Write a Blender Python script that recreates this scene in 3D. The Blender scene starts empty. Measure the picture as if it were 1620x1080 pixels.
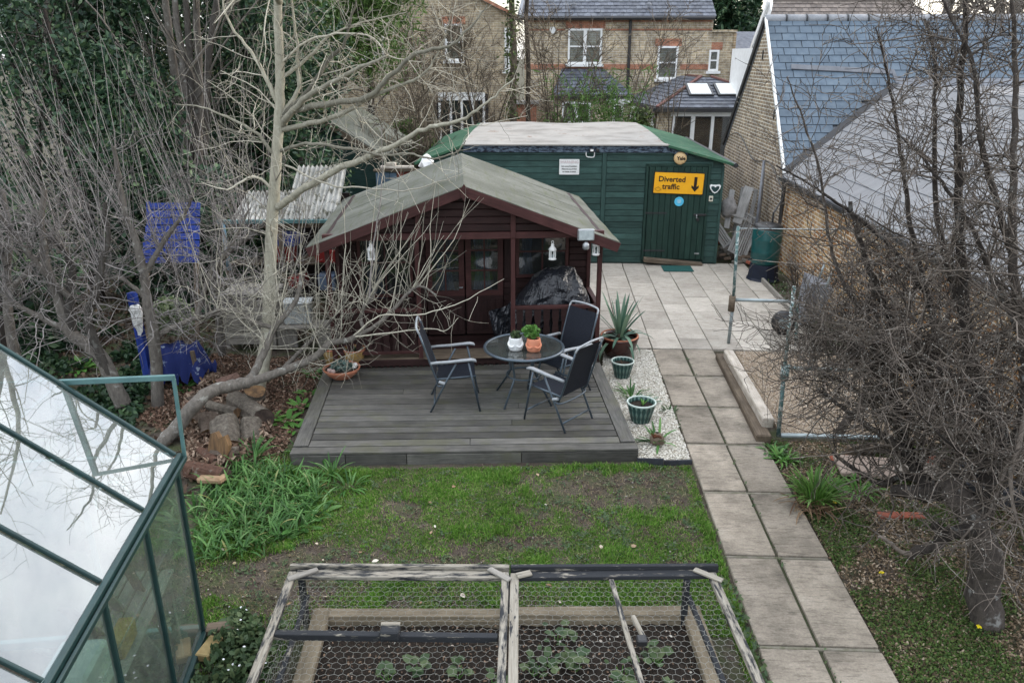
import bpy, math, random
import numpy as np
from mathutils import Vector, Matrix

scene = bpy.context.scene
COL = scene.collection
R = math.radians
rng = np.random.default_rng(7)
random.seed(7)

# ---------------------------------------------------------------- camera
cam_data = bpy.data.cameras.new('camera')
cam_data.sensor_width = 36.0
cam_data.lens = 27.556
cam_data.clip_start = 0.05
cam_data.clip_end = 2000
cam = bpy.data.objects.new('camera', cam_data)
COL.objects.link(cam)
cam.location = (0, 0, 4.2)
cam.rotation_euler = (R(90 - 20.068), 0, R(2.429))
scene.camera = cam

# ---------------------------------------------------------------- sky, sun, exposure
SUN_EL, SUN_AZ = R(22), R(62)          # azimuth clockwise from +Y
world = bpy.data.worlds.new('World')
scene.world = world
world.use_nodes = True
wn, wl = world.node_tree.nodes, world.node_tree.links
wn.clear()
w_out = wn.new('ShaderNodeOutputWorld')
w_bg = wn.new('ShaderNodeBackground')
w_bg.inputs['Strength'].default_value = 0.13
w_sky = wn.new('ShaderNodeTexSky')
w_sky.sky_type = 'NISHITA'
w_sky.sun_disc = False
w_sky.sun_elevation = SUN_EL
w_sky.sun_rotation = SUN_AZ
w_sky.dust_density = 2.0
w_tc = wn.new('ShaderNodeTexCoord')
w_map = wn.new('ShaderNodeMapping')
w_map.inputs['Scale'].default_value = (1.0, 1.0, 2.2)
w_noise = wn.new('ShaderNodeTexNoise')
w_noise.inputs['Scale'].default_value = 2.3
w_noise.inputs['Detail'].default_value = 9
w_noise.inputs['Roughness'].default_value = 0.55
w_ramp = wn.new('ShaderNodeValToRGB')
w_ramp.color_ramp.elements[0].position = 0.40
w_ramp.color_ramp.elements[0].color = (0.12, 0.12, 0.12, 1)
w_ramp.color_ramp.elements[1].position = 0.62
w_ramp.color_ramp.elements[1].color = (0.97, 0.97, 0.97, 1)
w_mix = wn.new('ShaderNodeMixRGB')
# overcast cloud layer, brighter overhead than at the horizon (standard overcast sky)
w_sep = wn.new('ShaderNodeSeparateXYZ')
w_el = wn.new('ShaderNodeMapRange')
w_el.inputs['To Min'].default_value = 0.78
w_el.inputs['To Max'].default_value = 1.85
w_cl = wn.new('ShaderNodeMixRGB'); w_cl.blend_type = 'MULTIPLY'; w_cl.inputs['Fac'].default_value = 1.0
w_cl.inputs['Color1'].default_value = (8.05, 8.3, 8.65, 1)
wl.new(w_tc.outputs['Generated'], w_sep.inputs[0])
wl.new(w_sep.outputs['Z'], w_el.inputs['Value'])
wl.new(w_el.outputs['Result'], w_cl.inputs['Color2'])
wl.new(w_cl.outputs['Color'], w_mix.inputs['Color2'])
wl.new(w_tc.outputs['Generated'], w_map.inputs['Vector'])
wl.new(w_map.outputs['Vector'], w_noise.inputs['Vector'])
wl.new(w_noise.outputs['Fac'], w_ramp.inputs['Fac'])
wl.new(w_ramp.outputs['Color'], w_mix.inputs['Fac'])
wl.new(w_sky.outputs['Color'], w_mix.inputs['Color1'])
wl.new(w_mix.outputs['Color'], w_bg.inputs['Color'])
wl.new(w_bg.outputs['Background'], w_out.inputs['Surface'])

sun_data = bpy.data.lights.new('sun', 'SUN')
sun_data.energy = 0.6
sun_data.angle = R(25)
sun_data.color = (1.0, 0.95, 0.88)
sun = bpy.data.objects.new('sun', sun_data)
COL.objects.link(sun)
sd = Vector((math.sin(SUN_AZ) * math.cos(SUN_EL), math.cos(SUN_AZ) * math.cos(SUN_EL), math.sin(SUN_EL)))
sun.rotation_euler = sd.to_track_quat('Z', 'Y').to_euler()

scene.view_settings.view_transform = 'Standard'
scene.view_settings.look = 'None'
scene.view_settings.exposure = 1.2
scene.view_settings.gamma = 1.0
scene.view_settings.use_curve_mapping = False

# ---------------------------------------------------------------- helpers
def link(o, parent=None):
    COL.objects.link(o)
    if parent is not None:
        o.parent = parent
    return o

def tag(o, label=None, cat=None, group=None, kind=None):
    if label: o['label'] = label
    if cat: o['category'] = cat
    if group: o['group'] = group
    if kind: o['kind'] = kind
    return o

def thing(name, label, cat, loc=(0, 0, 0), rz=0.0, group=None, parent=None):
    o = bpy.data.objects.new(name, None)
    o.empty_display_size = 0.1
    link(o, parent)
    o.location = loc
    o.rotation_euler = (0, 0, R(rz))
    return tag(o, label, cat, group)

def np_mesh(name, V, F, mat, smooth=False):
    """F: (m,3) or (m,4) int array, or list of such arrays"""
    if not isinstance(F, (list, tuple)): F = [F]
    F = [np.asarray(f, dtype=np.int32) for f in F if len(f)]
    me = bpy.data.meshes.new(name)
    V = np.asarray(V, dtype=np.float32)
    me.vertices.add(len(V))
    me.vertices.foreach_set('co', V.ravel())
    loops = np.concatenate([f.ravel() for f in F])
    tot = np.concatenate([np.full(len(f), f.shape[1], dtype=np.int32) for f in F])
    start = np.concatenate([[0], np.cumsum(tot)[:-1]]).astype(np.int32)
    me.loops.add(len(loops))
    me.loops.foreach_set('vertex_index', loops)
    me.polygons.add(len(tot))
    me.polygons.foreach_set('loop_start', start)
    me.polygons.foreach_set('loop_total', tot)
    if smooth:
        me.polygons.foreach_set('use_smooth', np.ones(len(tot), dtype=bool))
    me.update(calc_edges=True)
    me.validate()
    if mat: me.materials.append(mat)
    return me

def np_obj(name, V, F, mat, parent=None, smooth=False):
    return link(bpy.data.objects.new(name, np_mesh(name, V, F, mat, smooth)), parent)

class MB:
    def __init__(s):
        s.v, s.f = [], []
    def add(s, vs, fs):
        n = len(s.v)
        s.v += [tuple(p) for p in vs]
        s.f += [tuple(i + n for i in f) for f in fs]
        return s
    def box(s, c, d, M3=None, ch=0.0):
        """chamfered box centred at c, size d"""
        a = [x / 2 for x in d]
        ch = min(ch, min(a) * 0.9)
        if ch <= 0:
            vs = [Vector((i * a[0], j * a[1], k * a[2])) for i in (-1, 1) for j in (-1, 1) for k in (-1, 1)]
            fs = [(0, 1, 3, 2), (4, 6, 7, 5), (0, 4, 5, 1), (2, 3, 7, 6), (0, 2, 6, 4), (1, 5, 7, 3)]
        else:
            vs, idx = [], {}
            for i in (-1, 1):
                for j in (-1, 1):
                    for k in (-1, 1):
                        for ax in range(3):
                            p = [i * (a[0] - ch), j * (a[1] - ch), k * (a[2] - ch)]
                            p[ax] = (i, j, k)[ax] * a[ax]
                            idx[(i, j, k, ax)] = len(vs)
                            vs.append(Vector(p))
            I = lambda i, j, k, ax: idx[(i, j, k, ax)]
            fs = []
            for q in (-1, 1):
                fs.append((I(q, -1, -1, 0), I(q, 1, -1, 0), I(q, 1, 1, 0), I(q, -1, 1, 0))[::q])
                fs.append((I(-1, q, -1, 1), I(-1, q, 1, 1), I(1, q, 1, 1), I(1, q, -1, 1))[::q])
                fs.append((I(-1, -1, q, 2), I(1, -1, q, 2), I(1, 1, q, 2), I(-1, 1, q, 2))[::q])
            for p in (-1, 1):
                for q in (-1, 1):
                    fs.append((I(-1, p, q, 1), I(1, p, q, 1), I(1, p, q, 2), I(-1, p, q, 2))[::-p * q])
                    fs.append((I(p, -1, q, 2), I(p, 1, q, 2), I(p, 1, q, 0), I(p, -1, q, 0))[::-p * q])
                    fs.append((I(p, q, -1, 0), I(p, q, 1, 0), I(p, q, 1, 1), I(p, q, -1, 1))[::-p * q])
                    for k in (-1, 1):
                        t = (I(p, q, k, 0), I(p, q, k, 1), I(p, q, k, 2))
                        fs.append(t if p * q * k > 0 else t[::-1])
        c = Vector(c)
        vs = [(M3 @ p if M3 is not None else p) + c for p in vs]
        return s.add(vs, fs)
    def beam(s, a, b, w, h, up=(0, 0, 1), ch=0.0):
        a, b = Vector(a), Vector(b)
        x = (b - a); L = x.length; x = x / L
        u = Vector(up)
        y = u.cross(x)
        if y.length < 1e-5: y = Vector((0, 1, 0)).cross(x)
        y.normalize(); z = x.cross(y)
        return s.box((a + b) / 2, (L, w, h), Matrix((x, y, z)).transposed(), ch)
    def tube(s, pts, rad, n=6, cap=True):
        pts = [Vector(p) for p in pts]
        if not hasattr(rad, '__len__'): rad = [rad] * len(pts)
        prev = None; base = len(s.v); m = len(pts)
        for i, p in enumerate(pts):
            t = (pts[min(i + 1, m - 1)] - pts[max(i - 1, 0)])
            t = t.normalized() if t.length > 1e-9 else Vector((0, 0, 1))
            if prev is None:
                prev = t.orthogonal().normalized()
            else:
                prev = (prev - t * prev.dot(t))
                prev = prev.normalized() if prev.length > 1e-6 else t.orthogonal().normalized()
            q = t.cross(prev)
            for k in range(n):
                an = 2 * math.pi * k / n
                s.v.append(tuple(p + (prev * math.cos(an) + q * math.sin(an)) * rad[i]))
        for i in range(m - 1):
            for k in range(n):
                k2 = (k + 1) % n
                s.f.append((base + i * n + k, base + i * n + k2, base + (i + 1) * n + k2, base + (i + 1) * n + k))
        if cap:
            s.f.append(tuple(base + k for k in range(n))[::-1])
            s.f.append(tuple(base + (m - 1) * n + k for k in range(n)))
        return s
    def lathe(s, prof, n=20, c=(0, 0, 0), cap0=True, cap1=False):
        base = len(s.v)
        for r, z in prof:
            for k in range(n):
                an = 2 * math.pi * k / n
                s.v.append((c[0] + r * math.cos(an), c[1] + r * math.sin(an), c[2] + z))
        for i in range(len(prof) - 1):
            for k in range(n):
                k2 = (k + 1) % n
                s.f.append((base + i * n + k, base + i * n + k2, base + (i + 1) * n + k2, base + (i + 1) * n + k))
        if cap0: s.f.append(tuple(base + k for k in range(n))[::-1])
        if cap1: s.f.append(tuple(base + (len(prof) - 1) * n + k for k in range(n)))
        return s
    def prism(s, poly, off):
        """poly: planar 3D outline; off: extrusion vector"""
        n = len(poly); o = Vector(off)
        pn = sum((Vector(poly[i]).cross(Vector(poly[(i + 1) % n])) for i in range(n)), Vector())
        if pn.dot(o) < 0: poly = list(poly)[::-1]
        vs = [Vector(p) for p in poly] + [Vector(p) + o for p in poly]
        fs = [tuple(range(n))[::-1], tuple(range(n, 2 * n))]
        fs += [(i, (i + 1) % n, n + (i + 1) % n, n + i) for i in range(n)]
        return s.add(vs, fs)
    def mesh(s, name, mat, smooth=False):
        me = bpy.data.meshes.new(name)
        me.from_pydata(s.v, [], s.f)
        if smooth:
            me.polygons.foreach_set('use_smooth', [True] * len(me.polygons))
        if mat: me.materials.append(mat)
        me.update()
        return me
    def obj(s, name, mat, parent=None, smooth=False, loc=None, rz=None):
        o = bpy.data.objects.new(name, s.mesh(name, mat, smooth))
        link(o, parent)
        if loc is not None: o.location = loc
        if rz is not None: o.rotation_euler = (0, 0, R(rz))
        return o

def plank(name, a, b, w, h, mat, parent=None, up=(0, 0, 1), ch=0.004, jit=0.0):
    """a board as its own object, local X along its length (so grain follows it)"""
    a, b = Vector(a), Vector(b)
    x = (b - a); L = x.length; x = x / L
    y = Vector(up).cross(x)
    if y.length < 1e-5: y = Vector((0, 1, 0)).cross(x)
    y.normalize(); z = x.cross(y)
    m = MB().box((0, 0, 0), (L, w, h), None, ch)
    if jit:
        m.v = [tuple(c + random.uniform(-jit, jit) for c in p) for p in m.v]
    o = bpy.data.objects.new(name, m.mesh(name, mat))
    link(o, parent)
    M4 = Matrix((x, y, z)).transposed().to_4x4()
    M4.translation = (a + b) / 2
    o.matrix_local = M4
    return o

def copy_tree(o, parent=None):
    c = o.copy()
    COL.objects.link(c)
    if parent is not None: c.parent = parent
    for ch in o.children: copy_tree(ch, c)
    return c

def smoothpath(pts, n=6):
    """Catmull-Rom through control points"""
    P = [Vector(p) for p in pts]
    P = [P[0] * 2 - P[1]] + P + [P[-1] * 2 - P[-2]]
    out = []
    for i in range(1, len(P) - 2):
        p0, p1, p2, p3 = P[i - 1:i + 3]
        for k in range(n):
            t = k / n
            out.append(0.5 * ((2 * p1) + (p2 - p0) * t + (2 * p0 - 5 * p1 + 4 * p2 - p3) * t * t + (3 * p1 - p0 - 3 * p2 + p3) * t ** 3))
    out.append(P[-2])
    return out

# value noise for scattering
_ng = np.random.default_rng(3).random((128, 128))
def vnoise(x, y):
    x = np.asarray(x, float); y = np.asarray(y, float)
    xi, yi = np.floor(x).astype(int), np.floor(y).astype(int)
    fx, fy = x - xi, y - yi
    fx, fy = fx * fx * (3 - 2 * fx), fy * fy * (3 - 2 * fy)
    g = lambda a, b: _ng[a % 128, b % 128]
    return (g(xi, yi) * (1 - fx) + g(xi + 1, yi) * fx) * (1 - fy) + (g(xi, yi + 1) * (1 - fx) + g(xi + 1, yi + 1) * fx) * fy
def fbm(x, y):
    return (vnoise(x, y) + .5 * vnoise(x * 2.1 + 7, y * 2.1 + 3) + .25 * vnoise(x * 4.3 + 1, y * 4.3 + 9)) / 1.75

# ---------------------------------------------------------------- materials
def nt(name):
    m = bpy.data.materials.new(name)
    m.use_nodes = True
    t = m.node_tree
    t.nodes['Principled BSDF'].inputs['Specular IOR Level'].default_value = .22
    return m, t.nodes, t.links, t.nodes['Principled BSDF']

def coords(N, L, scale=(1, 1, 1), rnd=True, kind='Object'):
    tc = N.new('ShaderNodeTexCoord')
    mp = N.new('ShaderNodeMapping')
    mp.inputs['Scale'].default_value = scale
    if rnd:
        oi = N.new('ShaderNodeObjectInfo')
        mu = N.new('ShaderNodeMath'); mu.operation = 'MULTIPLY'; mu.inputs[1].default_value = 37.0
        ad = N.new('ShaderNodeVectorMath'); ad.operation = 'ADD'
        L.new(oi.outputs['Random'], mu.inputs[0])
        L.new(tc.outputs[kind], ad.inputs[0]); L.new(mu.outputs[0], ad.inputs[1])
        L.new(ad.outputs[0], mp.inputs['Vector'])
    else:
        L.new(tc.outputs[kind], mp.inputs['Vector'])
    return mp.outputs['Vector']

def noise(N, L, vec, scale, detail=6, rough=0.6):
    n = N.new('ShaderNodeTexNoise')
    n.inputs['Scale'].default_value = scale
    n.inputs['Detail'].default_value = detail
    n.inputs['Roughness'].default_value = rough
    L.new(vec, n.inputs['Vector'])
    return n.outputs['Fac']

def ramp(N, L, fac, stops):
    r = N.new('ShaderNodeValToRGB')
    e = r.color_ramp.elements
    while len(e) < len(stops): e.new(0.5)
    for k, (p, c) in enumerate(stops):
        e[k].position = p
        e[k].color = (*c, 1) if len(c) == 3 else c
    L.new(fac, r.inputs['Fac'])
    return r.outputs['Color']

def bump(N, L, bsdf, h, strength=0.3, dist=0.02):
    b = N.new('ShaderNodeBump')
    b.inputs['Strength'].default_value = strength
    b.inputs['Distance'].default_value = dist
    L.new(h, b.inputs['Height'])
    L.new(b.outputs['Normal'], bsdf.inputs['Normal'])

def mixrgb(N, L, fac, a, b, mode='MIX'):
    m = N.new('ShaderNodeMixRGB'); m.blend_type = mode
    for inp, val in (('Fac', fac), ('Color1', a), ('Color2', b)):
        if isinstance(val, (int, float)): m.inputs[inp].default_value = val
        elif isinstance(val, tuple): m.inputs[inp].default_value = (*val, 1)
        else: L.new(val, m.inputs[inp])
    return m.outputs['Color']

def vary(N, L, col, lo=0.8, hi=1.2, island=False):
    """random brightness per object or per loose piece"""
    if island:
        src = N.new('ShaderNodeNewGeometry').outputs['Random Per Island']
    else:
        src = N.new('ShaderNodeObjectInfo').outputs['Random']
    mr = N.new('ShaderNodeMapRange')
    mr.inputs['To Min'].default_value = lo; mr.inputs['To Max'].default_value = hi
    L.new(src, mr.inputs['Value'])
    return mixrgb(N, L, 1.0, col, mr.outputs['Result'], 'MULTIPLY')

def mat(name, c1, c2=None, scale=6, rough=0.8, bmp=0.2, bscale=40, metal=0.0, stretch=(1, 1, 1), var=(0.9, 1.1),
        island=False, c3=None, spots=None, p=(0.35, 0.65), spec=None, coord='Object', bdist=0.01, rnd=True):
    m, N, L, B = nt(name)
    v = coords(N, L, stretch, rnd, coord)
    c2 = c2 or tuple(x * 0.75 for x in c1)
    stops = [(p[0], c2), (p[1], c1)]
    if c3: stops = [(p[0], c2), ((p[0] + p[1]) / 2, c1), (p[1], c3)]
    col = ramp(N, L, noise(N, L, v, scale), stops)
    if spots:
        sc, thr, colr = spots
        f = noise(N, L, v, sc, 4, 0.7)
        fr = ramp(N, L, f, [(thr, (0, 0, 0)), (thr + 0.06, (1, 1, 1))])
        col = mixrgb(N, L, fr, col, colr)
    if var: col = vary(N, L, col, var[0], var[1], island)
    L.new(col, B.inputs['Base Color'])
    B.inputs['Roughness'].default_value = rough
    B.inputs['Metallic'].default_value = metal
    B.inputs['Specular IOR Level'].default_value = spec if spec is not None else (.5 if rough < .5 else .22)
    if bmp: bump(N, L, B, noise(N, L, v, bscale, 5), bmp, bdist)
    return m

def glassmat(name, tint=(0.9, 0.95, 0.95), refl=1.9, rough=0.02, dirt=0.25, dcol=(0.5, 0.52, 0.48)):
    """thin sheet: see-through + mirror reflection + a film of dirt"""
    m, N, L, B = nt(name)
    out = N['Material Output'] if 'Material Output' in N else None
    tr = N.new('ShaderNodeBsdfTransparent'); tr.inputs['Color'].default_value = (*tint, 1)
    gl = N.new('ShaderNodeBsdfGlossy'); gl.inputs['Roughness'].default_value = rough
    fr = N.new('ShaderNodeFresnel'); fr.inputs['IOR'].default_value = 1.6
    mu = N.new('ShaderNodeMath'); mu.operation = 'MULTIPLY'; mu.inputs[1].default_value = refl; mu.use_clamp = True
    L.new(fr.outputs[0], mu.inputs[0])
    mx = N.new('ShaderNodeMixShader')
    gb = N.new('ShaderNodeNewGeometry')               # only the outer face of the sheet mirrors
    fb = N.new('ShaderNodeMath'); fb.operation = 'SUBTRACT'; fb.inputs[0].default_value = 1.0
    L.new(gb.outputs['Backfacing'], fb.inputs[1])
    ff = N.new('ShaderNodeMath'); ff.operation = 'MULTIPLY'
    L.new(mu.outputs[0], ff.inputs[0]); L.new(fb.outputs[0], ff.inputs[1])
    L.new(ff.outputs[0], mx.inputs[0]); L.new(tr.outputs[0], mx.inputs[1]); L.new(gl.outputs[0], mx.inputs[2])
    df = N.new('ShaderNodeBsdfDiffuse'); df.inputs['Color'].default_value = (*dcol, 1)
    v = coords(N, L)
    d = ramp(N, L, noise(N, L, v, 3.0, 8, 0.65), [(0.35, (dirt * .35,) * 3), (0.75, (dirt,) * 3)])
    m2 = N.new('ShaderNodeMixShader')
    L.new(d, m2.inputs[0]); L.new(mx.outputs[0], m2.inputs[1]); L.new(df.outputs[0], m2.inputs[2])
    L.new(m2.outputs[0], out.inputs['Surface'])
    return m

# ================================================================ ground and paving
def inpoly(x, y, poly):
    inside = np.zeros(len(x), bool)
    n = len(poly)
    for i in range(n):
        x0, y0 = poly[i][:2]; x1, y1 = poly[(i + 1) % n][:2]
        c = ((y0 > y) != (y1 > y)) & (x < (x1 - x0) * (y - y0) / ((y1 - y0) or 1e-9) + x0)
        inside ^= c
    return inside

def scatter(poly, dens):
    P = np.array([p[:2] for p in poly])
    lo, hi = P.min(0), P.max(0)
    n = int(dens * np.prod(hi - lo))
    q = rng.random((n, 2)) * (hi - lo) + lo
    return q[inpoly(q[:, 0], q[:, 1], poly)]

def gz(x, y):
    return -0.045 + 0.03 * (fbm(np.asarray(x) * 2.2, np.asarray(y) * 2.2) - 0.5) + 0.012 * (vnoise(np.asarray(x) * 14, np.asarray(y) * 14) - .5)

m, N, L, B = nt('soil')
v = coords(N, L, rnd=False)
c = ramp(N, L, noise(N, L, v, 1.3, 8, .65), [(.3, (.055, .042, .033)), (.5, (.09, .072, .058)), (.7, (.14, .115, .095))])
c2 = ramp(N, L, noise(N, L, v, 45, 6, .7), [(.35, (.55, .55, .55)), (.7, (1.25, 1.25, 1.25))])
c = mixrgb(N, L, 1.0, c, c2, 'MULTIPLY')
moss = ramp(N, L, noise(N, L, v, 3.1, 5, .6), [(.45, (0, 0, 0)), (.62, (.7, .7, .7))])
c = mixrgb(N, L, moss, c, (.06, .085, .03))
L.new(c, B.inputs['Base Color']); B.inputs['Roughness'].default_value = .95
bump(N, L, B, noise(N, L, v, 38, 8, .7), .9, .03)
M_SOIL = m

gxs = np.concatenate([[-600, -200, -80, -40, -22, -15], np.arange(-10, 10.01, .125), [15, 22, 40, 80, 200, 600]])
gys = np.concatenate([[-200, -60, -20, -6], np.arange(0, 24.01, .125), [28, 34, 42, 60, 120, 300, 900]])
GX, GY = np.meshgrid(gxs, gys)
far = (np.abs(GX) > 10) | (GY < 0) | (GY > 24)
GZ = np.where(far, -0.05, gz(GX, GY))
nx, ny = len(gxs), len(gys)
ii = (np.arange(ny - 1)[:, None] * nx + np.arange(nx - 1)[None, :]).ravel()
GF = np.stack([ii, ii + 1, ii + 1 + nx, ii + nx], 1)
tag(np_obj('ground', np.stack([GX.ravel(), GY.ravel(), GZ.ravel()], 1), GF, M_SOIL, smooth=True), kind='structure')

# ---- paving
def slabmat(name, base, dark, lift):
    m, N, L, B = nt(name)
    v = coords(N, L)
    c = ramp(N, L, noise(N, L, v, 2.2, 8, .65), [(.3, dark), (.55, base), (.75, lift)])
    g = ramp(N, L, noise(N, L, v, 60, 4, .7), [(.3, (.78, .78, .78)), (.65, (1.08, 1.08, 1.08))])
    c = mixrgb(N, L, 1.0, c, g, 'MULTIPLY')
    vs = coords(N, L, (2.0, 9.0, 1.0))
    st = ramp(N, L, noise(N, L, vs, 3.2, 9, .78), [(.5, (0, 0, 0)), (.6, (.45, .45, .45)), (.72, (.85, .85, .85))])
    c = mixrgb(N, L, st, c, tuple(x * .5 for x in dark))
    c = vary(N, L, c, .76, 1.18)
    L.new(c, B.inputs['Base Color']); B.inputs['Roughness'].default_value = .88
    bump(N, L, B, noise(N, L, vs, 9, 8, .75), .6, .02)
    return m
M_SLAB = slabmat('path_concrete', (.325, .282, .228), (.15, .13, .105), (.41, .36, .3))
M_PATIO = slabmat('patio_concrete', (.45, .41, .355), (.335, .302, .257), (.5, .46, .405))
M_MORTAR = mat('mortar', (.22, .2, .17), (.11, .11, .07), 9, .95, .5, 60)
M_JOINT = mat('joint_dirt', (.07, .065, .045), (.035, .05, .02), 12, .95, .6, 60)

def slab(name, x0, x1, y0, y1, ztop, matl, parent, th=.05):
    g = .006
    jx, jy = random.uniform(-.004, .004), random.uniform(-.006, .006)
    o = MB().box((0, 0, 0), (x1 - x0 - 2 * g, y1 - y0 - 2 * g, th), None, .007).obj(name, matl, parent)
    o.location = ((x0 + x1) / 2 + jx, (y0 + y1) / 2 + jy, ztop - th / 2 + random.uniform(-.003, .003))
    o.rotation_euler = (random.uniform(-.004, .004), random.uniform(-.006, .006), random.uniform(-.006, .006))
    return o

path_o = tag(MB().box((2.115, 6.9, -.045), (.88, 8.7, .03)).obj('path', M_JOINT), 'two-wide grey concrete slab path running up the garden', None, None, 'structure')
rows = [2.62, 3.73, 4.86, 6.0, 7.1, 8.16, 9.17, 10.2, 11.26]
for a, b in zip(rows[:-1], rows[1:]):
    slab('slab', 1.66, 2.112, a + .03, b - .015, 0, M_SLAB, path_o)
    slab('slab', 2.128, 2.575, a + .025, b - .02, 0, M_SLAB, path_o)
    o = MB().box((0, 0, 0), (.9, .03, .04), None, .006).obj('joint_strip', M_MORTAR, path_o)
    o.location = (2.115, a + .003, -.028)

patio_o = tag(MB().box((2.25, 13.95, -.045), (3.9, 5.3, .03)).obj('patio', M_JOINT), 'pale concrete slab patio in front of the green shed', None, None, 'structure')
for ci in range(9):
    x0 = .29 + ci * .4575
    y = 11.28
    first = ci % 2 == 0
    while y < 16.45:
        ln = .46 if first else random.choice((.915, .915, .915))
        first = False
        y1 = min(y + ln, 16.55)
        x1 = x0 + .4575
        if x1 > .62: slab('slab', x0, min(x1, 4.28), y, y1, .002, M_PATIO, patio_o)
        y = y1

# ---- stones
def stones(poly, dens, s0, s1, name, matl, zf, label, zj=.01):
    q = scatter(poly, dens)
    n = len(q)
    base = np.array([[1, 0, 0], [-1, 0, 0], [0, 1, 0], [0, -1, 0], [0, 0, 1], [0, 0, -1]], float)
    s = rng.uniform(s0, s1, (n, 1, 1)) * rng.uniform(.6, 1.25, (n, 6, 1)) * np.array([1, .8, .55])
    V = base[None] * s
    a = rng.random(n) * 6.28; t = rng.normal(0, .35, n)
    ca, sa, ct, stt = np.cos(a), np.sin(a), np.cos(t), np.sin(t)
    x, y, z = V[..., 0], V[..., 1], V[..., 2]
    y, z = y * ct[:, None] - z * stt[:, None], y * stt[:, None] + z * ct[:, None]
    x, y = x * ca[:, None] - y * sa[:, None], x * sa[:, None] + y * ca[:, None]
    zz = zf(q[:, 0], q[:, 1]) + rng.random(n) * zj
    W = np.stack([x + q[:, :1], y + q[:, 1:], z + zz[:, None]], -1).reshape(-1, 3)
    f = np.array([[0, 2, 4], [2, 1, 4], [1, 3, 4], [3, 0, 4], [2, 0, 5], [1, 2, 5], [3, 1, 5], [0, 3, 5]])
    F = (np.arange(n)[:, None, None] * 6 + f[None]).reshape(-1, 3)
    return tag(np_obj(name, W, F, matl), label, 'gravel', None, 'stuff')

def stonemat(name, stops):
    m, N, L, B = nt(name)
    g = N.new('ShaderNodeNewGeometry')
    c = ramp(N, L, g.outputs['Random Per Island'], stops)
    L.new(c, B.inputs['Base Color']); B.inputs['Roughness'].default_value = .85
    return m
M_WSTONE = stonemat('white_stone', [(0, (.27, .24, .19)), (.2, (.48, .45, .38)), (.6, (.62, .59, .52)), (1, (.72, .70, .65))])
M_TSTONE = stonemat('tan_stone', [(0, (.17, .125, .085)), (.3, (.38, .30, .22)), (.7, (.5, .42, .33)), (1, (.62, .57, .5))])
M_WBED = mat('white_gravel_bed', (.5, .46, .38), (.3, .27, .21), 30, .95, .8, 90)
M_TBED = mat('tan_gravel_bed', (.4, .32, .24), (.25, .19, .13), 30, .95, .8, 90)
wg = [(.93, 11.2), (1.645, 11.2), (1.645, 7.78), (1.08, 7.72), (.95, 9.0), (.83, 10.3)]
tg = [(2.9, 11.2), (4.3, 11.2), (4.85, 10.8), (4.85, 8.3), (2.82, 8.45)]
MB().prism([(x, y, -.06) for x, y in wg], (0, 0, .055)).obj('gravel_bed', M_WBED)['kind'] = 'structure'
MB().prism([(x, y, -.06) for x, y in tg], (0, 0, .055)).obj('gravel_bed', M_TBED)['kind'] = 'structure'
stones(wg, 5200, .009, .02, 'white_gravel', M_WSTONE, lambda x, y: 0 * x - .002, 'white gravel strip between the deck and the slab path')
stones(tg, 4300, .007, .014, 'tan_gravel', M_TSTONE, lambda x, y: 0 * x - .003, 'tan gravel bed beside the weathered sleepers')

# edging slates at the front of the white gravel
M_DARKEDGE = mat('dark_edging', (.045, .05, .06), (.03, .03, .035), 8, .7, .3, 40)
o = plank('edging_board', (1.05, 7.70, -.02), (1.34, 7.70, -.02), .02, .13, M_DARKEDGE); tag(o, 'short black edging board at the deck corner below white gravel', 'edging')
o = plank('edging_board', (1.35, 7.72, -.03), (1.66, 7.75, -.03), .02, .08, M_DARKEDGE); tag(o, 'low grey edging strip between white gravel and lawn', 'edging')

# ---- sleepers
def woodmat(name, c1, c2, c3=None, rough=.85, bmp=.5, var=(.85, 1.12), sx=1.0, green=None):
    m, N, L, B = nt(name)
    v = coords(N, L, (1.2 * sx, 14 * sx, 14 * sx))
    st = [(.3, c2), (.6, c1)] + ([(.8, c3)] if c3 else [])
    c = ramp(N, L, noise(N, L, v, 3.0, 8, .7), st)
    v2 = coords(N, L, (3, 3, 3))
    g = ramp(N, L, noise(N, L, v2, 1.2, 6, .6), [(.3, (.72, .72, .72)), (.7, (1.15, 1.15, 1.15))])
    c = mixrgb(N, L, 1.0, c, g, 'MULTIPLY')
    if green:
        f = ramp(N, L, noise(N, L, v2, .9, 5, .6), [(.5, (0, 0, 0)), (.7, (.6, .6, .6))])
        c = mixrgb(N, L, f, c, green)
    c = vary(N, L, c, *var)
    L.new(c, B.inputs['Base Color']); B.inputs['Roughness'].default_value = rough
    bump(N, L, B, noise(N, L, v, 5, 8, .75), bmp, .006)
    return m
M_OLDWOOD = woodmat('old_brown_timber', (.16, .125, .09), (.08, .06, .045), (.23, .19, .15))
M_PALEWOOD = woodmat('bleached_timber', (.5, .45, .39), (.3, .26, .21), (.6, .56, .5), var=(.95, 1.05))
M_GREYWOOD = woodmat('silver_grey_timber', (.30, .28, .25), (.17, .155, .135), (.42, .4, .36))
o = plank('timber_sleeper', (2.62, 10.88, 0.07)[:2] + (.02,), (2.56, 8.23, 0.07)[:2] + (.02,), .17, .13, M_OLDWOOD, ch=.012, jit=.006)
tag(o, 'dark brown timber sleeper lying along the slab path', 'sleeper')
o = plank('timber_sleeper', (2.68, 10.75, 0.20)[:2] + (.13,), (2.66, 8.45, 0.20)[:2] + (.13,), .13, .13, M_PALEWOOD, ch=.012, jit=.006)
tag(o, 'bleached white sleeper on the gravel side, raised above the brown one', 'sleeper')

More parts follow.
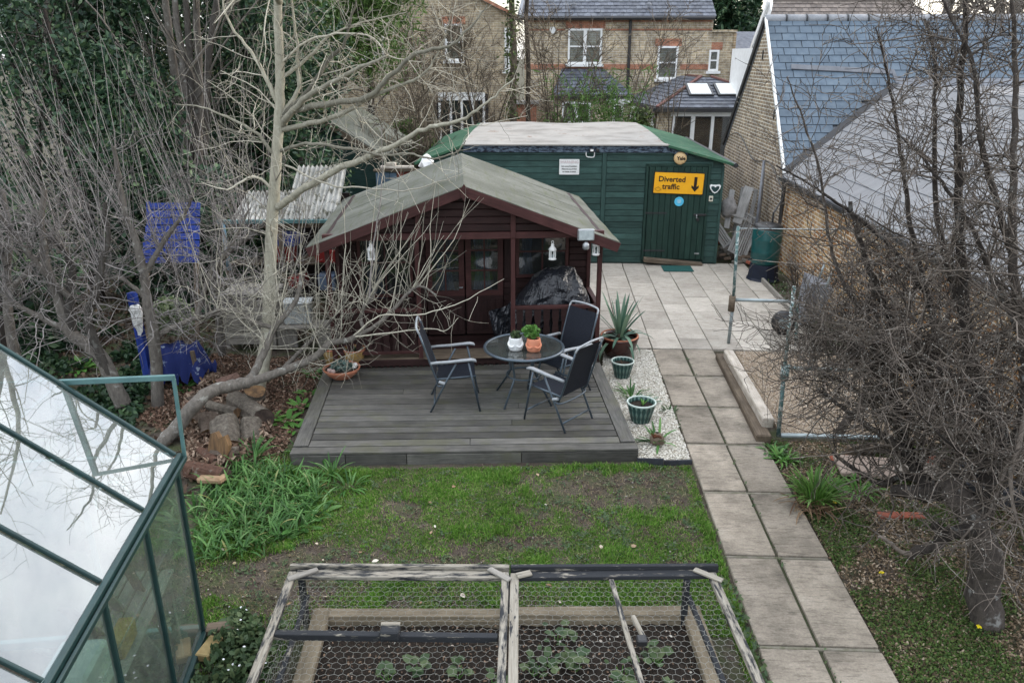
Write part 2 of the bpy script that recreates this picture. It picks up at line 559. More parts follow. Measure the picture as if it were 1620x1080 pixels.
# ---- deck
M_DECK = woodmat('deck_board', (.115, .11, .1), (.058, .057, .053), (.18, .172, .15), .7, .5, (.62, 1.45), green=(.085, .085, .05))
deck = thing('timber_deck', 'low grey weathered timber deck with round glass table on it', 'deck', (0, 0, 0))
FL, FR, BL, BR = [Vector(p) for p in ((-2.747, 7.502, .1), (1.075, 7.781, .1), (-3.058, 10.20, .1), (.80, 10.44, .1))]
nb = 17
lw = .17
def dp(s, t): return (FL.lerp(FR, s)).lerp(BL.lerp(BR, s), t)
Wd = (FR - FL).length
s0, s1 = (lw + .008) / Wd, 1 - (lw + .008) / Wd
for i in range(nb):
    t0 = i / nb; tm = (i + .5) / nb
    w = (FL - BL).length / nb - .021
    if i == 0:
        e0, e1 = -.0, 1.0
    else:
        e0, e1 = s0, s1
    cut = random.uniform(.25, .75) if i % 3 == 1 else None
    spans = [(e0, e1)] if not cut else [(e0, cut - .0006), (cut + .0006, e1)]
    for a, b in spans:
        plank('deck_board', dp(a, tm), dp(b, tm), w, .028, M_DECK, deck, ch=.004)
for sa in (lw / 2 / Wd, 1 - lw / 2 / Wd):
    plank('side_board', dp(sa, 1.2 / nb), dp(sa, 1.0), lw - .004, .03, M_DECK, deck, ch=.004)
fv = Vector((0, 0, -.085))
for a, b in ((0.004, .155), (.157, .33), (.332, .66), (.662, .996)):
    plank('fascia_board', dp(a, .006) + fv, dp(b, .006) + fv, .022, .13, M_DECK, deck, ch=.003)
plank('fascia_board', dp(.002, .01) + fv, dp(.002, 1) + fv, .022, .13, M_DECK, deck, ch=.003)
plank('fascia_board', dp(.998, .01) + fv, dp(.998, 1) + fv, .022, .13, M_DECK, deck, ch=.003)
# dark joists closing the gaps between the boards
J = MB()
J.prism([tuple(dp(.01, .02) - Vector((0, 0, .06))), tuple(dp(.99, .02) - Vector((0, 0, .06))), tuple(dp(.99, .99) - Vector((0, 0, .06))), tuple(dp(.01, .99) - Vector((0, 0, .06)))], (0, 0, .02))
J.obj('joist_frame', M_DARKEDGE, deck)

# ================================================================ summerhouse
M_BROWN = woodmat('brown_stain', (.036, .017, .016), (.021, .01, .0095), (.055, .028, .026), .6, .25, (.85, 1.15))
M_BROWN2 = woodmat('red_brown_trim', (.075, .03, .028), (.045, .018, .017), (.1, .046, .042), .55, .2, (.92, 1.1))
m, N, L, B = nt('roof_felt')
v = coords(N, L, rnd=False)
c = ramp(N, L, noise(N, L, v, 1.1, 8, .65), [(.3, (.07, .074, .056)), (.5, (.12, .124, .104)), (.72, (.18, .184, .162))])
g = ramp(N, L, noise(N, L, v, 90, 3, .6), [(.3, (.75, .75, .75)), (.7, (1.2, 1.2, 1.2))])
c = mixrgb(N, L, 1.0, c, g, 'MULTIPLY')
vv = coords(N, L, (9, .9, 3), rnd=False)
ms = ramp(N, L, noise(N, L, vv, 1.5, 7, .7), [(.52, (0, 0, 0)), (.72, (.7, .7, .7))])
c = mixrgb(N, L, ms, c, (.075, .085, .035))
L.new(c, B.inputs['Base Color']); B.inputs['Roughness'].default_value = .9
bump(N, L, B, noise(N, L, v, 60, 6, .7), .4, .01)
M_FELT = m
M_PANE = glassmat('window_glass', (.55, .6, .62), rough=.03, dirt=.06)
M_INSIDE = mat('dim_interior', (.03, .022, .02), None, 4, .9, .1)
M_CURTAIN = mat('blue_curtain', (.16, .22, .33), (.09, .13, .21), 7, .9, .3, 12)
M_WHITE = mat('white_paint', (.84, .84, .83), (.74, .74, .72), 5, .5, .1, 30, var=None)
M_BLACKPL = mat('black_plastic', (.02, .02, .022), None, 5, .45, .1)
M_GREYMET = mat('grey_metal', (.35, .37, .38), (.25, .26, .27), 8, .4, .1, 40, .6)

SH = thing('summerhouse', 'dark brown wooden summerhouse with veranda and mossy grey felt roof', 'summerhouse', (.75, 10.4, 0), 6.5)
AP, SL, EV = -1.82, .372, 2.04        # apex u, slope, half width to eave
ZA = 2.635
def roofz(u): return ZA - abs(u - AP) * SL
for s in (-1, 1):
    e = AP + s * EV
    mb = MB()
    nn = 14
    vs, fs = [], []
    for i in range(nn + 1):
        for j, u in enumerate(np.linspace(AP, e, 8)):
            vv_ = -.2 + 3.6 * i / nn
            vs.append((u, vv_, roofz(u) + .008 * math.sin(i * 1.7 + j) * .6 + (.004 * random.random())))
    for i in range(nn):
        for j in range(7):
            q = [i * 8 + j, i * 8 + j + 1, (i + 1) * 8 + j + 1, (i + 1) * 8 + j]
            fs.append(tuple(q if s > 0 else q[::-1]))
    n0 = len(vs)
    vs += [(x, y, z - .03) for x, y, z in vs]
    fs += [tuple(k + n0 for k in f)[::-1] for f in fs]
    rim = [j for j in range(8)] + [i * 8 + 7 for i in range(1, nn + 1)] + [nn * 8 + j for j in range(6, -1, -1)] + [i * 8 for i in range(nn - 1, 0, -1)]
    for a, b in zip(rim, rim[1:] + rim[:1]): fs.append((a, b, b + n0, a + n0))
    ro = mb.add(vs, fs).obj('roof_felt_panel', M_FELT, SH, smooth=False)
    # overlapping felt seams running down the slope
    for sv in (.85, 1.75, 2.7):
        plank('felt_lap', (AP + s * .02, sv, roofz(AP + s * .02) - .002), (e, sv, roofz(e) - .002), .05, .012, M_FELT, SH, ch=.002)
    # bargeboard, front and rear
    for vb in (-.19, 3.39):
        plank('bargeboard', (AP + s * .01, vb, ZA - .075), (e - s * .005, vb, roofz(e) - .075), .022, .13, M_BROWN2, SH)
    plank('eaves_board', (e - s * .03, -.17, roofz(e) - .05), (e - s * .03, 3.36, roofz(e) - .05), .02, .07, M_BROWN, SH)
MB().prism([(AP, -.225, 2.665), (AP + .05, -.225, 2.59), (AP + .035, -.225, 2.5), (AP, -.225, 2.44), (AP - .035, -.225, 2.5), (AP - .05, -.225, 2.59)], (0, .022, 0)).obj('finial', M_BROWN2, SH)
# gable cladding
z = 2.005
while z < 2.5:
    z1 = z + .098
    hw = (ZA - .045 - z1) / SL
    if hw < .06: break
    plank('gable_board', (AP - hw, -.012, z + .05), (AP + hw, -.012, z + .05), .02, .094, M_BROWN, SH, ch=.009)
    z += .1
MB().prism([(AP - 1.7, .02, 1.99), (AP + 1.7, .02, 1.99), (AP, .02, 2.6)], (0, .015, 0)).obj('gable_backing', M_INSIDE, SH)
plank('tie_beam', (AP - 1.86, 0, 1.955), (AP + 1.86, 0, 1.955), .07, .09, M_BROWN2, SH)
for u in (-2.43, -1.18):
    plank('gable_upright', (u, -.035, 1.93), (u, -.035, roofz(u) - .1), .022, .07, M_BROWN2, SH, up=(1, 0, 0))
POSTS = (-3.64, -2.46, -1.18, .0)
for u in POSTS:
    plank('post', (u, 0, .24), (u, 0, 1.91), .06, .06, M_BROWN2, SH, up=(1, 0, 0))
for u in (-3.64, 0):
    plank('post', (u, .9, .24), (u, .9, 1.93), .055, .055, M_BROWN2, SH, up=(1, 0, 0))
    plank('wall_plate', (u, .03, 1.93), (u, 3.2, 1.93), .05, .08, M_BROWN, SH)
# floor and base
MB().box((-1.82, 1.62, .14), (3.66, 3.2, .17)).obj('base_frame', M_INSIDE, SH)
for k in range(8):
    plank('floor_board', (-3.66, .03 + k * .112, .235), (.02, .03 + k * .112, .235), .108, .02, M_OLDWOOD if k < 3 else M_BROWN, SH, ch=.003)
plank('base_board', (-3.68, -.03, .185), (.04, -.03, .185), .02, .09, M_BROWN, SH)
for k in range(46):
    plank('base_slat', (-3.66 + k * .082, -.022, .115), (-3.66 + k * .082, -.022, .142), .03, .03, M_BROWN, SH, up=(1, 0, 0), ch=.002)
plank('door_step', (-2.4, -.02, .247), (-1.24, -.02, .247), .12, .02, M_OLDWOOD, SH)
# railings
def railing(a, b, n):
    a, b = Vector(a), Vector(b)
    d = (b - a).normalized()
    nrm = d.cross(Vector((0, 0, 1)))
    plank('top_rail', a + Vector((0, 0, .94)), b + Vector((0, 0, .94)), .07, .045, M_BROWN2, SH)
    plank('bottom_rail', a + Vector((0, 0, .33)), b + Vector((0, 0, .33)), .05, .045, M_BROWN2, SH)
    for k in range(n):
        p = a.lerp(b, (k + .5) / n)
        prof = [(.046, .35), (.046, .42), (.03, .5), (.048, .6), (.034, .7), (.046, .8), (.046, .92)]
        poly = [p + d * w + Vector((0, 0, zz)) for w, zz in prof] + [p - d * w + Vector((0, 0, zz)) for w, zz in prof[::-1]]
        MB().prism([tuple(q) for q in poly], tuple(nrm * .018)).obj('baluster', M_BROWN, SH)
railing((-1.15, 0, 0), (-.03, 0, 0), 9)
railing((-3.61, 0, 0), (-2.49, 0, 0), 9)
railing((0, .03, 0), (0, .87, 0), 7)
# front wall of the room, with windows and doors
def glazed(name, u0, u1, z0, z1, v, cols, rows, mparent, fr=.045, bar=.022):
    f = MB()
    f.box(((u0 + u1) / 2, v, z0 + fr / 2), (u1 - u0, .045, fr)); f.box(((u0 + u1) / 2, v, z1 - fr / 2), (u1 - u0, .045, fr))
    for u in (u0 + fr / 2, u1 - fr / 2): f.box((u, v, (z0 + z1) / 2), (fr, .045, z1 - z0 - 2 * fr))
    fo = f.obj(name, M_BROWN2, mparent)
    iu0, iu1, iz0, iz1 = u0 + fr, u1 - fr, z0 + fr, z1 - fr
    for k in range(1, cols):
        u = iu0 + (iu1 - iu0) * k / cols
        MB().box((u, v - .003, (iz0 + iz1) / 2), (bar, .03, iz1 - iz0)).obj('glazing_bar', M_BROWN2, fo)
    for k in range(1, rows):
        zz = iz0 + (iz1 - iz0) * k / rows
        MB().box(((iu0 + iu1) / 2, v - .005, zz), (iu1 - iu0, .026, bar)).obj('glazing_bar', M_BROWN2, fo)
    for a in range(cols):
        for b in range(rows):
            MB().box((iu0 + (iu1 - iu0) * (a + .5) / cols, v + .004, iz0 + (iz1 - iz0) * (b + .5) / rows), ((iu1 - iu0) / cols - .004, .004, (iz1 - iz0) / rows - .004)).obj('pane', M_PANE, fo)
    return fo
for u0, u1 in ((-2.38, -1.83), (-1.81, -1.26)):
    d = glazed('door', u0, u1, .86, 1.92, .9, 2, 3, SH, .08)
    MB().box(((u0 + u1) / 2, .9, .56), (u1 - u0, .04, .6), None, .004).obj('door_panel', M_BROWN, d)
    for k in range(5):
        plank('door_batten', (u0 + .06 + k * (u1 - u0 - .12) / 4, .876, .32), (u0 + .06 + k * (u1 - u0 - .12) / 4, .876, .8), .014, .085, M_BROWN, d, up=(1, 0, 0))
MB().tube([(-1.86, .86, 1.0), (-1.86, .83, 1.0), (-1.91, .83, 1.0)], .009, 6).obj('door_handle', M_GREYMET, SH)
glazed('window', -1.07, -.3, 1.12, 1.9, .9, 2, 2, SH)
glazed('window', -3.36, -2.58, .86, 1.9, .9, 2, 2, SH)
def cladding(u0, u1, z0, z1, v):
    z = z0
    while z < z1 - .02:
        h = min(.1, z1 - z)
        plank('cladding_board', (u0, v, z + h / 2), (u1, v, z + h / 2), .018, h - .005, M_BROWN, SH, ch=.006)
        z += .1
cladding(-3.66, -3.37, .26, 1.9, .91); cladding(-.29, .02, .26, 1.9, .91)
cladding(-1.25, -.29, .26, 1.1, .91); cladding(-2.57, -2.39, .26, 1.9, .91); cladding(-3.37, -2.57, .26, .84, .91)
plank('cladding_board', (-1.165, .912, 1.1), (-1.165, .912, 1.92), .018, .16, M_BROWN, SH, up=(1, 0, 0))
for u in (.03, -3.67):
    z = .26
    while z < 1.9:
        plank('side_board', (u, .92, z + .05), (u, 3.25, z + .05), .018, .096, M_BROWN, SH, ch=.006)
        z += .1
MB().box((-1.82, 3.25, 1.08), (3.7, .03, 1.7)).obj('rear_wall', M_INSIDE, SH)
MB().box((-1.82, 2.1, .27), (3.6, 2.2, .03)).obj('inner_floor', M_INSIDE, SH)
# curtain behind the left door leaf, items seen through the panes
def drape(u0, u1, z0, z1, v, name='curtain'):
    vs, fs = [], []
    n = 26
    for i in range(n):
        t = i / (n - 1)
        for k, z in enumerate((z0, (z0 + z1) / 2, z1)):
            pinch = (1, .55, .95)[k]
            vs.append((u0 + (u1 - u0) * (.5 + (t - .5) * pinch), v + .03 * math.sin(t * 31) * pinch, z))
    for i in range(n - 1):
        for k in range(2):
            a = i * 3 + k
            fs.append((a, a + 3, a + 4, a + 1))
    return MB().add(vs, fs).obj(name, M_CURTAIN, SH, True)
drape(-2.3, -1.95, .75, 1.85, 1.0); drape(-1.72, -1.4, .75, 1.85, 1.02); drape(-1.0, -.8, 1.1, 1.85, 1.0); drape(-3.3, -3.0, .8, 1.85, 1.0)

# ---- hanging lanterns, floodlight
def lantern(label, loc, rz=0):
    t = thing('lantern', label, 'lantern', loc, rz, 'white lanterns on the summerhouse')
    MB().lathe([(.052, 0), (.055, .012), (.045, .02), (.043, .03)], 10, cap1=True).obj('base', M_WHITE, t)
    for k in range(6):
        a = k * math.pi / 3
        MB().beam((.04 * math.cos(a), .04 * math.sin(a), .028), (.04 * math.cos(a), .04 * math.sin(a), .125), .012, .012).obj('upright', M_WHITE, t)
    MB().lathe([(.035, .03), (.035, .122)], 12, cap1=True).obj('glass', M_PANE, t)
    MB().lathe([(.015, .03), (.015, .07), (.004, .072)], 8, cap1=True).obj('candle', M_WHITE, t)
    MB().lathe([(.05, .122), (.055, .13), (.05, .15), (.03, .175), (.022, .18), (.024, .2), (.016, .215), (.004, .22)], 12, cap1=True).obj('lid', M_WHITE, t, True)
    ring = [(.016 * math.cos(a), 0, .236 + .018 * math.sin(a)) for a in np.linspace(0, 6.283, 13)]
    MB().tube(ring, .003, 5, False).obj('ring', M_WHITE, t)
    return t
sh_m = Matrix.Translation((.75, 10.4, 0)) @ Matrix.Rotation(R(6.5), 4, 'Z')
def shp(u, v, z): return tuple(sh_m @ Vector((u, v, z)))
lantern('white lantern hanging under the gable left of the doors behind bare twigs', shp(-3.06, -.02, 1.655))
lantern('white lantern hanging from the beam above the black cover', shp(-.65, -.02, 1.615))
lantern('white lantern hung on the right-hand corner post below the eave', shp(-.07, -.07, 1.68))
fl = thing('floodlight', 'small square security floodlight at the right end of the gable', 'floodlight', shp(-.24, -.26, 1.93), 6.5)
MB().box((0, .03, .06), (.22, .06, .15), None, .01).obj('housing', M_GREYMET, fl)
MB().box((0, -.004, .06), (.19, .008, .12)).obj('glass', mat('floodlight_glass', (.45, .5, .5), (.3, .34, .35), 12, .15, .1), fl)
MB().beam((0, .06, .06), (0, .2, .07), .03, .02).obj('bracket', M_BLACKPL, fl)
MB().lathe([(.03, -.13), (.045, -.11), (.045, -.06), (.02, -.03)], 12, cap1=True).obj('motion_sensor', M_GREYMET, fl, True)

# ---- black plastic cover over the barbecue on the veranda
m, N, L, B = nt('black_tarpaulin')
v = coords(N, L, rnd=False)
B.inputs['Base Color'].default_value = (.018, .02, .026, 1)
B.inputs['Roughness'].default_value = .22
B.inputs['Specular IOR Level'].default_value = .7
vz = N.new('ShaderNodeTexVoronoi'); vz.feature = 'DISTANCE_TO_EDGE'; vz.inputs['Scale'].default_value = 9
wv = mixrgb(N, L, .12, v, noise(N, L, v, 5, 3))
L.new(wv, vz.inputs['Vector'])
hm = N.new('ShaderNodeMath'); hm.operation = 'ADD'
L.new(vz.outputs['Distance'], hm.inputs[0]); L.new(noise(N, L, v, 14, 5), hm.inputs[1])
bump(N, L, B, hm.outputs[0], .8, .03)
M_TARP = m
tp = MB()
outline = [(-1.12, .9), (-1.02, 1.04), (-.85, 1.26), (-.68, 1.37), (-.45, 1.40), (-.27, 1.36), (-.17, 1.2), (-.09, .97)]
vs, fs = [], []
nu, nv = 44, 26
for i in range(nu + 1):
    u = -1.16 + 1.1 * i / nu
    zt = np.interp(u, [p[0] for p in outline], [p[1] for p in outline])
    for j in range(nv + 1):
        t = j / nv * math.pi
        vv_ = .45 - .33 * math.cos(t) * (1 + .05 * math.sin(u * 23))
        prof = min(1, math.sin(t) ** .42) if 0 < j < nv else 0
        z = .26 + (zt - .26) * prof
        w = .03 * math.sin(u * 19 + z * 11) + .02 * math.sin(z * 31 - u * 13) + .012 * random.uniform(-1, 1)
        vs.append((u + w * .5, vv_ + w * .7 * (1 if j < nv / 2 else -1), z + w * .45))
for i in range(nu):
    for j in range(nv):
        a = i * (nv + 1) + j
        fs.append((a, a + nv + 1, a + nv + 2, a + 1))
n0 = len(vs)
fs.append(tuple(range(nv + 1))); fs.append(tuple(nu * (nv + 1) + j for j in range(nv + 1))[::-1])
# loose corner trailing down at the left
tp.add(vs, fs)
vs, fs = [], []
for i in range(13):
    for j in range(9):
        s, t = i / 12, j / 8
        u = -1.08 - .42 * s * (1 - .35 * t) - .06 * t
        z = .95 - .18 * s - t * (.5 - .08 * s)
        vs.append((u, .34 + .05 * math.sin(s * 9 + t * 5) + .02 * random.uniform(-1, 1), max(z, .26)))
for i in range(12):
    for j in range(8):
        a = i * 9 + j
        fs.append((a, a + 9, a + 10, a + 1))
tp.add(vs, fs)
bq = tp.obj('tarpaulin_cover', M_TARP, None, False)
bq.location = (.75, 10.4, 0); bq.rotation_euler = (0, 0, R(6.5))
tag(bq, 'crumpled black plastic sheet covering a bulky shape on the veranda', 'cover')

# ================================================================ green shed
M_GREEN = woodmat('green_shed_paint', (.04, .083, .073), (.022, .05, .044), (.072, .125, .112), .55, .4, (.72, 1.25))
M_GREEN2 = woodmat('green_door_paint', (.019, .046, .036), (.011, .029, .023), (.034, .066, .052), .55, .3, (.85, 1.12))
M_GROOF = mat('green_felt', (.05, .125, .07), (.03, .085, .05), 3, .85, .3, 60, spots=(6, .58, (.1, .14, .09)))
M_TROOF = mat('tan_grey_felt', (.3, .285, .262), (.22, .205, .185), 1.3, .9, .4, 70, var=None, c3=(.34, .322, .295), spots=(2.6, .62, (.2, .14, .11)))
m, N, L, B = nt('peeling_fascia')
v = coords(N, L, (2, 2, 5))
c = ramp(N, L, noise(N, L, v, 4.5, 7, .7), [(.44, (.012, .014, .022)), (.5, (.06, .085, .12)), (.62, (.14, .18, .22))])
L.new(c, B.inputs['Base Color']); B.inputs['Roughness'].default_value = .6
M_FASCIA = m
WS = thing('green_shed', 'large dark green boarded shed with tan felt flat-topped roof', 'shed', (3.655, 16.47, 0), 1.0)
UL = -6.15
def wtop(u):
    if u > -1.2: return 2.1 + (-u) / 1.2 * .36
    if u < -5.33: return 2.46 - (-5.33 - u) / .82 * .3
    return 2.46
MB().prism([(UL, .03, .0), (0, .03, 0), (0, .03, 2.1), (-1.2, .03, 2.45), (-5.33, .03, 2.45), (UL, .03, 2.16)], (0, 5.4, 0)).obj('shed_body', M_GREEN, WS)
i = 0
z = .03
while z < 2.4:
    h = .122
    zt = z + h
    segs = [(UL + .02, -2.5), (-2.41, -1.6), (-.29, -.03)] if zt < 2.12 else [(UL + .02, -2.5), (-2.41, -.03)]
    for a, b in segs:
        while b > a + .05 and wtop(b) < zt + .01: b -= .04
        while a < b - .05 and wtop(a) < zt + .01: a += .04
        if b - a > .1: plank('cladding_board', (a, .008, z + h / 2), (b, .008, z + h / 2), .022, h - .006, M_GREEN, WS, ch=.005)
    z += .125
for u in (-2.455,):
    plank('cover_strip', (u, -.012, .03), (u, -.012, 2.33), .024, .085, M_GREEN, WS, up=(1, 0, 0))
plank('corner_strip', (-.02, -.012, .02), (-.02, -.012, 2.07), .024, .05, M_GREEN, WS, up=(1, 0, 0))
for k in range(20):
    vv_ = 0.06 + k * .27
plank('right_wall_board', (.012, .05, 1.03), (.012, 5.35, 1.03), .02, 2.0, M_GREEN, WS)
# fascia with peeling paint
plank('fascia', (-5.35, -.03, 2.405), (-1.15, -.03, 2.405), .024, .15, M_FASCIA, WS)
plank('fascia', (-1.14, -.03, 2.405), (-.78, -.031, 2.3), .024, .13, M_FASCIA, WS)
# roof: flat tan top and two green slopes
vs, fs = [], []
for i in range(13):
    for j in range(11):
        u = -5.36 + 4.2 * i / 12; vv_ = -.09 + 5.55 * j / 10
        vs.append((u, vv_, 2.495 + .02 * math.sin(i * .9 + j * .5) * (0 if j == 0 else 1)))
for i in range(12):
    for j in range(10):
        a = i * 11 + j
        fs.append((a, a + 11, a + 12, a + 1))
n0 = len(vs); vs += [(x, y, 2.47) for x, y, z in vs[:]]
rim = list(range(11)) + [i * 11 + 10 for i in range(1, 13)] + [12 * 11 + j for j in range(9, -1, -1)] + [i * 11 for i in range(11, 0, -1)]
for a, b in zip(rim, rim[1:] + rim[:1]): fs.append((a, b, b + n0, a + n0))
MB().add(vs, fs).obj('roof_top', M_TROOF, WS)
for s, u0, z0, u1, z1 in ((1, -1.18, 2.487, .17, 2.12), (-1, -5.34, 2.487, -6.35, 2.12)):
    mb = MB()
    vs, fs = [], []
    for i in range(45):
        vv_ = -.1 + 5.57 * i / 44
        for j in range(6):
            t = j / 5
            vs.append((u0 + (u1 - u0) * t, vv_, z0 + (z1 - z0) * t + (.006 if i % 2 else -.006)))
    for i in range(44):
        for j in range(5):
            a = i * 6 + j
            q = (a, a + 1, a + 7, a + 6)
            fs.append(q if s > 0 else q[::-1])
    n0 = len(vs)
    vs += [(x, y, z - .03) for x, y, z in vs]
    rim = list(range(6)) + [i * 6 + 5 for i in range(1, 45)] + [44 * 6 + j for j in range(4, -1, -1)] + [i * 6 for i in range(43, 0, -1)]
    for a, b in zip(rim, rim[1:] + rim[:1]): fs.append((a, b, b + n0, a + n0))
    mb.add(vs, fs).obj('roof_slope', M_GROOF, WS)
    plank('verge_strip', (u0, -.11, z0 - .02), (u1, -.11, z1 - .02), .02, .05, M_GROOF, WS)
MB().tube([(.2, -.14, 2.09), (.2, 5.4, 2.09)], .05, 8).obj('gutter', M_BLACKPL, WS)
# door
dr = thing('door', None, None, parent=WS)
nd = 10
for k in range(nd):
    u = -1.53 + (k + .5) * 1.2 / nd
    plank('door_board', (u, -.02, .11), (u, -.02, 2.05), .022, 1.2 / nd - .007, M_GREEN2, dr, up=(1, 0, 0), ch=.006)
for a, b in (((-1.57, -.018, .1), (-1.57, -.018, 2.1)), ((-.3, -.018, .1), (-.3, -.018, 2.1))):
    plank('door_frame', a, b, .035, .05, M_GREEN2, dr, up=(1, 0, 0))
plank('door_frame', (-1.6, -.018, 2.085), (-.27, -.018, 2.085), .035, .05, M_GREEN2, dr)
MB().box((-.93, -.005, 1.08), (1.2, .01, 1.9)).obj('door_backing', M_GREEN2, dr)
MB().box((-1.34, -.036, 1.1), (.46, .008, .035)).obj('hinge', M_BLACKPL, dr)
MB().box((-1.34, -.036, .3), (.46, .008, .035)).obj('hinge', M_BLACKPL, dr)
MB().box((-.43, -.045, 1.065), (.27, .02, .045), None, .005).obj('bolt', M_BLACKPL, dr)
MB().tube([(-.5, -.06, 1.065), (-.5, -.075, 1.05), (-.5, -.075, 1.0)], .012, 6).obj('bolt_handle', M_GREYMET, dr)
MB().box((-.47, -.06, .97), (.06, .025, .07), None, .008).obj('padlock', M_BLACKPL, dr)
MB().box((-.43, -.037, .24), (.1, .008, .03)).obj('letter_clip', M_GREYMET, dr)
o = plank('door_step', (-1.55, -0.09, 0.12), (-0.31, -0.09, 0.007), .16, .09, M_OLDWOOD, WS, ch=.008)
ws_m = Matrix.Translation((3.655, 16.47, 0)) @ Matrix.Rotation(R(1.0), 4, 'Z')
def wsp(u, v, z): return tuple(ws_m @ Vector((u, v, z)))
dm = MB().box((0, 0, 0), (.62, .44, .018), None, .005).obj('door_mat', mat('green_mat', (.03, .11, .1), (.018, .075, .07), 60, .95, .6, 150), None, loc=wsp(-.89, -.43, .014), rz=0)
tag(dm, 'dark green door mat on the slabs below the shed door', 'door mat')

# ---- writing
def text(s, size, matl, parent, loc, bold=0.0, name='lettering', sx=1.0, depth=.0015):
    cu = bpy.data.curves.new('t', 'FONT')
    cu.body = s; cu.size = size; cu.offset = bold; cu.extrude = depth
    cu.align_x = 'CENTER'; cu.align_y = 'CENTER'
    cu.resolution_u = 3
    o = bpy.data.objects.new('t', cu)
    COL.objects.link(o)
    bpy.context.view_layer.update()
    me = bpy.data.meshes.new_from_object(o.evaluated_get(bpy.context.evaluated_depsgraph_get()))
    bpy.data.objects.remove(o)
    me.materials.clear(); me.materials.append(matl)
    t = link(bpy.data.objects.new(name, me), parent)
    t.location = loc
    t.rotation_euler = (R(90), 0, 0)
    t.scale = (sx, 1, 1)
    return t
M_YEL = mat('yellow_sign', (.85, .42, .008), (.78, .36, .006), 5, .4, .05, 30, var=None, spots=(9, .74, (.45, .26, .03)))
M_INK = mat('sign_black', (.03, .018, .015), None, 5, .5, 0)
sg = thing('road_sign', 'yellow Diverted traffic road sign with down arrow on the shed door', 'sign', wsp(-.915, -.045, 1.717), 1.0)
sg.rotation_euler = (0, R(1.9), R(1.0))
def rrect(w, h, r, y=0):
    out = []
    for cx, cz, a0 in ((w / 2 - r, h / 2 - r, 0), (-w / 2 + r, h / 2 - r, 90), (-w / 2 + r, -h / 2 + r, 180), (w / 2 - r, -h / 2 + r, 270)):
        for k in range(4):
            a = R(a0 + k * 30)
            out.append((cx + r * math.cos(a), y, cz + r * math.sin(a)))
    return out
MB().prism(rrect(1.04, .45, .02, -.004), (0, .012, 0)).obj('backing', M_INK, sg)
MB().prism(rrect(1.01, .42, .015, -.010), (0, .005, 0)).obj('panel', M_YEL, sg)
text('Diverted', .155, M_INK, sg, (-.145, -.0125, .075), .0035)
text('traffic', .155, M_INK, sg, (-.155, -.0125, -.075), .0035)
MB().prism([(.31, -.0125, .14), (.37, -.0125, .14), (.37, -.0125, -.06), (.415, -.0125, -.025), (.415, -.0125, -.075), (.34, -.0125, -.16), (.265, -.0125, -.075), (.265, -.0125, -.025), (.31, -.0125, -.06)], (0, .003, 0)).obj('arrow', M_INK, sg)
dd = MB()
for a, b in (((-.485, -.13), (-.415, -.085)), ((-.415, -.085), (-.345, -.13)), ((-.345, -.13), (-.415, -.175)), ((-.415, -.175), (-.485, -.13))):
    dd.beam((a[0], -.0125, a[1]), (b[0], -.0125, b[1]), .003, .01, up=(0, 1, 0))
dd.obj('diamond', M_INK, sg)
ya = thing('alarm_box', 'round cream alarm siren box above the yellow sign', 'alarm', wsp(-.92, -.02, 2.224), 1.0)
MB().lathe([(.13, 0), (.13, .03), (.118, .055), (.08, .068), (.0, .072)], 28).obj('cover', mat('aged_cream', (.72, .5, .26), (.62, .42, .2), 3, .4, .05), ya, True).rotation_euler = (R(90), 0, 0)
text('Yale', .1, M_INK, ya, (.01, -.074, 0), .003)
M_SIGNW = mat('white_sign', (.75, .76, .74), (.66, .67, .65), 6, .5, 0, var=None)
M_FADED = mat('faded_red', (.62, .5, .5), None, 5, .6, 0)
wa = thing('warning_sign', 'small white warning notice on the green shed boards', 'sign', wsp(-3.174, -.03, 2.04), 1.0)
MB().prism(rrect(.41, .31, .01, -.004), (0, .008, 0)).obj('panel', M_SIGNW, wa)
text('WARNING', .078, M_FADED, wa, (0, -.0065, .095), .001)
text('NO UNAUTHORISED', .034, M_INK, wa, (0, -.0065, .01), .0006)
text('PERSONS ALLOWED', .034, M_INK, wa, (0, -.0065, -.045), .0006)
text('IN THESE STABLES', .034, M_INK, wa, (0, -.0065, -.1), .0006)
bs = thing('round_sticker', 'round sky blue plaque on the shed door below the sign', 'sticker', wsp(-.88, -.034, 1.34), 1.0)
MB().lathe([(.097, 0), (.097, .006), (.09, .008)], 28, cap1=True).obj('disc', mat('sky_blue', (.08, .45, .65), (.07, .4, .6), 6, .4, 0), bs).rotation_euler = (R(90), 0, 0)
for k, z in enumerate((.03, .005, -.02)):
    MB().box((0, -.0095, z), (.08 - .02 * (k == 2), .002, .008)).obj('faint_line', M_SIGNW, bs)
ht = thing('bulkhead_light', 'heart-shaped wall light beside the shed door', 'wall light', wsp(-.16, -.02, 1.61), 1.0)
heart = [(-.115, .06), (-.085, .085), (-.03, .075), (.03, .075), (.085, .085), (.115, .06), (.1, .0), (.05, -.07), (0, -.1), (-.05, -.07), (-.1, 0)]
MB().prism([(x, -.03, z) for x, z in heart], (0, .04, 0)).obj('rim', M_WHITE, ht)
MB().prism([(x * .74, -.038, z * .68 - .004) for x, z in heart], (0, .01, 0)).obj('lens', mat('smoked_lens', (.02, .05, .055), None, 5, .12, 0), ht)
MB().box((0, -.036, .055), (.035, .03, .05), None, .006).obj('sensor', M_WHITE, ht)
kb = thing('key_safe', 'small pale key box under the heart-shaped light', 'key box', wsp(-.225, -.02, 1.4), 1.0)
MB().box((0, -.008, 0), (.085, .02, .115), None, .006).obj('plate', mat('cream_plastic', (.55, .52, .42), None, 5, .5, 0), kb)
MB().lathe([(.026, 0), (.024, .02), (.01, .025)], 12, cap1=True).obj('knob', M_BLACKPL, kb).rotation_euler = (R(90), 0, 0)
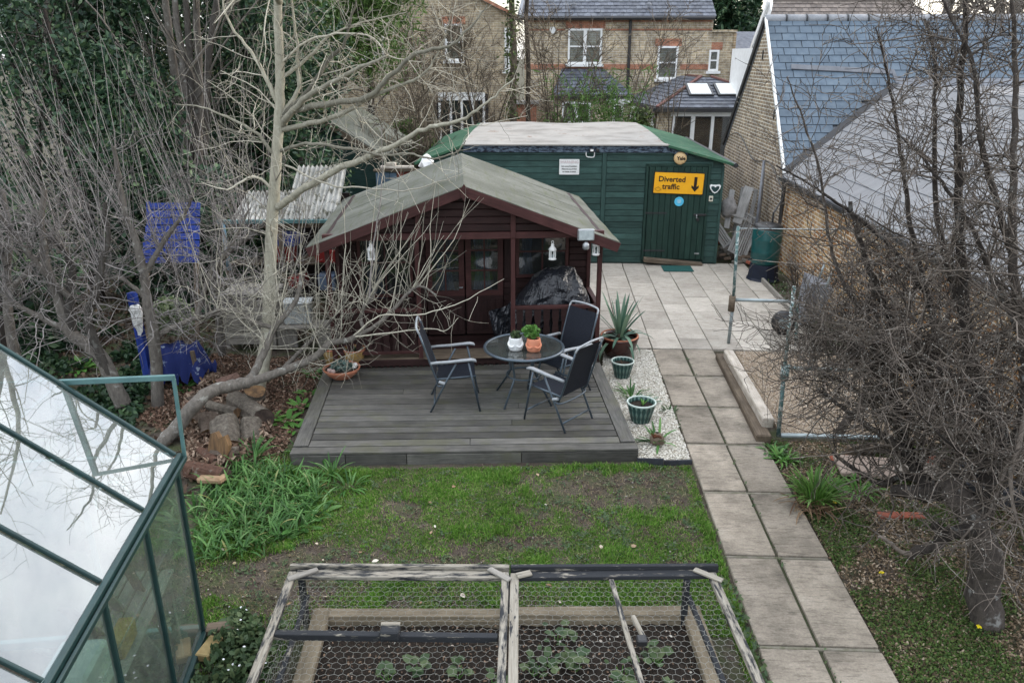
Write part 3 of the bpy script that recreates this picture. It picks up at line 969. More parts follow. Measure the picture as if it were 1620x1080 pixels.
sc = thing('security_camera', 'small black and white camera on the shed fascia', 'camera', wsp(-2.68, -.05, 2.36), 1.0)
MB().box((-.05, -.05, .02), (.09, .09, .07), None, .012).obj('body', M_BLACKPL, sc)
MB().box((.07, -.03, .02), (.07, .05, .06), None, .01).obj('bracket', M_BLACKPL, sc)
MB().box((-.05, -.098, .025), (.06, .008, .035)).obj('face', M_WHITE, sc)
MB().tube(smoothpath([(.01, -.02, -.02), (.0, -.02, -.11), (-.08, -.02, -.12), (-.15, -.02, -.1), (-.16, -.02, -.02)], 4), .009, 6).obj('cable', M_WHITE, sc)

# ================================================================ brick buildings
def brickmat(name, axis, c1, c2, mort, sc=1.0, var3=None):
    m, N, L, B = nt(name)
    tc = N.new('ShaderNodeTexCoord'); sp = N.new('ShaderNodeSeparateXYZ'); cb = N.new('ShaderNodeCombineXYZ')
    L.new(tc.outputs['Object'], sp.inputs[0])
    L.new(sp.outputs[axis], cb.inputs['X']); L.new(sp.outputs['Z'], cb.inputs['Y'])
    bt = N.new('ShaderNodeTexBrick')
    bt.inputs['Scale'].default_value = 1.0
    bt.inputs['Brick Width'].default_value = .225 * sc
    bt.inputs['Row Height'].default_value = .075 * sc
    bt.inputs['Mortar Size'].default_value = .011 * sc
    bt.inputs['Mortar Smooth'].default_value = .15
    bt.inputs['Bias'].default_value = -.1
    bt.inputs['Color1'].default_value = (*c1, 1); bt.inputs['Color2'].default_value = (*c2, 1); bt.inputs['Mortar'].default_value = (*mort, 1)
    L.new(cb.outputs[0], bt.inputs['Vector'])
    v = coords(N, L, rnd=False)
    g = ramp(N, L, noise(N, L, v, 1.4, 8, .65), [(.3, (.68, .68, .7)), (.7, (1.18, 1.15, 1.1))])
    c = mixrgb(N, L, 1.0, bt.outputs['Color'], g, 'MULTIPLY')
    g2 = ramp(N, L, noise(N, L, v, 26, 5, .7), [(.3, (.8, .8, .8)), (.7, (1.15, 1.15, 1.15))])
    c = mixrgb(N, L, 1.0, c, g2, 'MULTIPLY')
    g3 = ramp(N, L, noise(N, L, v, 6.5, 2, .5), [(.35, (.7, .66, .62)), (.5, (1, 1, 1)), (.66, (1.25, 1.2, 1.12))])
    c = mixrgb(N, L, .8, c, g3, 'MULTIPLY')
    L.new(c, B.inputs['Base Color']); B.inputs['Roughness'].default_value = .92
    inv = N.new('ShaderNodeMath'); inv.operation = 'SUBTRACT'; inv.inputs[0].default_value = 1
    L.new(bt.outputs['Fac'], inv.inputs[1])
    bump(N, L, B, inv.outputs[0], .6, .012)
    return m
M_BRK_GABLE = brickmat('weathered_brown_brick', 'Y', (.22, .165, .115), (.34, .27, .19), (.62, .59, .53))
M_BRK_EXT = brickmat('yellow_stock_brick', 'Y', (.30, .15, .06), (.46, .33, .18), (.6, .56, .48))
M_BRK_EXT2 = brickmat('yellow_stock_brick_return', 'X', (.34, .20, .085), (.42, .29, .14), (.5, .45, .36))
M_BRK_HOUSE = brickmat('london_stock_brick', 'X', (.5, .42, .29), (.36, .295, .205), (.58, .54, .47), 1.2)
M_BRK_HOUSE2 = brickmat('grey_stock_brick', 'X', (.44, .37, .26), (.33, .27, .19), (.5, .46, .38), 1.2)
M_BRK_SIDE = brickmat('london_stock_brick_side', 'Y', (.36, .27, .17), (.27, .2, .13), (.42, .38, .3), 1.2)
M_REDBRK = brickmat('red_brick', 'X', (.42, .17, .1), (.35, .14, .09), (.42, .3, .23), .7)
M_SLATE = mat('blue_grey_slate', (.078, .112, .15), (.06, .088, .12), 5, .5, .2, 30, var=(.86, 1.12), c3=(.095, .13, .165), spec=.4)
M_SLATE2 = mat('dark_house_slate', (.10, .11, .135), (.07, .075, .09), 5, .5, .2, 30, var=(.7, 1.3), island=True, c3=(.14, .15, .17))
M_LEAD = mat('lead_flashing', (.17, .18, .2), (.12, .125, .14), 5, .5, .2, 20)
M_MEMB = mat('lilac_grey_roof_felt', (.215, .215, .22), (.185, .185, .19), 3.0, .85, .3, 60, c3=(.245, .245, .25), var=(.93, 1.04), stretch=(.25, 3, 1), p=(.25, .75))
M_RIDGE = mat('grey_ridge_tile', (.3, .31, .33), (.22, .23, .25), 7, .8, .3, 40)
M_TILE = mat('brown_roof_tile', (.19, .16, .14), (.13, .11, .1), 5, .85, .3, 40, island=True, var=(.7, 1.25))
M_DKTRIM = mat('black_gutter', (.025, .025, .027), None, 5, .45, .1)
M_HGLASS = glassmat('house_glass', (.72, .76, .78), rough=.03, dirt=.05)
M_NET = mat('net_curtain', (.75, .78, .78), (.62, .66, .66), 20, .9, .2, 30, stretch=(6, 6, .6))
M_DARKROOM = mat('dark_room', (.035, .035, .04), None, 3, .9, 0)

# ---- slate-roofed brick house beyond the patio, right
GXW = 4.9
NH = thing('brick_house', 'brick house with blue slate roof and lean-to extension on the right', 'house')
MB().prism([(GXW, 16.55, -.1), (GXW, 22.25, -.1), (GXW, 22.25, 2.0), (GXW, 19.2, 4.9), (GXW, 16.55, 1.95)], (.28, 0, 0)).obj('gable_wall', M_BRK_GABLE, NH)
MB().box((GXW + 3.8, 22.1, .95), (7.0, .25, 2.1)).obj('rear_wall', M_BRK_EXT2, NH)
for vent in ((17.75, 3.0), (19.2, 4.2)):
    MB().box((GXW - .006, vent[0], vent[1]), (.02, .07, .2)).obj('air_slot', M_DKTRIM, NH)
RY, RZ, EY, EZ = 19.2, 4.97, 16.42, 1.9
sdir = Vector((0, EY - RY, EZ - RZ)); SLN = sdir.length; sdir.normalize()
snrm = Vector((0, -sdir.z, sdir.y)); snrm = snrm if snrm.z > 0 else -snrm
MB().prism([(GXW - .02, RY, RZ - .03), (GXW - .02, EY, EZ - .03), (GXW - .02, EY + .1, EZ - .12), (GXW - .02, RY, RZ - .15)], (8.0, 0, 0)).obj('roof_deck', M_LEAD, NH)
MB().prism([(GXW - .02, RY, RZ - .03), (GXW - .02, 22.35, 1.9), (GXW - .02, 22.25, 1.8), (GXW - .02, RY, RZ - .15)], (8.0, 0, 0)).obj('rear_roof', M_LEAD, NH)
def valley_x(y):     # x of the valley between slates and membrane at this depth
    zz = RZ - (RY - y) * (RZ - EZ) / (RY - EY)
    return 4.9 + (zz - 1.92) / .651
sw, ex = .27, .205
M_SLEDGE = mat('slate_edge', (.048, .06, .078), None, 5, .8, 0)  # dirty broken edges, coloured dark to draw the shadow line under each course
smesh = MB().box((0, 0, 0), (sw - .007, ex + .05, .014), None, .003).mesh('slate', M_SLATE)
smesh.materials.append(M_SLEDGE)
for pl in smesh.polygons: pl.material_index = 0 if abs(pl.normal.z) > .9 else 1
nrow = int(SLN / ex)
tilt = Matrix((Vector((1, 0, 0)), -sdir, snrm)).transposed()
cnt = 0
rest = MB()
for r in range(nrow):
    d = (r + .5) * ex + .02
    yc = RY + sdir.y * d; zc = RZ + sdir.z * d
    for k in range(30):
        x = GXW + .0 + (k + (.5 if r % 2 else 0)) * sw + .14
        if x > 12.2: break
        if zc < 3.42 and x > valley_x(yc) - .1: continue
        if x > 9.3 or cnt >= 300:
            rest.box(Vector((x, yc, zc)) + snrm * .018, (sw - .007, ex + .05, .014), tilt @ Matrix.Rotation(R(-3.2), 3, 'X'))
            continue
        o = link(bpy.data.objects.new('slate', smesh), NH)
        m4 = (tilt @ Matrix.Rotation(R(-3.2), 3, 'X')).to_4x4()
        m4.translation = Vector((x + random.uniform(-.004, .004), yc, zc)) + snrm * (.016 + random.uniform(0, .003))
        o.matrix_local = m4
        cnt += 1
    # half slate closing the verge on alternate courses
    if r % 2:
        o = MB().box((0, 0, 0), (.13, ex + .05, .014), None, .002).obj('verge_slate', M_SLATE, NH)
        m4 = (tilt @ Matrix.Rotation(R(-3.2), 3, 'X')).to_4x4()
        m4.translation = Vector((GXW + .07, yc, zc)) + snrm * .017
        o.matrix_local = m4
if rest.v: rest.obj('far_slates', M_SLATE, NH)['kind'] = 'stuff'
for k in range(18):
    x0 = GXW - .03 + k * .45
    MB().tube([(x0, RY, RZ - .02), (x0 + .44, RY, RZ - .02)], [.1, .1], 12).obj('ridge_tile', M_RIDGE, NH, True)
    MB().tube([(x0 + .43, RY, RZ - .02), (x0 + .46, RY, RZ - .02)], [.11, .11], 12).obj('ridge_joint', M_DKTRIM, NH)
plank('verge_trim', (GXW - .03, RY - .02, RZ + .0), (GXW - .03, EY, EZ + .02), .05, .07, M_WHITE, NH)
plank('verge_trim', (GXW - .035, RY + .02, RZ - .02), (GXW - .035, 22.3, 1.93), .06, .14, M_DKTRIM, NH)
# raised lead strip; its dark grey doubles as the shadow under the upper slates
def onslate(x, z, off=.03):
    t = (RZ - z) / (RZ - EZ)
    return Vector((x, RY + (EY - RY) * t, z)) + snrm * off
plank('lead_shadow_strip', onslate(5.28, 3.93), onslate(7.42, 3.83), .13, .05, M_LEAD, NH, up=tuple(snrm))
plank('lead_shadow_strip', onslate(7.42, 3.87), onslate(7.47, 3.6), .07, .06, M_LEAD, NH, up=tuple(snrm))
plank('lead_flashing', onslate(7.45, 3.60, .02), onslate(12.3, 3.60, .02), .3, .03, M_LEAD, NH, up=tuple(snrm))
plank('valley_trim', onslate(4.9, 1.93, .06), onslate(7.42, 3.56, .06), .16, .06, M_DKTRIM, NH, up=tuple(snrm))
# lean-to: overlapping felt sheets rising from the gutter
xs = np.arange(4.82, 7.44, .2175)
for k, x0 in enumerate(xs):
    x1 = min(x0 + .2275, 7.47)
    za, zb = 1.92 + .651 * (x0 - 4.9), 1.92 + .651 * (x1 - 4.9)
    def yv(x): return RY - (RZ - (1.92 + .651 * (x - 4.9))) * (RY - EY) / (RZ - EZ)
    pts = [(x0, 5.2, za + .016), (x1, 5.2, zb), (x1, yv(x1), zb), (x0, yv(x0), za + .016)]
    MB().prism(pts, (0, 0, -.03)).obj('roof_sheet', M_MEMB, NH)
    plank('roof_seam', (x0 + .004, 5.2, za + .012), (x0 + .004, yv(x0), za + .012), .014, .012, M_LEAD, NH, ch=.002)
for k in range(10):
    x0, x1 = 7.45 + k * .5, 7.45 + (k + 1) * .5 + .02
    MB().prism([(x0, 5.2, 3.565 + .004 * k), (x1, 5.2, 3.56 + .004 * k), (x1, 17.97, 3.56 + .004 * k), (x0, 17.97, 3.565 + .004 * k)], (0, 0, -.03)).obj('roof_sheet', M_MEMB, NH)
MB().prism([(GXW + .06, 5.2, -.1), (GXW + .06, 16.5, -.1), (GXW + .06, 16.5, 1.86), (GXW + .06, 5.2, 1.86)], (.25, 0, 0)).obj('extension_wall', M_BRK_EXT, NH)
gt = MB()
gp = [(-.08, .0), (-.075, -.055), (-.04, -.085), (.04, -.085), (.075, -.055), (.08, 0), (.068, 0), (.06, -.05), (.03, -.07), (-.03, -.07), (-.06, -.05), (-.068, 0)]
gt.prism([(4.83 + a, 5.2, 1.865 + b) for a, b in gp][::-1], (0, 11.2, 0))
gt.obj('gutter', M_DKTRIM, NH)
plank('fascia_board', (4.92, 5.2, 1.82), (4.92, 16.4, 1.82), .03, .14, M_DKTRIM, NH)
MB().tube([(4.83, 16.3, 1.82), (4.86, 16.3, 1.68), (4.86, 16.3, 0)], .042, 8).obj('downpipe', M_DKTRIM, NH)
for z in (.5, 1.3): MB().tube([(4.86, 16.3, z), (4.86, 16.3, z + .05)], .055, 8).obj('pipe_clip', M_DKTRIM, NH)
MB().tube(smoothpath([(4.86, 22.3, 2.0), (4.82, 20.5, 2.35), (4.86, 19.0, 1.9), (4.86, 17.6, 2.0), (4.86, 16.4, 1.6)], 6), .012, 5).obj('cable', M_DKTRIM, NH)

# ---- sash windows for far houses
def house_window(parent, x0, x1, z0, z1, y, cols=1, lintel=True, net=True, name='window', sill=.1):
    w = MB()
    f = .075
    w.box(((x0 + x1) / 2, y, z1 - f / 2), (x1 - x0, .1, f)); w.box(((x0 + x1) / 2, y, z0 + f / 2), (x1 - x0, .1, f))
    for k in range(cols + 1):
        xx = x0 + f / 2 + (x1 - x0 - f) * k / cols
        w.box((xx, y, (z0 + z1) / 2), (f * (1.7 if 0 < k < cols else 1), .1, z1 - z0 - 2 * f))
    w.box(((x0 + x1) / 2, y - .01, (z0 + z1) / 2), (x1 - x0 - 2 * f, .07, .055))
    wo = w.obj(name, M_WHITE, parent)
    iw = (x1 - x0 - f) / cols
    for k in range(cols):
        xa = x0 + f + iw * k
        for za, zb in ((z0 + f, (z0 + z1) / 2 - .028), ((z0 + z1) / 2 + .028, z1 - f)):
            MB().box((xa + iw / 2 - f / 2, y + .02, (za + zb) / 2), (iw - f * .7, .006, zb - za)).obj('pane', M_HGLASS, wo)
    if net:
        zz = z0 if net is True else (z0 + z1) / 2
        MB().box(((x0 + x1) / 2, y + .07, (zz + z1) / 2), (x1 - x0 - .1, .02, z1 - zz - .05)).obj('net_curtain', M_NET, wo)
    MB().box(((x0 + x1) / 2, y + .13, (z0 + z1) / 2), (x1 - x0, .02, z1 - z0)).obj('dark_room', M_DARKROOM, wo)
    MB().box(((x0 + x1) / 2, y - .06, z0 - sill / 2), (x1 - x0 + .16, .16, sill)).obj('sill', M_WHITE, wo)
    if lintel:
        MB().box(((x0 + x1) / 2, y + .035, z1 + .14), (x1 - x0 + .22, .06, .27)).obj('lintel', M_REDBRK, wo)
    return wo

def slate_slope(p00, p10, p11, p01, rows, cols, matl, name, parent):
    """a roof slope as courses of overlapping slates in one mesh; p00-p10 is the eave"""
    p00, p10, p11, p01 = map(Vector, (p00, p10, p11, p01))
    n = (p10 - p00).cross(p01 - p00).normalized()
    if n.z < 0: n = -n
    mb = MB()
    for r in range(rows):
        a, b = r / rows, min(1, (r + 1.12) / rows)
        l0, r0, l1, r1 = p00.lerp(p01, a), p10.lerp(p11, a), p00.lerp(p01, b), p10.lerp(p11, b)
        off = .5 if r % 2 else 0
        for k in range(cols + 1):
            s0, s1 = max(0, (k - off) / cols + .0012), min(1, (k + 1 - off) / cols - .0012)
            if s1 <= s0: continue
            t = .03 + random.uniform(0, .008)
            mb.add([l0.lerp(r0, s0) + n * t, l0.lerp(r0, s1) + n * t, l1.lerp(r1, s1) + n * .008, l1.lerp(r1, s0) + n * .008, l0.lerp(r0, s0), l0.lerp(r0, s1)],
                   [(0, 1, 2, 3), (4, 5, 1, 0)])
    o = mb.obj(name, matl, parent)
    o['kind'] = 'stuff'
    MB().add([p00, p10, p11, p01], [(0, 1, 2, 3)]).obj('roof_boarding', M_LEAD, parent)
    return o

# ---- terrace house straight behind the shed
BH = thing('terrace_house', 'yellow brick house with slate roof, red bands and white sash windows', 'house')
HY = 33.0
MB().box((2.75, HY + .2, 2.75), (7.3, .4, 5.7)).obj('rear_wall', M_BRK_HOUSE, BH)
MB().box((6.85, HY + .25, 2.5), (.9, .4, 5.1)).obj('side_bay', M_BRK_HOUSE2, BH)
MB().box((6.85, HY + .2, 5.07), (.96, .55, .08)).obj('coping', M_BRK_HOUSE2, BH)
MB().box((7.28, HY + 3, 2.5), (.1, 6, 5.0)).obj('side_wall', M_BRK_SIDE, BH)
for z, h in ((3.76, .2), (5.12, .07), (5.42, .05)):
    for xa, xb in (((-.9, 3.15), (3.25, 4.2), (5.24, 6.35)) if h > .1 else ((-.9, .68), (2.25, 6.35))):
        MB().box(((xa + xb) / 2, HY - .012, z), (xb - xa, .03, h)).obj('red_band', M_REDBRK, BH)
house_window(BH, .80, 2.13, 3.86, 5.16, HY - .03, 2, True, True)
house_window(BH, 4.32, 5.12, 3.3, 4.52, HY - .03, 1, True, 'half')
house_window(BH, 6.33, 6.72, 3.6, 4.38, HY + .02, 1, True, True)
slate_slope((-1.15, HY - .25, 5.58), (6.45, HY - .25, 5.58), (6.2, HY + 4.2, 8.6), (-.5, HY + 4.2, 8.6), 22, 30, M_SLATE2, 'roof_slates', BH)
MB().prism([(6.4, HY - .2, 5.5), (6.4, HY + 4.2, 8.55), (6.4, HY + 8.2, 5.5)], (-.2, 0, 0)).obj('gable_end', M_BRK_SIDE, BH)
plank('hip_ridge', (-1.1, HY - .25, 5.62), (-.45, HY + 4.2, 8.65), .16, .08, M_RIDGE, BH)
gtt = MB().tube([(-1.1, HY - .3, 5.52), (6.4, HY - .3, 5.52)], .07, 6).obj('gutter', M_DKTRIM, BH)
MB().tube([(3.2, HY - .1, 5.45), (3.2, HY - .1, .2)], .06, 6).obj('downpipe', M_DKTRIM, BH)
for x in (1.0, 3.9):
    p = Vector((x, HY + .15, 5.98))
    MB().lathe([(.1, 0), (.1, .06), (.05, .12), (0, .13)], 10).obj('roof_vent', M_LEAD, BH, loc=p)
MB().prism([(.2 + .13 * math.cos(a) * (1 + .3 * math.sin(a)), HY - .08, 5.1 + .13 * math.sin(a)) for a in np.linspace(0, 6, 9)], (0, .06, 0)).obj('wall_alarm', M_WHITE, BH)
# single-storey slate lean-to on its back
slate_slope((.2, 31.6, 2.75), (3.3, 31.6, 2.75), (2.2, 33.0, 3.7), (.6, 33.0, 3.7), 8, 12, M_SLATE2, 'lean_to_slates', BH)
MB().box((1.75, 32.3, 1.35), (2.9, 1.3, 2.7)).obj('lean_to_wall', M_BRK_HOUSE, BH)
plank('lean_to_gutter', (.15, 31.55, 2.68), (3.35, 31.55, 2.68), .1, .12, M_DKTRIM, BH)
house_window(BH, .6, 1.7, 1.0, 2.5, 31.6, 2, False, 'half')
house_window(BH, 2.55, 2.95, .9, 2.45, 31.6, 1, False, True)
MB().box((2.75, 31.58, 2.55), (1.0, .1, .22)).obj('white_lintel', M_WHITE, BH)

# ---- neighbouring gabled house, left
LH = thing('gabled_house', 'grey-brown brick gabled house behind the bare branches, left of the terrace house', 'house')
MB().prism([(-12.5, HY + .6, -.1), (-1.35, HY + .6, -.1), (-1.35, HY + .6, 5.6), (-6.6, HY + .6, 8.1), (-12.5, HY + .6, 5.6)], (0, .35, 0)).obj('gable_wall', M_BRK_HOUSE2, LH)
plank('verge_tiles', (-1.2, HY + .5, 5.62), (-6.6, HY + .5, 8.2), .3, .12, M_REDBRK, LH)
MB().prism([(-1.2, HY + .6, 5.6), (-6.6, HY + .6, 8.18), (-6.6, HY + 9, 8.18), (-1.2, HY + 9, 5.6)], (0, 0, .05)).obj('roof_slope', M_SLATE2, LH)
house_window(LH, -4.12, -3.4, 3.98, 5.36, HY + .55, 1, True, 'half')
house_window(LH, -7.4, -6.6, 4.1, 5.4, HY + .55, 1, True, True)
house_window(LH, -1.72, -1.5, 3.6, 5.2, HY + .55, 1, False, True)
house_window(LH, -8.6, -7.9, 5.2, 6.3, HY + .55, 1, False, True)
dd_ = MB()
for k in range(5): dd_.box((-4.35 + k * .45, HY + .1, 1.4), (.09, .1, 2.4))
dd_.box((-3.45, HY + .1, 2.62), (1.9, .12, .3))
pd = dd_.obj('patio_door_frame', M_WHITE, LH)
for k in range(4): MB().box((-4.125 + k * .45, HY + .12, 1.35), (.36, .01, 2.3)).obj('pane', M_HGLASS, pd)
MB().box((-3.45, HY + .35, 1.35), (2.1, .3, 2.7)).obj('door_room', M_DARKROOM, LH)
MB().box((-.9, 32.2, 1.2), (1.0, .8, 2.4)).obj('brick_outhouse', M_REDBRK, LH)
MB().box((-.9, 32.2, 2.45), (1.2, 1.0, .1)).obj('outhouse_roof', M_TROOF, LH)

# ---- conservatory with hipped slate roof and white folding doors
CV = thing('garden_room', 'garden room with hipped slate roof, two skylights and white folding doors', 'garden room')
cA, cB, cC, cD = (3.75, 27.6, 2.53), (8.4, 27.6, 2.53), (3.3, 33.0, 2.6), (5.6, 30.4, 3.4)
slate_slope((3.7, 27.55, 2.53), (8.5, 27.55, 2.53), (6.0, 30.5, 3.42), (5.6, 30.5, 3.42), 10, 16, M_SLATE2, 'roof_slates', CV)
slate_slope((3.15, 32.9, 2.53), (3.7, 27.55, 2.53), (5.6, 30.5, 3.42), (5.3, 33.0, 3.42), 10, 16, M_SLATE2, 'roof_slates', CV)
slate_slope((8.5, 27.55, 2.53), (8.5, 33.0, 2.53), (6.0, 33.0, 3.42), (6.0, 30.5, 3.42), 10, 16, M_SLATE2, 'roof_slates', CV)
M_TERRA = mat('red_hip_tile', (.2, .1, .085), (.14, .07, .06), 8, .8, .2)
plank('hip_tiles', (3.7, 27.55, 2.57), (5.62, 30.5, 3.47), .12, .06, M_TERRA, CV)
plank('hip_tiles', (8.5, 27.55, 2.57), (6.0, 30.5, 3.47), .12, .06, M_TERRA, CV)
plank('hip_tiles', (5.5, 33, 3.45), (5.6, 30.5, 3.47), .12, .06, M_TERRA, CV)
plank('gutter', (3.68, 27.5, 2.46), (8.5, 27.5, 2.46), .1, .13, M_DKTRIM, CV)
plank('gutter', (3.1, 32.9, 2.46), (3.65, 27.52, 2.46), .1, .13, M_DKTRIM, CV)
def slope_pt(x, t): return Vector((x, 27.55 + 2.95 * t, 2.53 + .89 * t))
nn_ = Vector((0, -.89, 2.95)).normalized()
for x0 in (4.95, 5.95):
    a = slope_pt(x0 + .38, .33); b = slope_pt(x0 + .38, .72)
    fr_ = plank('skylight', a, b, .86, .08, M_DKTRIM, CV, up=tuple(nn_))
    fr_.location += nn_ * .06
    gl_ = plank('pane', (-.5 * (b - a).length + .07, 0, .043), (.5 * (b - a).length - .07, 0, .043), .7, .01, mat('skylight_glass', (.75, .77, .76), (.68, .7, .7), 3, .08, 0), fr_)
for k in range(7):
    x = 4.3 + k * .66
    MB().box((x, 27.75, 1.15), (.13 if k % 2 else .1, .1, 2.3)).obj('door_stile', M_WHITE, CV)
    if k < 6: MB().box((x + .33, 27.77, 1.15), (.54, .01, 2.2)).obj('pane', M_HGLASS, CV)
MB().box((6.3, 27.75, 2.32), (4.2, .12, .14)).obj('door_head', M_WHITE, CV)
MB().box((4.02, 27.85, 1.2), (.5, .25, 2.4)).obj('brick_pier', M_BRK_HOUSE, CV)
for k in range(5):
    t = k / 4
    MB().box((3.66 - .4 * t, 28.2 + 3.2 * t, 1.5), (.1, .1, 1.75)).obj('window_post', M_WHITE, CV)
    if k < 4: MB().beam((3.66 - .4 * t - .03, 28.25 + 3.2 * t, 1.5), (3.66 - .4 * (t + .25) - .03, 28.15 + 3.2 * (t + .25), 1.5), .01, 1.7).obj('pane', M_HGLASS, CV)
MB().beam((3.66, 28.1, 2.35), (3.26, 31.5, 2.35), .12, .1).obj('window_head', M_WHITE, CV)
MB().beam((3.66, 28.1, .35), (3.26, 31.5, .35), .2, .7).obj('low_wall', M_BRK_SIDE, CV)
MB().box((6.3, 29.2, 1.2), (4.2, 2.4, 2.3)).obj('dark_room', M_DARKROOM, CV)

# ---- white rendered house beyond the slate roof
WH = thing('rendered_house', 'white rendered house wall with satellite dish behind the brick gable', 'house')
MB().prism([(7.9, 27.0, -.1), (7.9, 34.6, -.1), (7.9, 34.6, 2.6), (7.9, 30.8, 5.95), (7.9, 27.0, 2.6)], (4, 0, 0)).obj('gable_wall', M_WHITE, WH)
plank('verge_board', (7.85, 30.7, 6.03), (7.85, 34.8, 2.45), .1, .2, M_WHITE, WH)
MB().prism([(7.7, 36.5, 4.0), (7.7, 41, 4.0), (7.7, 39, 5.2)], (3.0, 0, 0)).obj('back_roof', M_SLATE2, WH)
MB().box((9.2, 38.7, 2), (3, 4.2, 4)).obj('back_block', M_BRK_HOUSE2, WH)
ds = MB().lathe([(.02, 0), (.2, .03), (.32, .1), (.34, .13)], 18).obj('satellite_dish', M_WHITE, WH, True, loc=(7.6, 34.9, 4.15))
ds.rotation_euler = (R(70), 0, R(-40))
MB().tube([(7.85, 34.5, 4.1), (7.6, 34.6, 4.1)], .03, 6).obj('dish_arm', M_GREYMET, WH)
for z in (2.9, 1.2): MB().box((7.88, 33.2, z), (.06, .5, .9)).obj('window', M_HGLASS, WH)
MB().tube([(7.82, 34.2, 3.6), (7.82, 34.2, 0)], .05, 6).obj('downpipe', M_DKTRIM, WH)

# ---- tiled roof beyond the ridge, top right
TR = thing('tiled_house', 'brown pantile roof just showing above the blue slate ridge', 'house')
MB().box((9.2, 27.5, 2.2), (5.4, 4.5, 4.4)).obj('block', M_WHITE, TR)
slate_slope((6.35, 24.9, 4.3), (12.2, 24.9, 4.3), (11.6, 28.0, 5.83), (7.3, 28.0, 5.85), 12, 26, M_TILE, 'roof_tiles', TR)
plank('ridge', (7.3, 28, 5.86), (11.7, 28, 5.83), .2, .12, M_TILE, TR)

# ================================================================ garden furniture
M_TUBE = mat('grey_blue_tube', (.09, .115, .14), (.06, .08, .10), 8, .4, .05, 40, .5)
M_SLING = mat('navy_sling', (.013, .016, .024), (.009, .011, .017), 40, .8, .3, 260, stretch=(1, 1, 1))
M_ARM = mat('pale_grey_arm', (.34, .36, .38), (.26, .28, .3), 10, .5, .05)
def make_chair():
    t = thing('folding_chair', 'x', 'chair', (0, 0, 0), 0, 'folding chairs round the table')
    # sling seat and back, slightly sagging
    def sling(p0, p1, w, sag, name, n=10):
        vs, fs = [], []
        for i in range(n + 1):
            s = i / n
            for j in range(7):
                tt = j / 6
                sg_ = sag * (4 * s * (1 - s)) * .6 + sag * (4 * tt * (1 - tt)) * .4
                nx_, nz_ = -(p1[1] - p0[1]), (p1[0] - p0[0])
                ln = math.hypot(nx_, nz_)
                x = p0[0] + (p1[0] - p0[0]) * s - nx_ / ln * sg_ * -1
                z = p0[1] + (p1[1] - p0[1]) * s - nz_ / ln * sg_
                vs.append((x, -w / 2 + w * tt, z))
        for i in range(n):
            for j in range(6):
                a = i * 7 + j
                fs.append((a, a + 7, a + 8, a + 1))
        n0 = len(vs)
        vs += [(x + .003, y, z - .006) for x, y, z in vs]
        fs += [tuple(k + n0 for k in f)[::-1] for f in fs]
        return MB().add(vs, fs).obj(name, M_SLING, t, True)
    sling((-.2, .42), (.25, .445), .47, .025, 'seat')
    sling((-.23, .43), (-.40, 1.02), .46, -.02, 'backrest')
    for s in (-1, 1):
        MB().tube(smoothpath([(-.17, s * .25, .36), (-.23, s * .25, .46), (-.40, s * .245, 1.0)], 4), .0125, 8).obj('back_frame', M_TUBE, t, True)
        MB().tube([(-.22, s * .25, .425), (.26, s * .25, .45)], .0125, 8).obj('seat_rail', M_TUBE, t, True)
        MB().tube([(.17, s * .285, .64), (.3, s * .285, 0)], .0125, 8).obj('front_leg', M_TUBE, t, True)
        MB().tube([(.02, s * .265, .62), (-.12, s * .265, .36), (-.3, s * .265, 0)], .0125, 8).obj('rear_leg', M_TUBE, t, True)
        arm = MB()
        vs, fs = [], []
        prof = [(-.28, .655, .016), (-.2, .662, .02), (-.05, .668, .024), (.1, .682, .027), (.2, .69, .03), (.25, .68, .026), (.265, .665, .012)]
        for x, z, w in prof:
            vs += [(x, s * .285 - w, z), (x, s * .285 + w, z), (x, s * .285 + w * .8, z - .025), (x, s * .285 - w * .8, z - .025)]
        for i in range(len(prof) - 1):
            a = i * 4
            for j in range(4): fs.append((a + j, a + (j + 1) % 4, a + 4 + (j + 1) % 4, a + 4 + j))
        fs += [(3, 2, 1, 0), tuple(len(vs) - 4 + k for k in range(4))]
        arm.add(vs, fs).obj('armrest', M_ARM, t, True)
        MB().tube([(-.12, s * .275, .375), (-.19, s * .275, .40)], .019, 8).obj('hinge', M_ARM, t)
    top = smoothpath([(-.40, -.245, 1.0), (-.425, -.235, 1.055), (-.435, -.17, 1.075), (-.437, 0, 1.085), (-.435, .17, 1.075), (-.425, .235, 1.055), (-.40, .245, 1.0)], 4)
    MB().tube(top, .0125, 8).obj('top_rail', M_ARM, t, True)
    MB().tube([(-.25, -.265, .1), (-.25, .265, .1)], .011, 8).obj('stretcher', M_TUBE, t, True)
    MB().tube(smoothpath([(-.13, -.262, .35), (-.2, -.24, .33), (-.22, 0, .325), (-.2, .24, .33), (-.13, .262, .35)], 4), .011, 8).obj('rear_bow', M_TUBE, t, True)
    MB().tube([(.275, -.285, .12), (.275, .285, .12)], .011, 8).obj('stretcher', M_TUBE, t, True)
    return t
ch1 = make_chair()
ch1.location = (-1.09, 8.92, .117); ch1.rotation_euler = (0, 0, R(7))
ch1['label'] = 'dark folding chair on the left of the glass table, facing right'
ch2 = copy_tree(ch1); ch2.location = (.2, 8.52, .117); ch2.rotation_euler = (0, 0, R(141))
ch2['label'] = 'dark folding chair nearest the lawn with its back to the gravel'
ch3 = copy_tree(ch1); ch3.location = (.22, 9.36, .117); ch3.rotation_euler = (0, 0, R(224))
ch3['label'] = 'dark folding chair behind the table against the veranda railing'

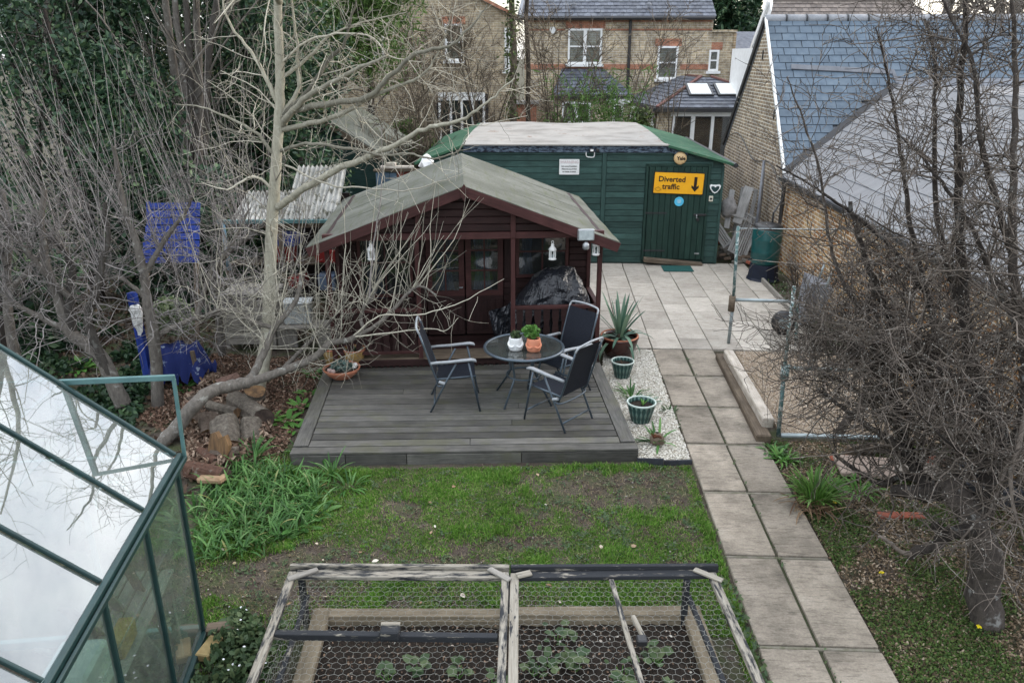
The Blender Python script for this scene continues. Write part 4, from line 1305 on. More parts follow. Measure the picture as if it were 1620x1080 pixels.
M_TGLASS = glassmat('table_glass', (.5, .6, .62), rough=.015, dirt=.08)
tb = thing('round_table', 'round glass-topped metal garden table on the deck', 'table', (-.237, 9.09, .117), 12)
MB().lathe([(0.0001, .69), (.475, .69), (.475, .697), (.0001, .697)], 48, cap0=False).obj('glass_top', M_TGLASS, tb)
rim = [(.485 * math.cos(a), .485 * math.sin(a), .69) for a in np.linspace(0, 2 * math.pi, 49)]
MB().tube(rim, .019, 10, False).obj('rim', M_TUBE, tb, True)
for k in range(4):
    a = R(45 + 90 * k)
    c_, s_ = math.cos(a), math.sin(a)
    MB().tube([(.28 * c_, .28 * s_, .675), (.26 * c_, .26 * s_, .6), (.2 * c_, .2 * s_, .36), (.22 * c_, .22 * s_, .3), (.42 * c_, .42 * s_, 0)], .0135, 8).obj('leg', M_TUBE, tb, True)
    MB().tube([(.05 * c_, .05 * s_, .68), (.47 * c_, .47 * s_, .682)], .009, 6).obj('top_bar', M_TUBE, tb)
MB().tube([(.215 * math.cos(a), .215 * math.sin(a), .33) for a in np.linspace(0, 6.2832, 25)], .011, 8, False).obj('leg_ring', M_TUBE, tb, True)

# ---- leaf helpers
def leaf_blades(spec, n=5):
    """spec rows: base xyz, dir angle, lean (0 up .. 1 flat), length, width, droop. returns V,F arrays (folded strap leaves)"""
    spec = np.asarray(spec, float)
    m_ = len(spec)
    b, an, lean, ln, w, dr = spec[:, :3], spec[:, 3], spec[:, 4], spec[:, 5], spec[:, 6], spec[:, 7]
    V = np.zeros((m_, n + 1, 3, 3))
    d = np.stack([np.cos(an), np.sin(an), 0 * an], 1); sd_ = np.stack([-np.sin(an), np.cos(an), 0 * an], 1)
    pos = b.copy(); ang = lean * math.pi / 2
    for i in range(n + 1):
        t = i / n
        ww = w * (.55 + 1.2 * t) * (1 - t) ** .6 * 1.2 if i < n else 0 * w
        if i == 0: ww = w * .5
        V[:, i, 0] = pos - sd_ * ww[:, None]
        V[:, i, 2] = pos + sd_ * ww[:, None]
        V[:, i, 1] = pos + np.array([0, 0, -1]) * (ww * .35)[:, None]
        st = ln / n
        pos = pos + d * (np.sin(ang) * st)[:, None] + np.array([0, 0, 1]) * (np.cos(ang) * st)[:, None]
        ang = np.minimum(ang + dr / n, math.pi * .95)
    idx = np.arange(m_)[:, None] * (n + 1) * 3
    F = []
    for i in range(n):
        for j in range(2):
            a = i * 3 + j
            F.append(np.stack([idx[:, 0] + a, idx[:, 0] + a + 1, idx[:, 0] + a + 4, idx[:, 0] + a + 3], 1))
    return V.reshape(-1, 3), np.concatenate(F)

def leafmat(name, stops, rough=.5, trans=.25):
    m, N, L, B = nt(name)
    g = N.new('ShaderNodeNewGeometry')
    c = ramp(N, L, g.outputs['Random Per Island'], stops)
    v = coords(N, L, rnd=False)
    f = ramp(N, L, noise(N, L, v, 1.7, 4), [(.3, (.75, .75, .75)), (.7, (1.2, 1.2, 1.2))])
    c = mixrgb(N, L, 1.0, c, f, 'MULTIPLY')
    L.new(c, B.inputs['Base Color']); B.inputs['Roughness'].default_value = rough
    B.inputs['Transmission Weight'].default_value = 0
    if trans:
        t = N.new('ShaderNodeBsdfTranslucent'); L.new(c, t.inputs['Color'])
        mx = N.new('ShaderNodeMixShader'); mx.inputs[0].default_value = trans
        L.new(B.outputs[0], mx.inputs[1]); L.new(t.outputs[0], mx.inputs[2])
        L.new(mx.outputs[0], N['Material Output'].inputs['Surface'])
    return m
M_STRAP = leafmat('strap_leaf', [(0, (.03, .085, .022)), (.5, (.065, .165, .04)), (.88, (.12, .24, .07)), (.96, (.2, .32, .14)), (1, (.3, .28, .1))], .35)
M_YUCCA = leafmat('blue_green_leaf', [(0, (.07, .15, .10)), (.5, (.12, .22, .16)), (1, (.22, .32, .22))], .45)
M_BRIGHT = leafmat('bright_leaf', [(0, (.06, .16, .03)), (.5, (.1, .24, .05)), (1, (.17, .3, .08))])
M_DULL = leafmat('dull_leaf', [(0, (.045, .08, .04)), (.5, (.075, .12, .055)), (1, (.13, .17, .08))])
M_DEADLEAF = leafmat('dead_leaf', [(0, (.09, .05, .03)), (.5, (.17, .11, .065)), (1, (.3, .22, .14))], .8, .1)

def blob_leaves(c, rad, n, size, flat=.5, sq=(1, 1, 1)):
    """small oval leaves (6-gon fans) spread through an ellipsoid"""
    u = rng.normal(size=(n, 3)); u /= np.linalg.norm(u, axis=1)[:, None]
    p = np.asarray(c) + u * (rng.random((n, 1)) ** .45) * np.asarray(rad) * np.asarray(sq)
    return oval_leaves(p, size, flat)
def oval_leaves(p, size, flat=.5, asp=.5):
    n = len(p)
    s = (rng.uniform(.6, 1.35, n) * size)[:, None]
    nrm = rng.normal(size=(n, 3)) * (1 - flat) + np.array([0, 0, 1]) * flat
    nrm /= np.linalg.norm(nrm, axis=1)[:, None]
    t = rng.normal(size=(n, 3)); t -= nrm * (t * nrm).sum(1)[:, None]; t /= np.linalg.norm(t, axis=1)[:, None]
    q = np.cross(nrm, t)
    P = [p - t * s, p - t * s * .3 + q * s * asp, p + t * s * .45 + q * s * asp * .8, p + t * s - nrm * s * .25, p + t * s * .45 - q * s * asp * .8, p - t * s * .3 - q * s * asp]
    V = np.stack(P, 1).reshape(-1, 3)
    i = np.arange(n) * 6
    F = np.concatenate([np.stack([i, i + 1, i + 2, i + 3], 1), np.stack([i, i + 3, i + 4, i + 5], 1)])
    return V, F

def pot(name, label, loc, prof, matl, soil_z, soil_r, cat='plant pot', group=None, rimmat=None, n=28):
    t = thing(name, label, cat, loc, random.uniform(0, 90), group)
    MB().lathe(prof, n).obj('pot_body', matl, t, True)
    MB().lathe([(0.001, soil_z), (soil_r * .6, soil_z + .006), (soil_r, soil_z - .004)], n, cap0=False).obj('soil', M_COMPOST, t, True)
    return t
M_COMPOST = mat('dark_compost', (.035, .026, .02), (.018, .014, .011), 25, .95, .9, 60, spots=(70, .68, (.12, .09, .06)), bdist=.03, var=None)
M_TERRACOTTA = mat('terracotta', (.42, .17, .10), (.33, .13, .08), 6, .85, .15, 30, spots=(5, .64, (.48, .32, .25)))
M_BUFF = mat('buff_stoneware', (.42, .29, .12), (.3, .19, .07), 9, .6, .3, 24, stretch=(1, 1, 3))
M_GLAZE = mat('oxblood_glaze', (.06, .017, .013), (.035, .012, .01), 4, .18, .05)
m, N, L, B = nt('green_ribbed_glaze')
v = coords(N, L, rnd=False)
tc = N.new('ShaderNodeTexCoord'); sp = N.new('ShaderNodeSeparateXYZ'); L.new(tc.outputs['Object'], sp.inputs[0])
at_ = N.new('ShaderNodeMath'); at_.operation = 'ARCTAN2'; L.new(sp.outputs['Y'], at_.inputs[0]); L.new(sp.outputs['X'], at_.inputs[1])
mu_ = N.new('ShaderNodeMath'); mu_.operation = 'MULTIPLY'; mu_.inputs[1].default_value = 17; L.new(at_.outputs[0], mu_.inputs[0])
zf = N.new('ShaderNodeMath'); zf.operation = 'MULTIPLY'; zf.inputs[1].default_value = 58; L.new(sp.outputs['Z'], zf.inputs[0])
s1_ = N.new('ShaderNodeMath'); s1_.operation = 'SINE'; L.new(mu_.outputs[0], s1_.inputs[0])
s2_ = N.new('ShaderNodeMath'); s2_.operation = 'SINE'; L.new(zf.outputs[0], s2_.inputs[0])
ad_ = N.new('ShaderNodeMath'); ad_.operation = 'MULTIPLY_ADD'; ad_.inputs[1].default_value = .5; L.new(s2_.outputs[0], ad_.inputs[0]); L.new(s1_.outputs[0], ad_.inputs[2])
c = ramp(N, L, ad_.outputs[0], [(.1, (.025, .06, .055)), (.8, (.12, .19, .165))])
L.new(c, B.inputs['Base Color']); B.inputs['Roughness'].default_value = .35
bump(N, L, B, ad_.outputs[0], .5, .01)
M_GPOT = m
M_GRIM = mat('pale_green_rim', (.45, .52, .48), (.38, .45, .41), 9, .4, 0)

# big glazed pot with yucca
yp = pot('glazed_pot', 'large oxblood glazed pot holding a spiky blue-green yucca', (1.12, 10.92, 0), [(.14, 0), (.2, .04), (.25, .16), (.275, .27), (.285, .3), (.28, .325), (.255, .325), (.245, .28)], M_GLAZE, .27, .25)
MB().tube([(.27 * math.cos(a), .27 * math.sin(a), .328) for a in np.linspace(0, 6.283, 29)], .014, 6, False).obj('rim', M_TERRACOTTA, yp, True)
yu = thing('yucca', 'spiky blue-green yucca with long upright leaves in the glazed pot', 'plant', (1.12, 10.92, .27))
spec = []
for k in range(34):
    up_ = k < 20
    spec.append((random.uniform(-.03, .03), random.uniform(-.03, .03), 0, k * 2.4, random.uniform(.05, .42) if up_ else random.uniform(.5, .85), random.uniform(.55, .82) if up_ else random.uniform(.45, .75), .027, random.uniform(.1, .5) if up_ else random.uniform(1.3, 2.2)))
V, F = leaf_blades(spec, 7)
np_obj('leaves', V, F, M_YUCCA, yu)
MB().lathe([(.05, -.02), (.04, .06), (.02, .1)], 10).obj('stem', M_OLDWOOD, yu)
gp_ = [(.095, 0), (.105, .02), (.15, .2), (.158, .235), (.152, .24), (.14, .235), (.135, .19)]
p2_ = pot('ribbed_pot', 'green ribbed pot of bare soil in front of the yucca pot', (1.1, 10.12, 0), gp_, M_GPOT, .195, .135, group='green ribbed pots on the gravel')
MB().tube([(.152 * math.cos(a), .152 * math.sin(a), .238) for a in np.linspace(0, 6.283, 29)], .011, 6, False).obj('rim', M_GRIM, p2_, True)
gp2 = [(r * 1.12, z * 1.08) for r, z in gp_]
p3_ = pot('ribbed_pot', 'green ribbed pot with yellow-green shoot, nearest the deck front', (1.2, 8.72, 0), gp2, M_GPOT, .21, .15, group='green ribbed pots on the gravel')
MB().tube([(.17 * math.cos(a), .17 * math.sin(a), .257) for a in np.linspace(0, 6.283, 29)], .012, 6, False).obj('rim', M_GRIM, p3_, True)
V, F = leaf_blades([(0.02, 0.01, .2, k * 1.9, random.uniform(.1, .35), random.uniform(.08, .14), .012, .5) for k in range(6)], 4)
tag(np_obj('bulb_shoot', V + np.array([1.2, 8.72, 0]), F, M_BRIGHT), 'short yellow-green bulb shoot in the nearer ribbed pot', 'plant')
V, F = leaf_blades([(0, 0, .19, k * 2.1, random.uniform(.0, .3), random.uniform(.06, .1), .006, .3) for k in range(3)], 4)
tag(np_obj('twig_shoot', V + np.array([1.09, 10.1, 0]), F, M_DEADLEAF), 'thin pale dry shoot in the ribbed pot beside the yucca', 'plant')

def clump(name, label, loc, n, ln, w, lean, droop, matl, spread=.06, cat='plant', group=None):
    t = thing(name, label, cat, loc, 0, group)
    spec = []
    for k in range(n):
        a = random.uniform(0, 6.283); r = spread * math.sqrt(random.random())
        spec.append((r * math.cos(a), r * math.sin(a), -.02, a + random.uniform(-.6, .6), random.uniform(*lean), random.uniform(.6, 1.15) * ln, w * random.uniform(.7, 1.2), random.uniform(*droop)))
    V, F = leaf_blades(spec, 6)
    np_obj('leaves', V, F, matl, t)
    return t
clump('strappy_plant', 'small green strappy plant in white gravel between the ribbed pots', (1.16, 9.42, 0), 34, .3, .014, (.1, .7), (.4, 1.6), M_STRAP, .07)
clump('grey_leaf_plant', 'grey-leaved plant behind the nearer ribbed pot', (1.36, 9.3, 0), 12, .22, .02, (.2, .8), (.6, 1.8), M_YUCCA, .05)
up_ = clump('uprooted_plant', 'uprooted strappy plant with brown root ball at the gravel end', (1.32, 8.12, .03), 15, .34, .018, (.05, .75), (.3, 1.4), M_STRAP, .05)
MB().lathe([(.03, -.03), (.09, .0), (.08, .06), (.05, .1), (.02, .12)], 9).obj('root_ball', M_OLDWOOD, up_)
for k in range(4):
    MB().tube(smoothpath([(-.03, -.02, .04), (-.05 + .02 * k, -.05, .1), (-.07 + .04 * k, -.03, .13 - .03 * k)], 3), [.016] * 7, 6).obj('root', mat('rusty_root', (.14, .05, .025), (.07, .03, .02), 12, .9, .5), up_)
V, F = leaf_blades([(1.3, 8.1, .05, 3.14 + .1 * k, .92, .75 - .1 * k, .012, .15) for k in range(3)], 6)
np_obj('long_leaf', V - np.array([1.32, 8.12, .03]), F, M_DULL, up_)
clump('weed_tuft', 'low weed at the gravel edge beside the path', (1.6, 9.0, 0), 26, .13, .014, (.3, .9), (.5, 1.5), M_DULL, .06)

# pots on the deck corner
pr1 = [(.09, 0), (.1, .01), (.145, .2), (.155, .25), (.15, .262), (.135, .262), (.13, .22)]
tp1 = pot('buff_pot', 'patterned buff pot left at the deck corner by the veranda', (-2.93, 10.12, .117), pr1, M_BUFF, .23, .13, group='pots at the deck corner')
tp2 = pot('buff_pot', 'patterned buff and terracotta pot right at the deck corner', (-2.62, 10.08, .117), pr1, M_BUFF, .23, .13, group='pots at the deck corner')
for tt in (tp1, tp2):
    MB().tube([(.15 * math.cos(a), .15 * math.sin(a), .255) for a in np.linspace(0, 6.283, 25)], .014, 6, False).obj('rim', M_TERRACOTTA, tt, True)
bw = pot('terracotta_bowl', 'wide terracotta bowl of grey succulents on the deck corner', (-2.70, 9.66, .117), [(.1, 0), (.13, .01), (.2, .07), (.24, .12), (.25, .15), (.235, .155), (.22, .12)], M_TERRACOTTA, .125, .22, group='pots at the deck corner')
V, F = blob_leaves((0, 0, .17), (.15, .12, .07), 420, .028, .3)
tag(np_obj('succulents', V + np.array([-2.70, 9.66, .117]), F, leafmat('grey_succulent', [(0, (.06, .1, .09)), (.5, (.11, .17, .15)), (1, (.2, .26, .23))], .6, .1)), 'grey-green succulents filling the terracotta bowl', 'plant')
M_PINK = mat('pink_stone', (.6, .45, .42), (.5, .36, .33), 8, .8, .2)
for k, (dx, dy) in enumerate(((-.17, -.03), (-.14, -.09), (.16, -.04), (.19, .02))):
    o = MB().lathe([(.02, -.01), (.035, .01), (.03, .035), (.012, .05)], 7).obj('decor_stone', M_PINK if k < 2 else M_WHITE, bw, loc=(dx, dy, .125))
V, F = blob_leaves((0, 0, .25), (.1, .1, .05), 160, .022, .4)
tag(np_obj('trailing_herb', V + np.array([-2.93, 10.12, .117]), F, M_DULL), 'low green herb growing in the left buff pot', 'plant')
V, F = blob_leaves((0, 0, .25), (.08, .08, .03), 60, .022, .4)
tag(np_obj('seedling_tuft', V + np.array([-2.62, 10.08, .117]), F, M_DULL), 'sparse seedlings in the right buff pot', 'plant')

# face pots on the table
def facepot(label, loc, matl):
    t = thing('face_pot', label, 'plant pot', loc, 0, 'shaped pots on the table')
    prof = [(.06, 0), (.075, .012), (.082, .05), (.078, .085), (.082, .12), (.076, .16), (.07, .168), (.062, .165), (.06, .14)]
    b = MB().lathe(prof, 24)
    vs = []
    for x, y, z in b.v:
        a = math.atan2(y, x); f = 1 + .07 * math.cos(2 * a) + (.13 * math.exp(-((z - .055) / .028) ** 2) * max(0, math.cos(a + 1.57 - .5)) ** 2 + .13 * math.exp(-((z - .055) / .028) ** 2) * max(0, math.cos(a + 1.57 + .5)) ** 2)
        vs.append((x * f, y * f, z))
    b.v = vs
    b.obj('pot_body', matl, t, True)
    MB().lathe([(.001, .15), (.06, .148)], 16, cap0=False).obj('soil', M_COMPOST, t)
    for s in (-1, 1):
        MB().tube(smoothpath([(s * .07, -.02, .13), (s * .085, -.05, .09), (s * .05, -.088, .07), (s * .015, -.09, .085)], 4), [.014] * 12 + [.01], 8).obj('moulded_arm', matl, t, True)
    return t
M_WHPOT = mat('white_ceramic', (.72, .73, .73), (.64, .65, .65), 6, .35, .05)
facepot('white figure-shaped pot on the glass table', (-.335, 8.96, .815), M_WHPOT)
facepot('terracotta figure-shaped pot on the glass table', (-.115, 8.93, .815), mat('terracotta_smooth', (.5, .2, .12), (.44, .17, .1), 6, .7, .05))
V, F = blob_leaves((0, 0, .2), (.07, .06, .045), 130, .024, .3)
V2 = V + np.array([-.335, 8.97, .815])
tag(np_obj('houseplant', V2, F, M_DULL), 'dull brown-green plant in the white figure pot', 'plant')
V, F = blob_leaves((0, .02, .235), (.11, .08, .085), 230, .026, .4)
fo = np_obj('houseplant', V + np.array([-.15, 8.95, .815]), F, M_BRIGHT)
tag(fo, 'fresh green bushy plant in the terracotta figure pot', 'plant')
for k in range(7):
    a = k * .9
    MB().tube(smoothpath([(-.12, 8.94, .95), (-.13 + .04 * math.cos(a), 8.95 + .03 * math.sin(a), 1.02), (-.14 + .1 * math.cos(a), 8.95 + .06 * math.sin(a), 1.06 + .03 * math.sin(k))], 3), .004, 5).obj('stem', M_BRIGHT, fo)

# ================================================================ greenhouse
M_GHBAR = mat('green_aluminium', (.014, .042, .042), (.01, .03, .03), 8, .4, .1, 40, .2)
M_GHLITE = mat('pale_green_aluminium', (.1, .2, .2), (.07, .15, .15), 8, .4, .1, 40, .2)
M_GHGLASS = glassmat('greenhouse_glass', (.62, .7, .7), rough=.012, dirt=.16, dcol=(.6, .64, .62), refl=4.4)
M_GHWALL = glassmat('greenhouse_wall_glass', (.72, .82, .78), rough=.02, dirt=.14, dcol=(.4, .45, .42))
GHO = thing('greenhouse', 'glass greenhouse with green metal frame in the near left corner', 'greenhouse', (-2.6, 4.79, 0), 9.3)
EZH, RU, RZH = 1.55, -1.3, 2.72
nbay, bay = 5, .71
for k in range(nbay + 1):
    v_ = -k * bay
    plank('rafter', (.03, v_, EZH + .012), (RU, v_, RZH + .012), .019 if 0 < k else .026, .026, M_GHBAR, GHO)
    plank('wall_post', (.02, v_, .06), (.02, v_, EZH - .02), .03 if k else .04, .035, M_GHBAR, GHO, up=(1, 0, 0))
    plank('rafter', (2 * RU - .03, v_, EZH + .012), (RU, v_, RZH + .012), .02, .026, M_GHBAR, GHO)
    if k < nbay:
        rp = [(.03, v_ - .02, EZH), (.03, v_ - bay + .02, EZH), (RU, v_ - bay + .02, RZH), (RU, v_ - .02, RZH)]
        def lerp_(a, b, t): return tuple(a[i] + (b[i] - a[i]) * t for i in range(3))
        cuts = (0, .36, .7, 1) if k % 2 else (0, .5, 1)
        for a, b in zip(cuts[:-1], cuts[1:]):
            q = [lerp_(rp[0], rp[3], a), lerp_(rp[1], rp[2], a), lerp_(rp[1], rp[2], min(1, b + .012)), lerp_(rp[0], rp[3], min(1, b + .012))]
            lift = .006 if a == 0 else .0
            MB().prism([(x, y, z - lift) for x, y, z in q], (.002, 0, .003)).obj('roof_pane', M_GHGLASS, GHO)
        q2 = [(2 * RU - x, y, z) for x, y, z in rp]
        MB().prism(q2, (-.002, 0, .003)).obj('roof_pane', M_GHGLASS, GHO)
        for za, zb in ((.07, .58), (.575, 1.06), (1.055, EZH - .03)):
            MB().box((.015, v_ - bay / 2, (za + zb) / 2), (.004, bay - .04, zb - za)).obj('wall_pane', M_GHWALL, GHO)
plank('eaves_rail', (.05, .03, EZH - .01), (.05, -nbay * bay, EZH - .01), .035, .045, M_GHBAR, GHO)
plank('eaves_gutter', (.085, .03, EZH - .03), (.085, -nbay * bay, EZH - .03), .02, .035, M_GHBAR, GHO)
plank('base_rail', (.03, .03, .03), (.03, -nbay * bay, .03), .04, .05, M_GHBAR, GHO)
plank('eaves_rail', (2 * RU, .03, EZH - .01), (2 * RU, -nbay * bay, EZH - .01), .05, .06, M_GHBAR, GHO)
plank('base_rail', (2 * RU - .03, .03, .03), (2 * RU - .03, -nbay * bay, .03), .05, .07, M_GHLITE, GHO)
plank('base_rail', (2 * RU, .03, .03), (0, .03, .03), .05, .07, M_GHLITE, GHO)
plank('ridge', (RU, .03, RZH + .03), (RU, -nbay * bay, RZH + .03), .06, .06, M_GHBAR, GHO)
# far gable with the sliding door track reaching past the corner
plank('door_track', (-1.1, .045, 2.13), (.095, .045, 2.13), .025, .04, M_GHLITE, GHO)
plank('track_stay', (.085, .045, 2.12), (.075, .045, 1.5), .022, .025, M_GHLITE, GHO, up=(1, 0, 0))
plank('gable_bar', (RU * .5, .02, .06), (RU * .5, .02, 2.1), .03, .035, M_GHLITE, GHO, up=(1, 0, 0))
plank('gable_rail', (2 * RU, .02, EZH), (0, .02, EZH), .03, .035, M_GHLITE, GHO)
for a, b in ((RU * .98, RU * .52), (RU * .48, -.03)):
    MB().box(((a + b) / 2, .03, .8), (abs(b - a), .004, 1.4)).obj('gable_pane', M_GHWALL, GHO)
MB().tube([(-.3 + .11 * math.cos(a), -.33 + .05 * math.sin(a), 1.42 + .11 * math.sin(a)) for a in np.linspace(.2, 3.6, 14)], .007, 6).obj('cable_loop', M_WHITE, GHO)
# staging and things stored inside
gm = Matrix.Translation((-2.6, 4.79, 0)) @ Matrix.Rotation(R(9.3), 4, 'Z')
def gp3(u, v, z): return tuple(gm @ Vector((u, v, z)))
stg = thing('greenhouse_staging', 'slatted timber staging along the inside of the greenhouse wall', 'staging', (-2.6, 4.79, 0), 9.3)
for k in range(5): plank('slat', (-.1 - k * .1, -.15, .72), (-.1 - k * .1, -3.3, .72), .085, .02, M_GREYWOOD, stg)
for v_ in (-.2, -1.2, -2.2, -3.2):
    for u_ in (-.1, -.5): plank('leg', (u_, v_, 0), (u_, v_, .7), .045, .045, M_GREYWOOD, stg, up=(1, 0, 0))
for k in range(5):
    o = plank('stored_board', gp3(-.13 - .05 * k, -.18 - .12 * k, .02), gp3(-.30 - .05 * k, -.5 - .25 * k, 1.25 - .08 * k), .1, .02, M_GREYWOOD if k % 2 else M_OLDWOOD)
    tag(o, ['bleached board leaning inside the far greenhouse corner', 'brown board leaning second from the far greenhouse corner', 'grey board leaning third inside the greenhouse wall', 'brown board leaning fourth inside the greenhouse wall', 'shortest grey board leaning inside the greenhouse wall'][k], 'board', 'boards leaning inside the greenhouse')
M_YBOX = mat('ochre_box', (.4, .24, .06), (.32, .18, .04), 5, .7, .2)
tag(MB().box((0, 0, .07), (.1, .24, .14), None, .012).obj('ochre_block', M_YBOX, None, loc=gp3(-.14, -.95, .735), rz=9), 'ochre yellow block on the greenhouse staging', 'block')
M_CLEAR = mat('cloudy_plastic', (.5, .56, .54), (.38, .44, .42), 9, .25, .4, 20)
cb_ = MB(); cb_.box((0, 0, .14), (.26, .34, .28), None, .02)
tag(cb_.obj('storage_tub', M_CLEAR, None, loc=gp3(-.24, -1.35, .735), rz=9), 'cloudy plastic tub on the greenhouse staging', 'tub')
jg = thing('jerrycan', 'off-white plastic jerrycan on the greenhouse staging', 'jerrycan', gp3(-.2, -1.85, .735), 9)
MB().box((0, 0, .12), (.16, .26, .24), None, .035).obj('body', mat('offwhite_plastic', (.62, .6, .52), (.52, .5, .43), 6, .4, .05), jg, True)
MB().tube([(0, -.09, .235), (0, -.08, .29), (0, .06, .29), (0, .09, .235)], .016, 8).obj('handle', M_WHITE, jg)
MB().lathe([(.03, .23), (.03, .27)], 10, cap1=True).obj('cap', M_BLACKPL, jg)
for k, (v_, s_) in enumerate(((-2.35, .09), (-2.65, .11))):
    o = MB().lathe([(s_ * .7, 0), (s_, .16), (s_ * 1.06, .165), (s_ * .95, .16)], 16).obj('flower_pot', M_WHITE if k == 0 else M_TERRACOTTA, None, True, loc=gp3(-.25, v_, .735))
    tag(o, ['white plastic flower pot on the greenhouse staging', 'terracotta flower pot at the near end of the staging'][k], 'plant pot')
M_YBRICK = mat('yellow_brick', (.36, .27, .13), (.26, .19, .09), 14, .9, .5, 40)
o = MB().box((0, 0, .033), (.11, .215, .065), None, .008).obj('brick', M_YBRICK, None, loc=(-2.46, 4.62, 0), rz=-8); tag(o, 'loose yellow brick standing against the greenhouse corner', 'brick')
o = MB().box((0, 0, .033), (.215, .1, .065), None, .008).obj('brick', M_OLDWOOD, None, loc=(-2.46, 4.84, 0), rz=12); tag(o, 'dark grey-brown block lying beyond the yellow brick', 'block')

# ================================================================ raised bed with wire-covered cold frame
m, N, L, B = nt('peeling_black_paint')
v = coords(N, L, (1.6, 9, 9))
w = ramp(N, L, noise(N, L, coords(N, L, (1, 16, 16)), 4, 8, .7), [(.3, (.19, .165, .13)), (.7, (.36, .335, .285))])
f = ramp(N, L, noise(N, L, v, 3.0, 7, .72), [(.46, (0, 0, 0)), (.58, (1, 1, 1))])
oi = N.new('ShaderNodeObjectInfo')
c = mixrgb(N, L, f, w, (.026, .028, .032))
L.new(c, B.inputs['Base Color']); B.inputs['Roughness'].default_value = .7
bump(N, L, B, noise(N, L, v, 6, 8, .7), .5, .006)
M_PEEL = m
m2 = m.copy(); m2.name = 'mostly_black_paint'
for nd_ in m2.node_tree.nodes:
    if nd_.type == 'VALTORGB' and abs(nd_.color_ramp.elements[0].position - .46) < .01:
        nd_.color_ramp.elements[0].position = .36; nd_.color_ramp.elements[1].position = .42
M_BLACKWOOD = m2
m3 = m.copy(); m3.name = 'mostly_bare_wood'
for nd_ in m3.node_tree.nodes:
    if nd_.type == 'VALTORGB' and abs(nd_.color_ramp.elements[0].position - .46) < .01:
        nd_.color_ramp.elements[0].position = .58; nd_.color_ramp.elements[1].position = .63
M_BAREWOOD = m3
M_BEDWOOD = woodmat('bed_board', (.23, .19, .135), (.14, .115, .08), (.31, .26, .195))
CFO = (-1.886, 4.93, 0)
RB = thing('raised_bed', 'timber-edged raised bed of dark compost under the wire frame', 'raised bed', CFO, 2.4)
plank('bed_board', (.13, -.03, .12), (1.6, -.03, .12), .1, .07, M_BEDWOOD, RB)
plank('bed_board', (1.62, -.01, .12), (3.0, .0, .12), .1, .07, M_BEDWOOD, RB)
plank('bed_board', (1.62, -.055, .06), (3.0, -.05, .06), .03, .12, M_BEDWOOD, RB)
plank('bed_board', (.13, -.075, .06), (1.6, -.075, .06), .03, .12, M_BEDWOOD, RB)
plank('bed_board', (.2, .02, .13), (.27, -1.75, .13), .13, .06, M_BEDWOOD, RB)
plank('bed_board', (3.07, .05, .12), (3.1, -1.75, .12), .14, .07, M_BEDWOOD, RB)
vs = []
nxs, nys = 60, 36
for j in range(nys):
    for i in range(nxs):
        u, w_ = .22 + 2.85 * i / (nxs - 1), -.04 - 1.7 * j / (nys - 1)
        vs.append((u, w_, .06 + .05 * (float(fbm(u * 6, w_ * 6)) - .5) + .02 * random.random()))
fs = [(j * nxs + i, j * nxs + i + 1, (j + 1) * nxs + i + 1, (j + 1) * nxs + i)[::-1] for j in range(nys - 1) for i in range(nxs - 1)]
MB().add(vs, fs).obj('compost', M_COMPOST, RB, True)
cf_m = Matrix.Translation(CFO) @ Matrix.Rotation(R(2.4), 4, 'Z')
# bits in the compost
q = np.stack([rng.uniform(.25, 3.0, 2600), rng.uniform(-1.7, -.1, 2600)], 1)
V, F = oval_leaves(np.stack([q[:, 0], q[:, 1], .085 + .02 * rng.random(len(q))], 1), .011, .5, .6)
o = np_obj('bark_bits', V, F, stonemat('bark_bits', [(0, (.05, .03, .02)), (.5, (.12, .08, .055)), (.93, (.24, .16, .11)), (1, (.6, .58, .52))]), RB); o['kind'] = 'stuff'
def strawberry(k, u, w_, s):
    t = thing('strawberry_plant', 'x', 'plant', tuple(cf_m @ Vector((u, w_, .08))), random.uniform(0, 360), 'strawberry plants in the raised bed')
    P = []
    n = int(12 * s)
    a = rng.random(n) * 6.283; r = .11 * s * np.sqrt(rng.random(n))
    z = .05 + .07 * rng.random(n)
    V, F = oval_leaves(np.stack([r * np.cos(a), r * np.sin(a), z], 1), .042, .75, .72)
    np_obj('leaves', V, F, M_DULL, t)
    st = MB()
    for j in range(5):
        aa = j * 1.3
        st.tube([(0, 0, -.02), (.05 * math.cos(aa), .05 * math.sin(aa), .06)], .004, 4)
    st.obj('stems', M_BRIGHT, t)
    return t
sb = [(1.0, -.58, .8, 'two-leaved strawberry seedling just below the cross bar'), (1.3, -.62, .7, 'small pale strawberry seedling right of the cross-bar block'), (1.55, -.75, 1.0, 'strawberry plant in the left half beside the middle rail'),
      (2.02, -.25, 1.1, 'strawberry plant nearest the back board of the right half'), (1.95, -.52, 1.5, 'large dark strawberry plant in the right half by the middle rail'), (1.83, -.6, .9, 'small pale strawberry plant hugging the middle rail'), (2.13, -.55, .9, 'strawberry plant just right of the large dark one'),
      (2.45, -.62, 1.3, 'bushy strawberry plant left of the thin centre bar'), (2.72, -.48, 1.0, 'strawberry plant right of the thin centre bar'), (2.78, -.78, .8, 'small strawberry plant in the near right corner'), (1.8, -1.0, 1.6, 'strawberry plant at the bottom edge by the middle rail'),
      (2.1, -.98, .9, 'pale strawberry plant at the bottom edge of the right half'), (.8, -.65, .6, 'tiny strawberry seedling near the left bed board')]
for k, (u, w_, s, lab) in enumerate(sb): strawberry(k, u, w_, s)['label'] = lab

